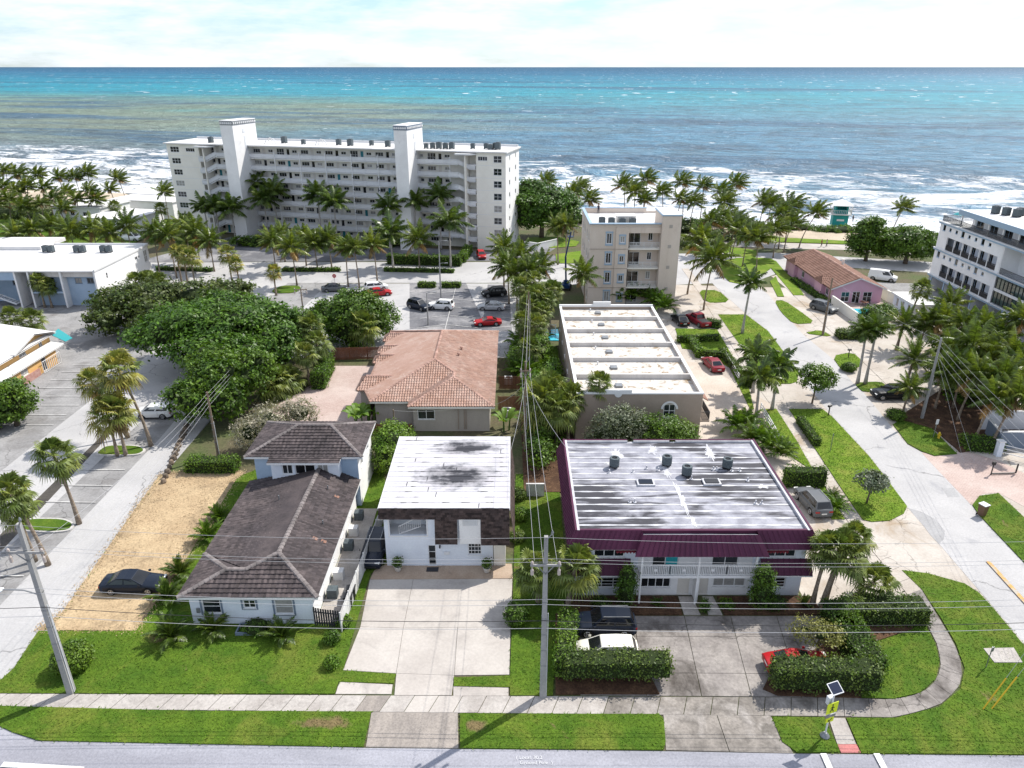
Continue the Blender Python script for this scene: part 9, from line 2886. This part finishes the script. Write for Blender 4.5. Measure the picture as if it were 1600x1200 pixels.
post_sign('slim sign post on the kerbed palm island', (-44.65, 71.25), 3.0, .12, .35, 'trim_white')
post_sign('leaning sign post beside the utility slab', (33.44, 39.77), 1.9, .3, .4, 'metal_grey', .4)
post_sign('thin post standing in the bright lawn', (35.06, 71.54), 2.2, .10, .25, 'metal_grey')
post_sign('street sign beside the pale path', (-61.82, 140.56), 2.2, .4, .5, 'metal_grey')
post_sign('second street sign beside the pale path', (-55.51, 138.71), 2.2, .5, .4, 'metal_grey')
def mailbox(label, xy, rz=0.0):
 T = thing('mailbox', label, 'mailbox', (xy[0], xy[1], .05), rz)
 MB().box(-.05, .05, -.05, .05, 0, 1.15).build('post', 'metal_dark', T)
 MB().tube([(-.25, 0, 1.3), (.25, 0, 1.3)], .15, 10).build('box', 'metal_dark', T)
mailbox('dark mailbox on the round shrub island', (48.90, 99.83))
mailbox('dark mailbox at the lawn edge by the street', (38.43, 80.60), .5)
def hydrant(xy):
 T = thing('fire_hydrant', 'yellow fire hydrant on the shaded right lawn', 'hydrant', (xy[0], xy[1], .05))
 MB().lathe([(.17, 0), (.17, .06), (.12, .1), (.12, .6), (.15, .62), (.13, .72), (.06, .8), (.03, .86)], 12).build('barrel', 'hydrant_yellow', T, smooth=True)
 MB().tube([(-.22, 0, .48), (.22, 0, .48)], .065, 8).build('side_nozzle', 'hydrant_yellow', T)
 MB().tube([(0, 0, .46), (0, -.22, .46)], .085, 8).build('front_nozzle', 'hydrant_yellow', T)
hydrant((48.60, 74.58))
def wheelie_bin(label, xy, mat, rz=0.0, h=1.05):
 T = thing('wheeled_bin', label, 'bin', (xy[0], xy[1], .05), rz)
 m = MB()
 a, b = .26, .33
 m.add([(-a, -a, .08), (a, -a, .08), (a, a, .08), (-a, a, .08), (-b, -b, h), (b, -b, h), (b, b, h), (-b, b, h)], [(3, 2, 1, 0), (4, 5, 6, 7), (0, 1, 5, 4), (1, 2, 6, 5), (2, 3, 7, 6), (3, 0, 4, 7)])
 m.build('body', mat, T)
 MB().box(-.36, .36, -.38, .36, h + .003, h + .07).build('lid', 'rail_grey' if mat == 'bin_brown' else mat, T)
 for s in (-1, 1):
  MB().tube([(s * .2, .3, .1), (s * .28, .3, .1)], .1, 10).build('wheel', 'tyre', T)
wheelie_bin('brown bin with grey lid at the right street edge', (44.35, 58.95), 'bin_brown', .4, 1.2)
wheelie_bin('dark bin beside the fence end, nearer one', (-12.83, 46.20), 'plastic_dark', .1)
wheelie_bin('dark bin beside the fence end, farther one', (-12.76, 47.11), 'plastic_dark', .1)
def potted(label, xy):
 T = thing('potted_plant', label, 'potted plant', (xy[0], xy[1], .09))
 MB().lathe([(.20, 0), (.26, .1), (.33, .45), (.36, .5), (.30, .5), (.28, .42)], 12).build('pot', 'clay_pot', T, smooth=True)
 put('foliage', leaf_mesh('foliage', [(0, 0, .85, .42, .42, .42)], 500, .07, 'green_leaf', 3, .1, 10), T)
 core_mesh([(0, 0, .85, .42, .42, .42)], .7).build('inner_shade', 'hedge_core', T)  # dark ball standing for shade within the leaves
potted('potted shrub at the left of the shingled house door', (-9.58, 50.60))
potted('potted shrub at the right of the shingled house window', (-2.09, 50.43))
def cover(label, pts, mat='walk_concrete', h=.09, name='utility_cover'):
 tag(MB().prism(pts, 0, h).build(name, mat), label, 'utility cover')
cover('large pale utility slab on the corner lawn', [(34.31, 41.57), (36.55, 41.63), (36.28, 40.19), (34.28, 40.19)], h=.14)
cover('small pale utility cover below the yellow guards', [(32.22, 36.00), (32.93, 36.06), (32.91, 35.48), (32.17, 35.43)])
cover('pale cover at the right edge of the corner lawn', [(35.41, 39.17), (36.30, 39.17), (36.18, 38.70), (35.42, 38.76)])
cover('small square meter cover on the front lawn', [(-27.29, 41.50), (-26.69, 41.50), (-26.57, 41.06), (-27.13, 41.06)])
cover('dark manhole cover on the right street', [(42.12, 94.23), (42.74, 94.23), (42.47, 93.54), (41.86, 93.54)], 'metal_grey', .075)
cover('white meter lid on the narrow lawn', [(0.29, 43.35), (0.67, 43.35), (0.66, 42.61), (0.28, 42.61)])
for k, (a, b) in enumerate((((31.03, 36.06), (32.06, 36.66)), ((31.65, 36.11), (32.85, 36.77)))):
 T = thing('guy_guard', ('left', 'right')[k] + ' yellow guy wire guard leaning on the corner lawn', 'guy guard', (a[0], a[1], 0))
 d = (b[0] - a[0] + .5, b[1] - a[1] + .2, 2.0)
 MB().tube([(0, 0, .05), d], .045, 8).build('sleeve', 'guard_yellow', T)
 MB().tube([d, (d[0] * 3.2, d[1] * 3.2, d[2] * 3.2)], .012, 5).build('guy_wire', 'wire_metal', T)
def backflow():
 T = thing('keypad_barrier', 'dark pipe barrier with keypad on the paver entrance', 'barrier', (*(49.80, 66.55), .05))
 MB().tube([(0, 0, 0), (0, 0, .15), (.2, 0, .12), (2.4, .1, .12), (2.6, .1, .15), (2.6, .1, 1.2)], .08, 8).build('pipe', 'metal_dark', T)
 MB().tube([(0, 0, 0), (0, 0, 1.2)], .06, 8).build('post', 'metal_dark', T)
 MB().box(-.15, .15, -.1, .1, 1.15, 1.5).build('keypad', 'plastic_dark', T)
backflow()
def white_gate():
 T = thing('gate_fence', 'white rail gate fence and pillar at the right edge', 'fence', (*(52.95, 70.67), 0))
 MB().box(-.28, .28, -.28, .28, 0, 1.75).build('pillar', 'stucco_bluewhite', T)
 MB().box(-.35, .35, -.35, .35, 1.752, 1.88).build('pillar_cap', 'trim_white', T)
 for z in (.5, .95, 1.4):
  MB().bar((.3, -.1, z), (7.5, -5.6, z), .06, .08).build('rail', 'trim_white', T)
 for t in (.35, .7, 1.0):
  MB().box(.3 + 7.2 * t - .06, .3 + 7.2 * t + .06, -.1 - 5.5 * t - .06, -.1 - 5.5 * t + .06, 0, 1.6).build('post', 'trim_white', T)
white_gate()
garden_wall('planter_wall', 'blue grey walled enclosure with white coping at the right edge', [(54.76, 75.85), (54.02, 72.43), (59.86, 72.43)], 2.0, .25, 'trim_slate')
garden_wall('planter_wall', 'rear wall of the walled enclosure at the right edge', [(54.59, 76.83), (62.81, 76.83)], 2.4, .25, 'rail_grey')
def rail_fence(label, pts, h=1.1):
 T = thing('rail_fence', label, 'fence', (pts[0][0], pts[0][1], 0))
 ox, oy = pts[0]
 for a, b in zip(pts[:-1], pts[1:]):
  m = MB()
  for z in (.35, .7, h - .08):
   m = MB().bar((a[0] - ox, a[1] - oy, z), (b[0] - ox, b[1] - oy, z), .06, .1)
   m.build('rail', 'trim_white', T)
  n = int(hypot(b[0] - a[0], b[1] - a[1]) / 2) + 1
  for i in range(n + 1):
   t = i / n
   x, y = a[0] - ox + (b[0] - a[0]) * t, a[1] - oy + (b[1] - a[1]) * t
   MB().box(x - .06, x + .06, y - .06, y + .06, 0, h).build('post', 'trim_white', T)
rail_fence('white rail fence along the townhouse court hedge', [(31.01, 100.86), (30.56, 91.30)])
rail_fence('white rail fence behind the purple building hedge', [(30.63, 82.05), (30.08, 73.95)])
rail_fence('white low fence behind the terracotta house alley', [(2.96, 111.05), (6.91, 110.44)], 1.6)
# kerbed islands and stones
for lab, pts in (('kerb of the near palm island in the left lot', [(-45.63, 56.45), (-45.78, 58.42), (-42.05, 58.42), (-40.40, 57.47), (-40.31, 56.35), (-41.89, 56.05)]), ('kerb of the far palm island in the left lot', [(-45.76, 70.81), (-45.56, 73.03), (-41.54, 72.88), (-40.28, 71.69), (-40.73, 70.52), (-44.63, 70.52)])):
 p = rounded(pts, 2)
 tag(MB().prism(p, 0, .15).build('kerb', 'stone_kerb'), lab, 'kerb', kind='structure')
 c = (sum(q[0] for q in p) / len(p), sum(q[1] for q in p) / len(p))
 tag(MB().prism([(c[0] + (q[0] - c[0]) * .9, c[1] + (q[1] - c[1]) * .84) for q in p], .1, .17).build('lawn', 'grass_turf'), 'grass inside the ' + lab.replace('kerb of the ', ''), 'lawn', kind='structure')
T = thing('stone_edging', 'row of rough stones between the lane and the gravel lot end', 'stones', (-35.72, 65.27))
a, b = (-35.49, 64.89), (-38.26, 77.49)
rg = random.Random(3)
for i in range(14):
 t = i / 13
 w = rg.uniform(.25, .42)
 MB().lathe([(w * .9, 0), (w, .2), (w * .7, .5), (w * .2, .58)], 7).build('stone', 'bark' if i % 4 else 'pole_wood', T, (a[0] + (b[0] - a[0]) * t - T.location.x, a[1] + (b[1] - a[1]) * t - T.location.y, 0), rg.uniform(0, 6))
for i, (y, z) in enumerate(((47.3, 0), (49.6, 0), (53.6, 0), (55.8, 0), (58.3, 0))):
 t = thing('air_condenser', ORD[i] + ' boxy unit from the front along the white side wall', 'air conditioner', (-14.3, y, .03), 0, 'side wall units')
 MB().box(-.4, .4, -.35, .35, .1, .9).build('casing', 'trim_white' if i % 2 else 'condenser_grey', t)
 MB().box(-.42, .42, -.37, .37, 0, .1).build('pad', 'stone_kerb', t)
sheet('alley_slab', rect(-14.9, -12.9, 44.3, 60), 'walk_concrete', 0, 'pale strip between the tiled house and white fence', 'path')
tag(MB().box(-.9, .9, -.1, .1, 0, 1.5).build('slatted_screen', 'fence_white', None, (*(2.28, 62.34), 0)), 'white slatted screen in the narrow lawn', 'screen')

# ------------------------------------------------------------------ people
plain('skin', (0.42, 0.24, 0.16), rough=0.6)
plain('cloth_dark', (0.025, 0.03, 0.05), rough=0.9)
plain('cloth_light', (0.55, 0.50, 0.45), rough=0.9)
plain('cloth_red', (0.35, 0.06, 0.06), rough=0.9)
plain('hair', (0.03, 0.02, 0.015), rough=0.8)
def person(label, xy, z, rz, cloth, legs='cloth_dark', step=.22):
 T = thing('person', label, 'person', (xy[0], xy[1], z), rz)
 J = {'pelvis': (0, 0, .95), 'chest': (0, .02, 1.3), 'neck': (0, .02, 1.48), 'head': (0, .0, 1.62), 'crown': (0, 0, 1.74),
         'lsh': (.18, .02, 1.42), 'lel': (.25, .05 + step * .3, 1.13), 'lwr': (.24, -.05 + step * .2, .90), 'lha': (.24, -.08 + step * .2, .80), 'rsh': (-.18, .02, 1.42), 'rel': (-.25, .08 - step * .3, 1.13), 'rwr': (-.24, -.05 - step * .5, .92), 'rha': (-.24, -.1 - step * .6, .83),
         'lhip': (.10, 0, .9), 'lkn': (.10, -step * .5, .5), 'lan': (.10, -step * .4, .09), 'lto': (.11, -step * .4 - .17, .04), 'rhip': (-.10, 0, .9), 'rkn': (-.10, step * .3, .5), 'ran': (-.10, step, .11), 'rto': (-.11, step - .16, .05)}
 R = {'pelvis': .15, 'chest': .16, 'neck': .06, 'head': .10, 'crown': .07, 'lsh': .07, 'rsh': .07, 'lel': .048, 'rel': .048, 'lwr': .033, 'rwr': .033, 'lha': .035, 'rha': .035, 'lhip': .1, 'rhip': .1, 'lkn': .07, 'rkn': .07, 'lan': .045, 'ran': .045, 'lto': .04, 'rto': .04}
 E = [('pelvis', 'chest'), ('chest', 'neck'), ('neck', 'head'), ('head', 'crown'), ('neck', 'lsh'), ('lsh', 'lel'), ('lel', 'lwr'), ('lwr', 'lha'), ('neck', 'rsh'), ('rsh', 'rel'), ('rel', 'rwr'), ('rwr', 'rha'), ('pelvis', 'lhip'), ('lhip', 'lkn'), ('lkn', 'lan'), ('lan', 'lto'), ('pelvis', 'rhip'), ('rhip', 'rkn'), ('rkn', 'ran'), ('ran', 'rto')]
 K = list(J)
 me = bpy.data.meshes.new('body')
 me.from_pydata([J[k] for k in K], [(K.index(a), K.index(b)) for a, b in E], [])
 o = put('body', me, T)
 sk = o.modifiers.new('skin', 'SKIN')
 for i, k in enumerate(K):
  me.skin_vertices[0].data[i].radius = (R[k], R[k])
  me.skin_vertices[0].data[i].use_root = k == 'pelvis'
 o.modifiers.new('sub', 'SUBSURF').levels = 1
 dg = bpy.context.evaluated_depsgraph_get()
 m2 = bpy.data.meshes.new_from_object(o.evaluated_get(dg))
 o.modifiers.clear()
 o.data = m2
 m2.materials.clear()
 for m in ('skin', cloth, legs):
  m2.materials.append(MATS[m])
 for p in m2.polygons:
  c = p.center
  p.material_index = 0 if c.z > 1.46 or (abs(c.x) > .2 and c.z < 1.15 and c.z > .7) else (1 if c.z > .93 else 2)
  p.use_smooth = True
 MB().lathe([(.10, 1.62), (.115, 1.68), (.09, 1.75), (.03, 1.785)], 10, 0, .02).build('hair', 'hair', T, smooth=True)
person('person in dark clothes standing on the cream block roof', (16.2, 139.6), 13.66, .3, 'cloth_dark', 'cloth_dark', .05)
person('left walker in red top on the beach promenade', (72.75, 171.81), .06, 1.4, 'cloth_red')
person('right walker in pale top on the beach promenade', (73.95, 171.81), .06, 1.4, 'cloth_light')
person('person standing on the sand beside the lifeguard tower', (92.5, 201.0), .3, 2.0, 'cloth_dark', 'cloth_dark', .08)

grass_tufts()
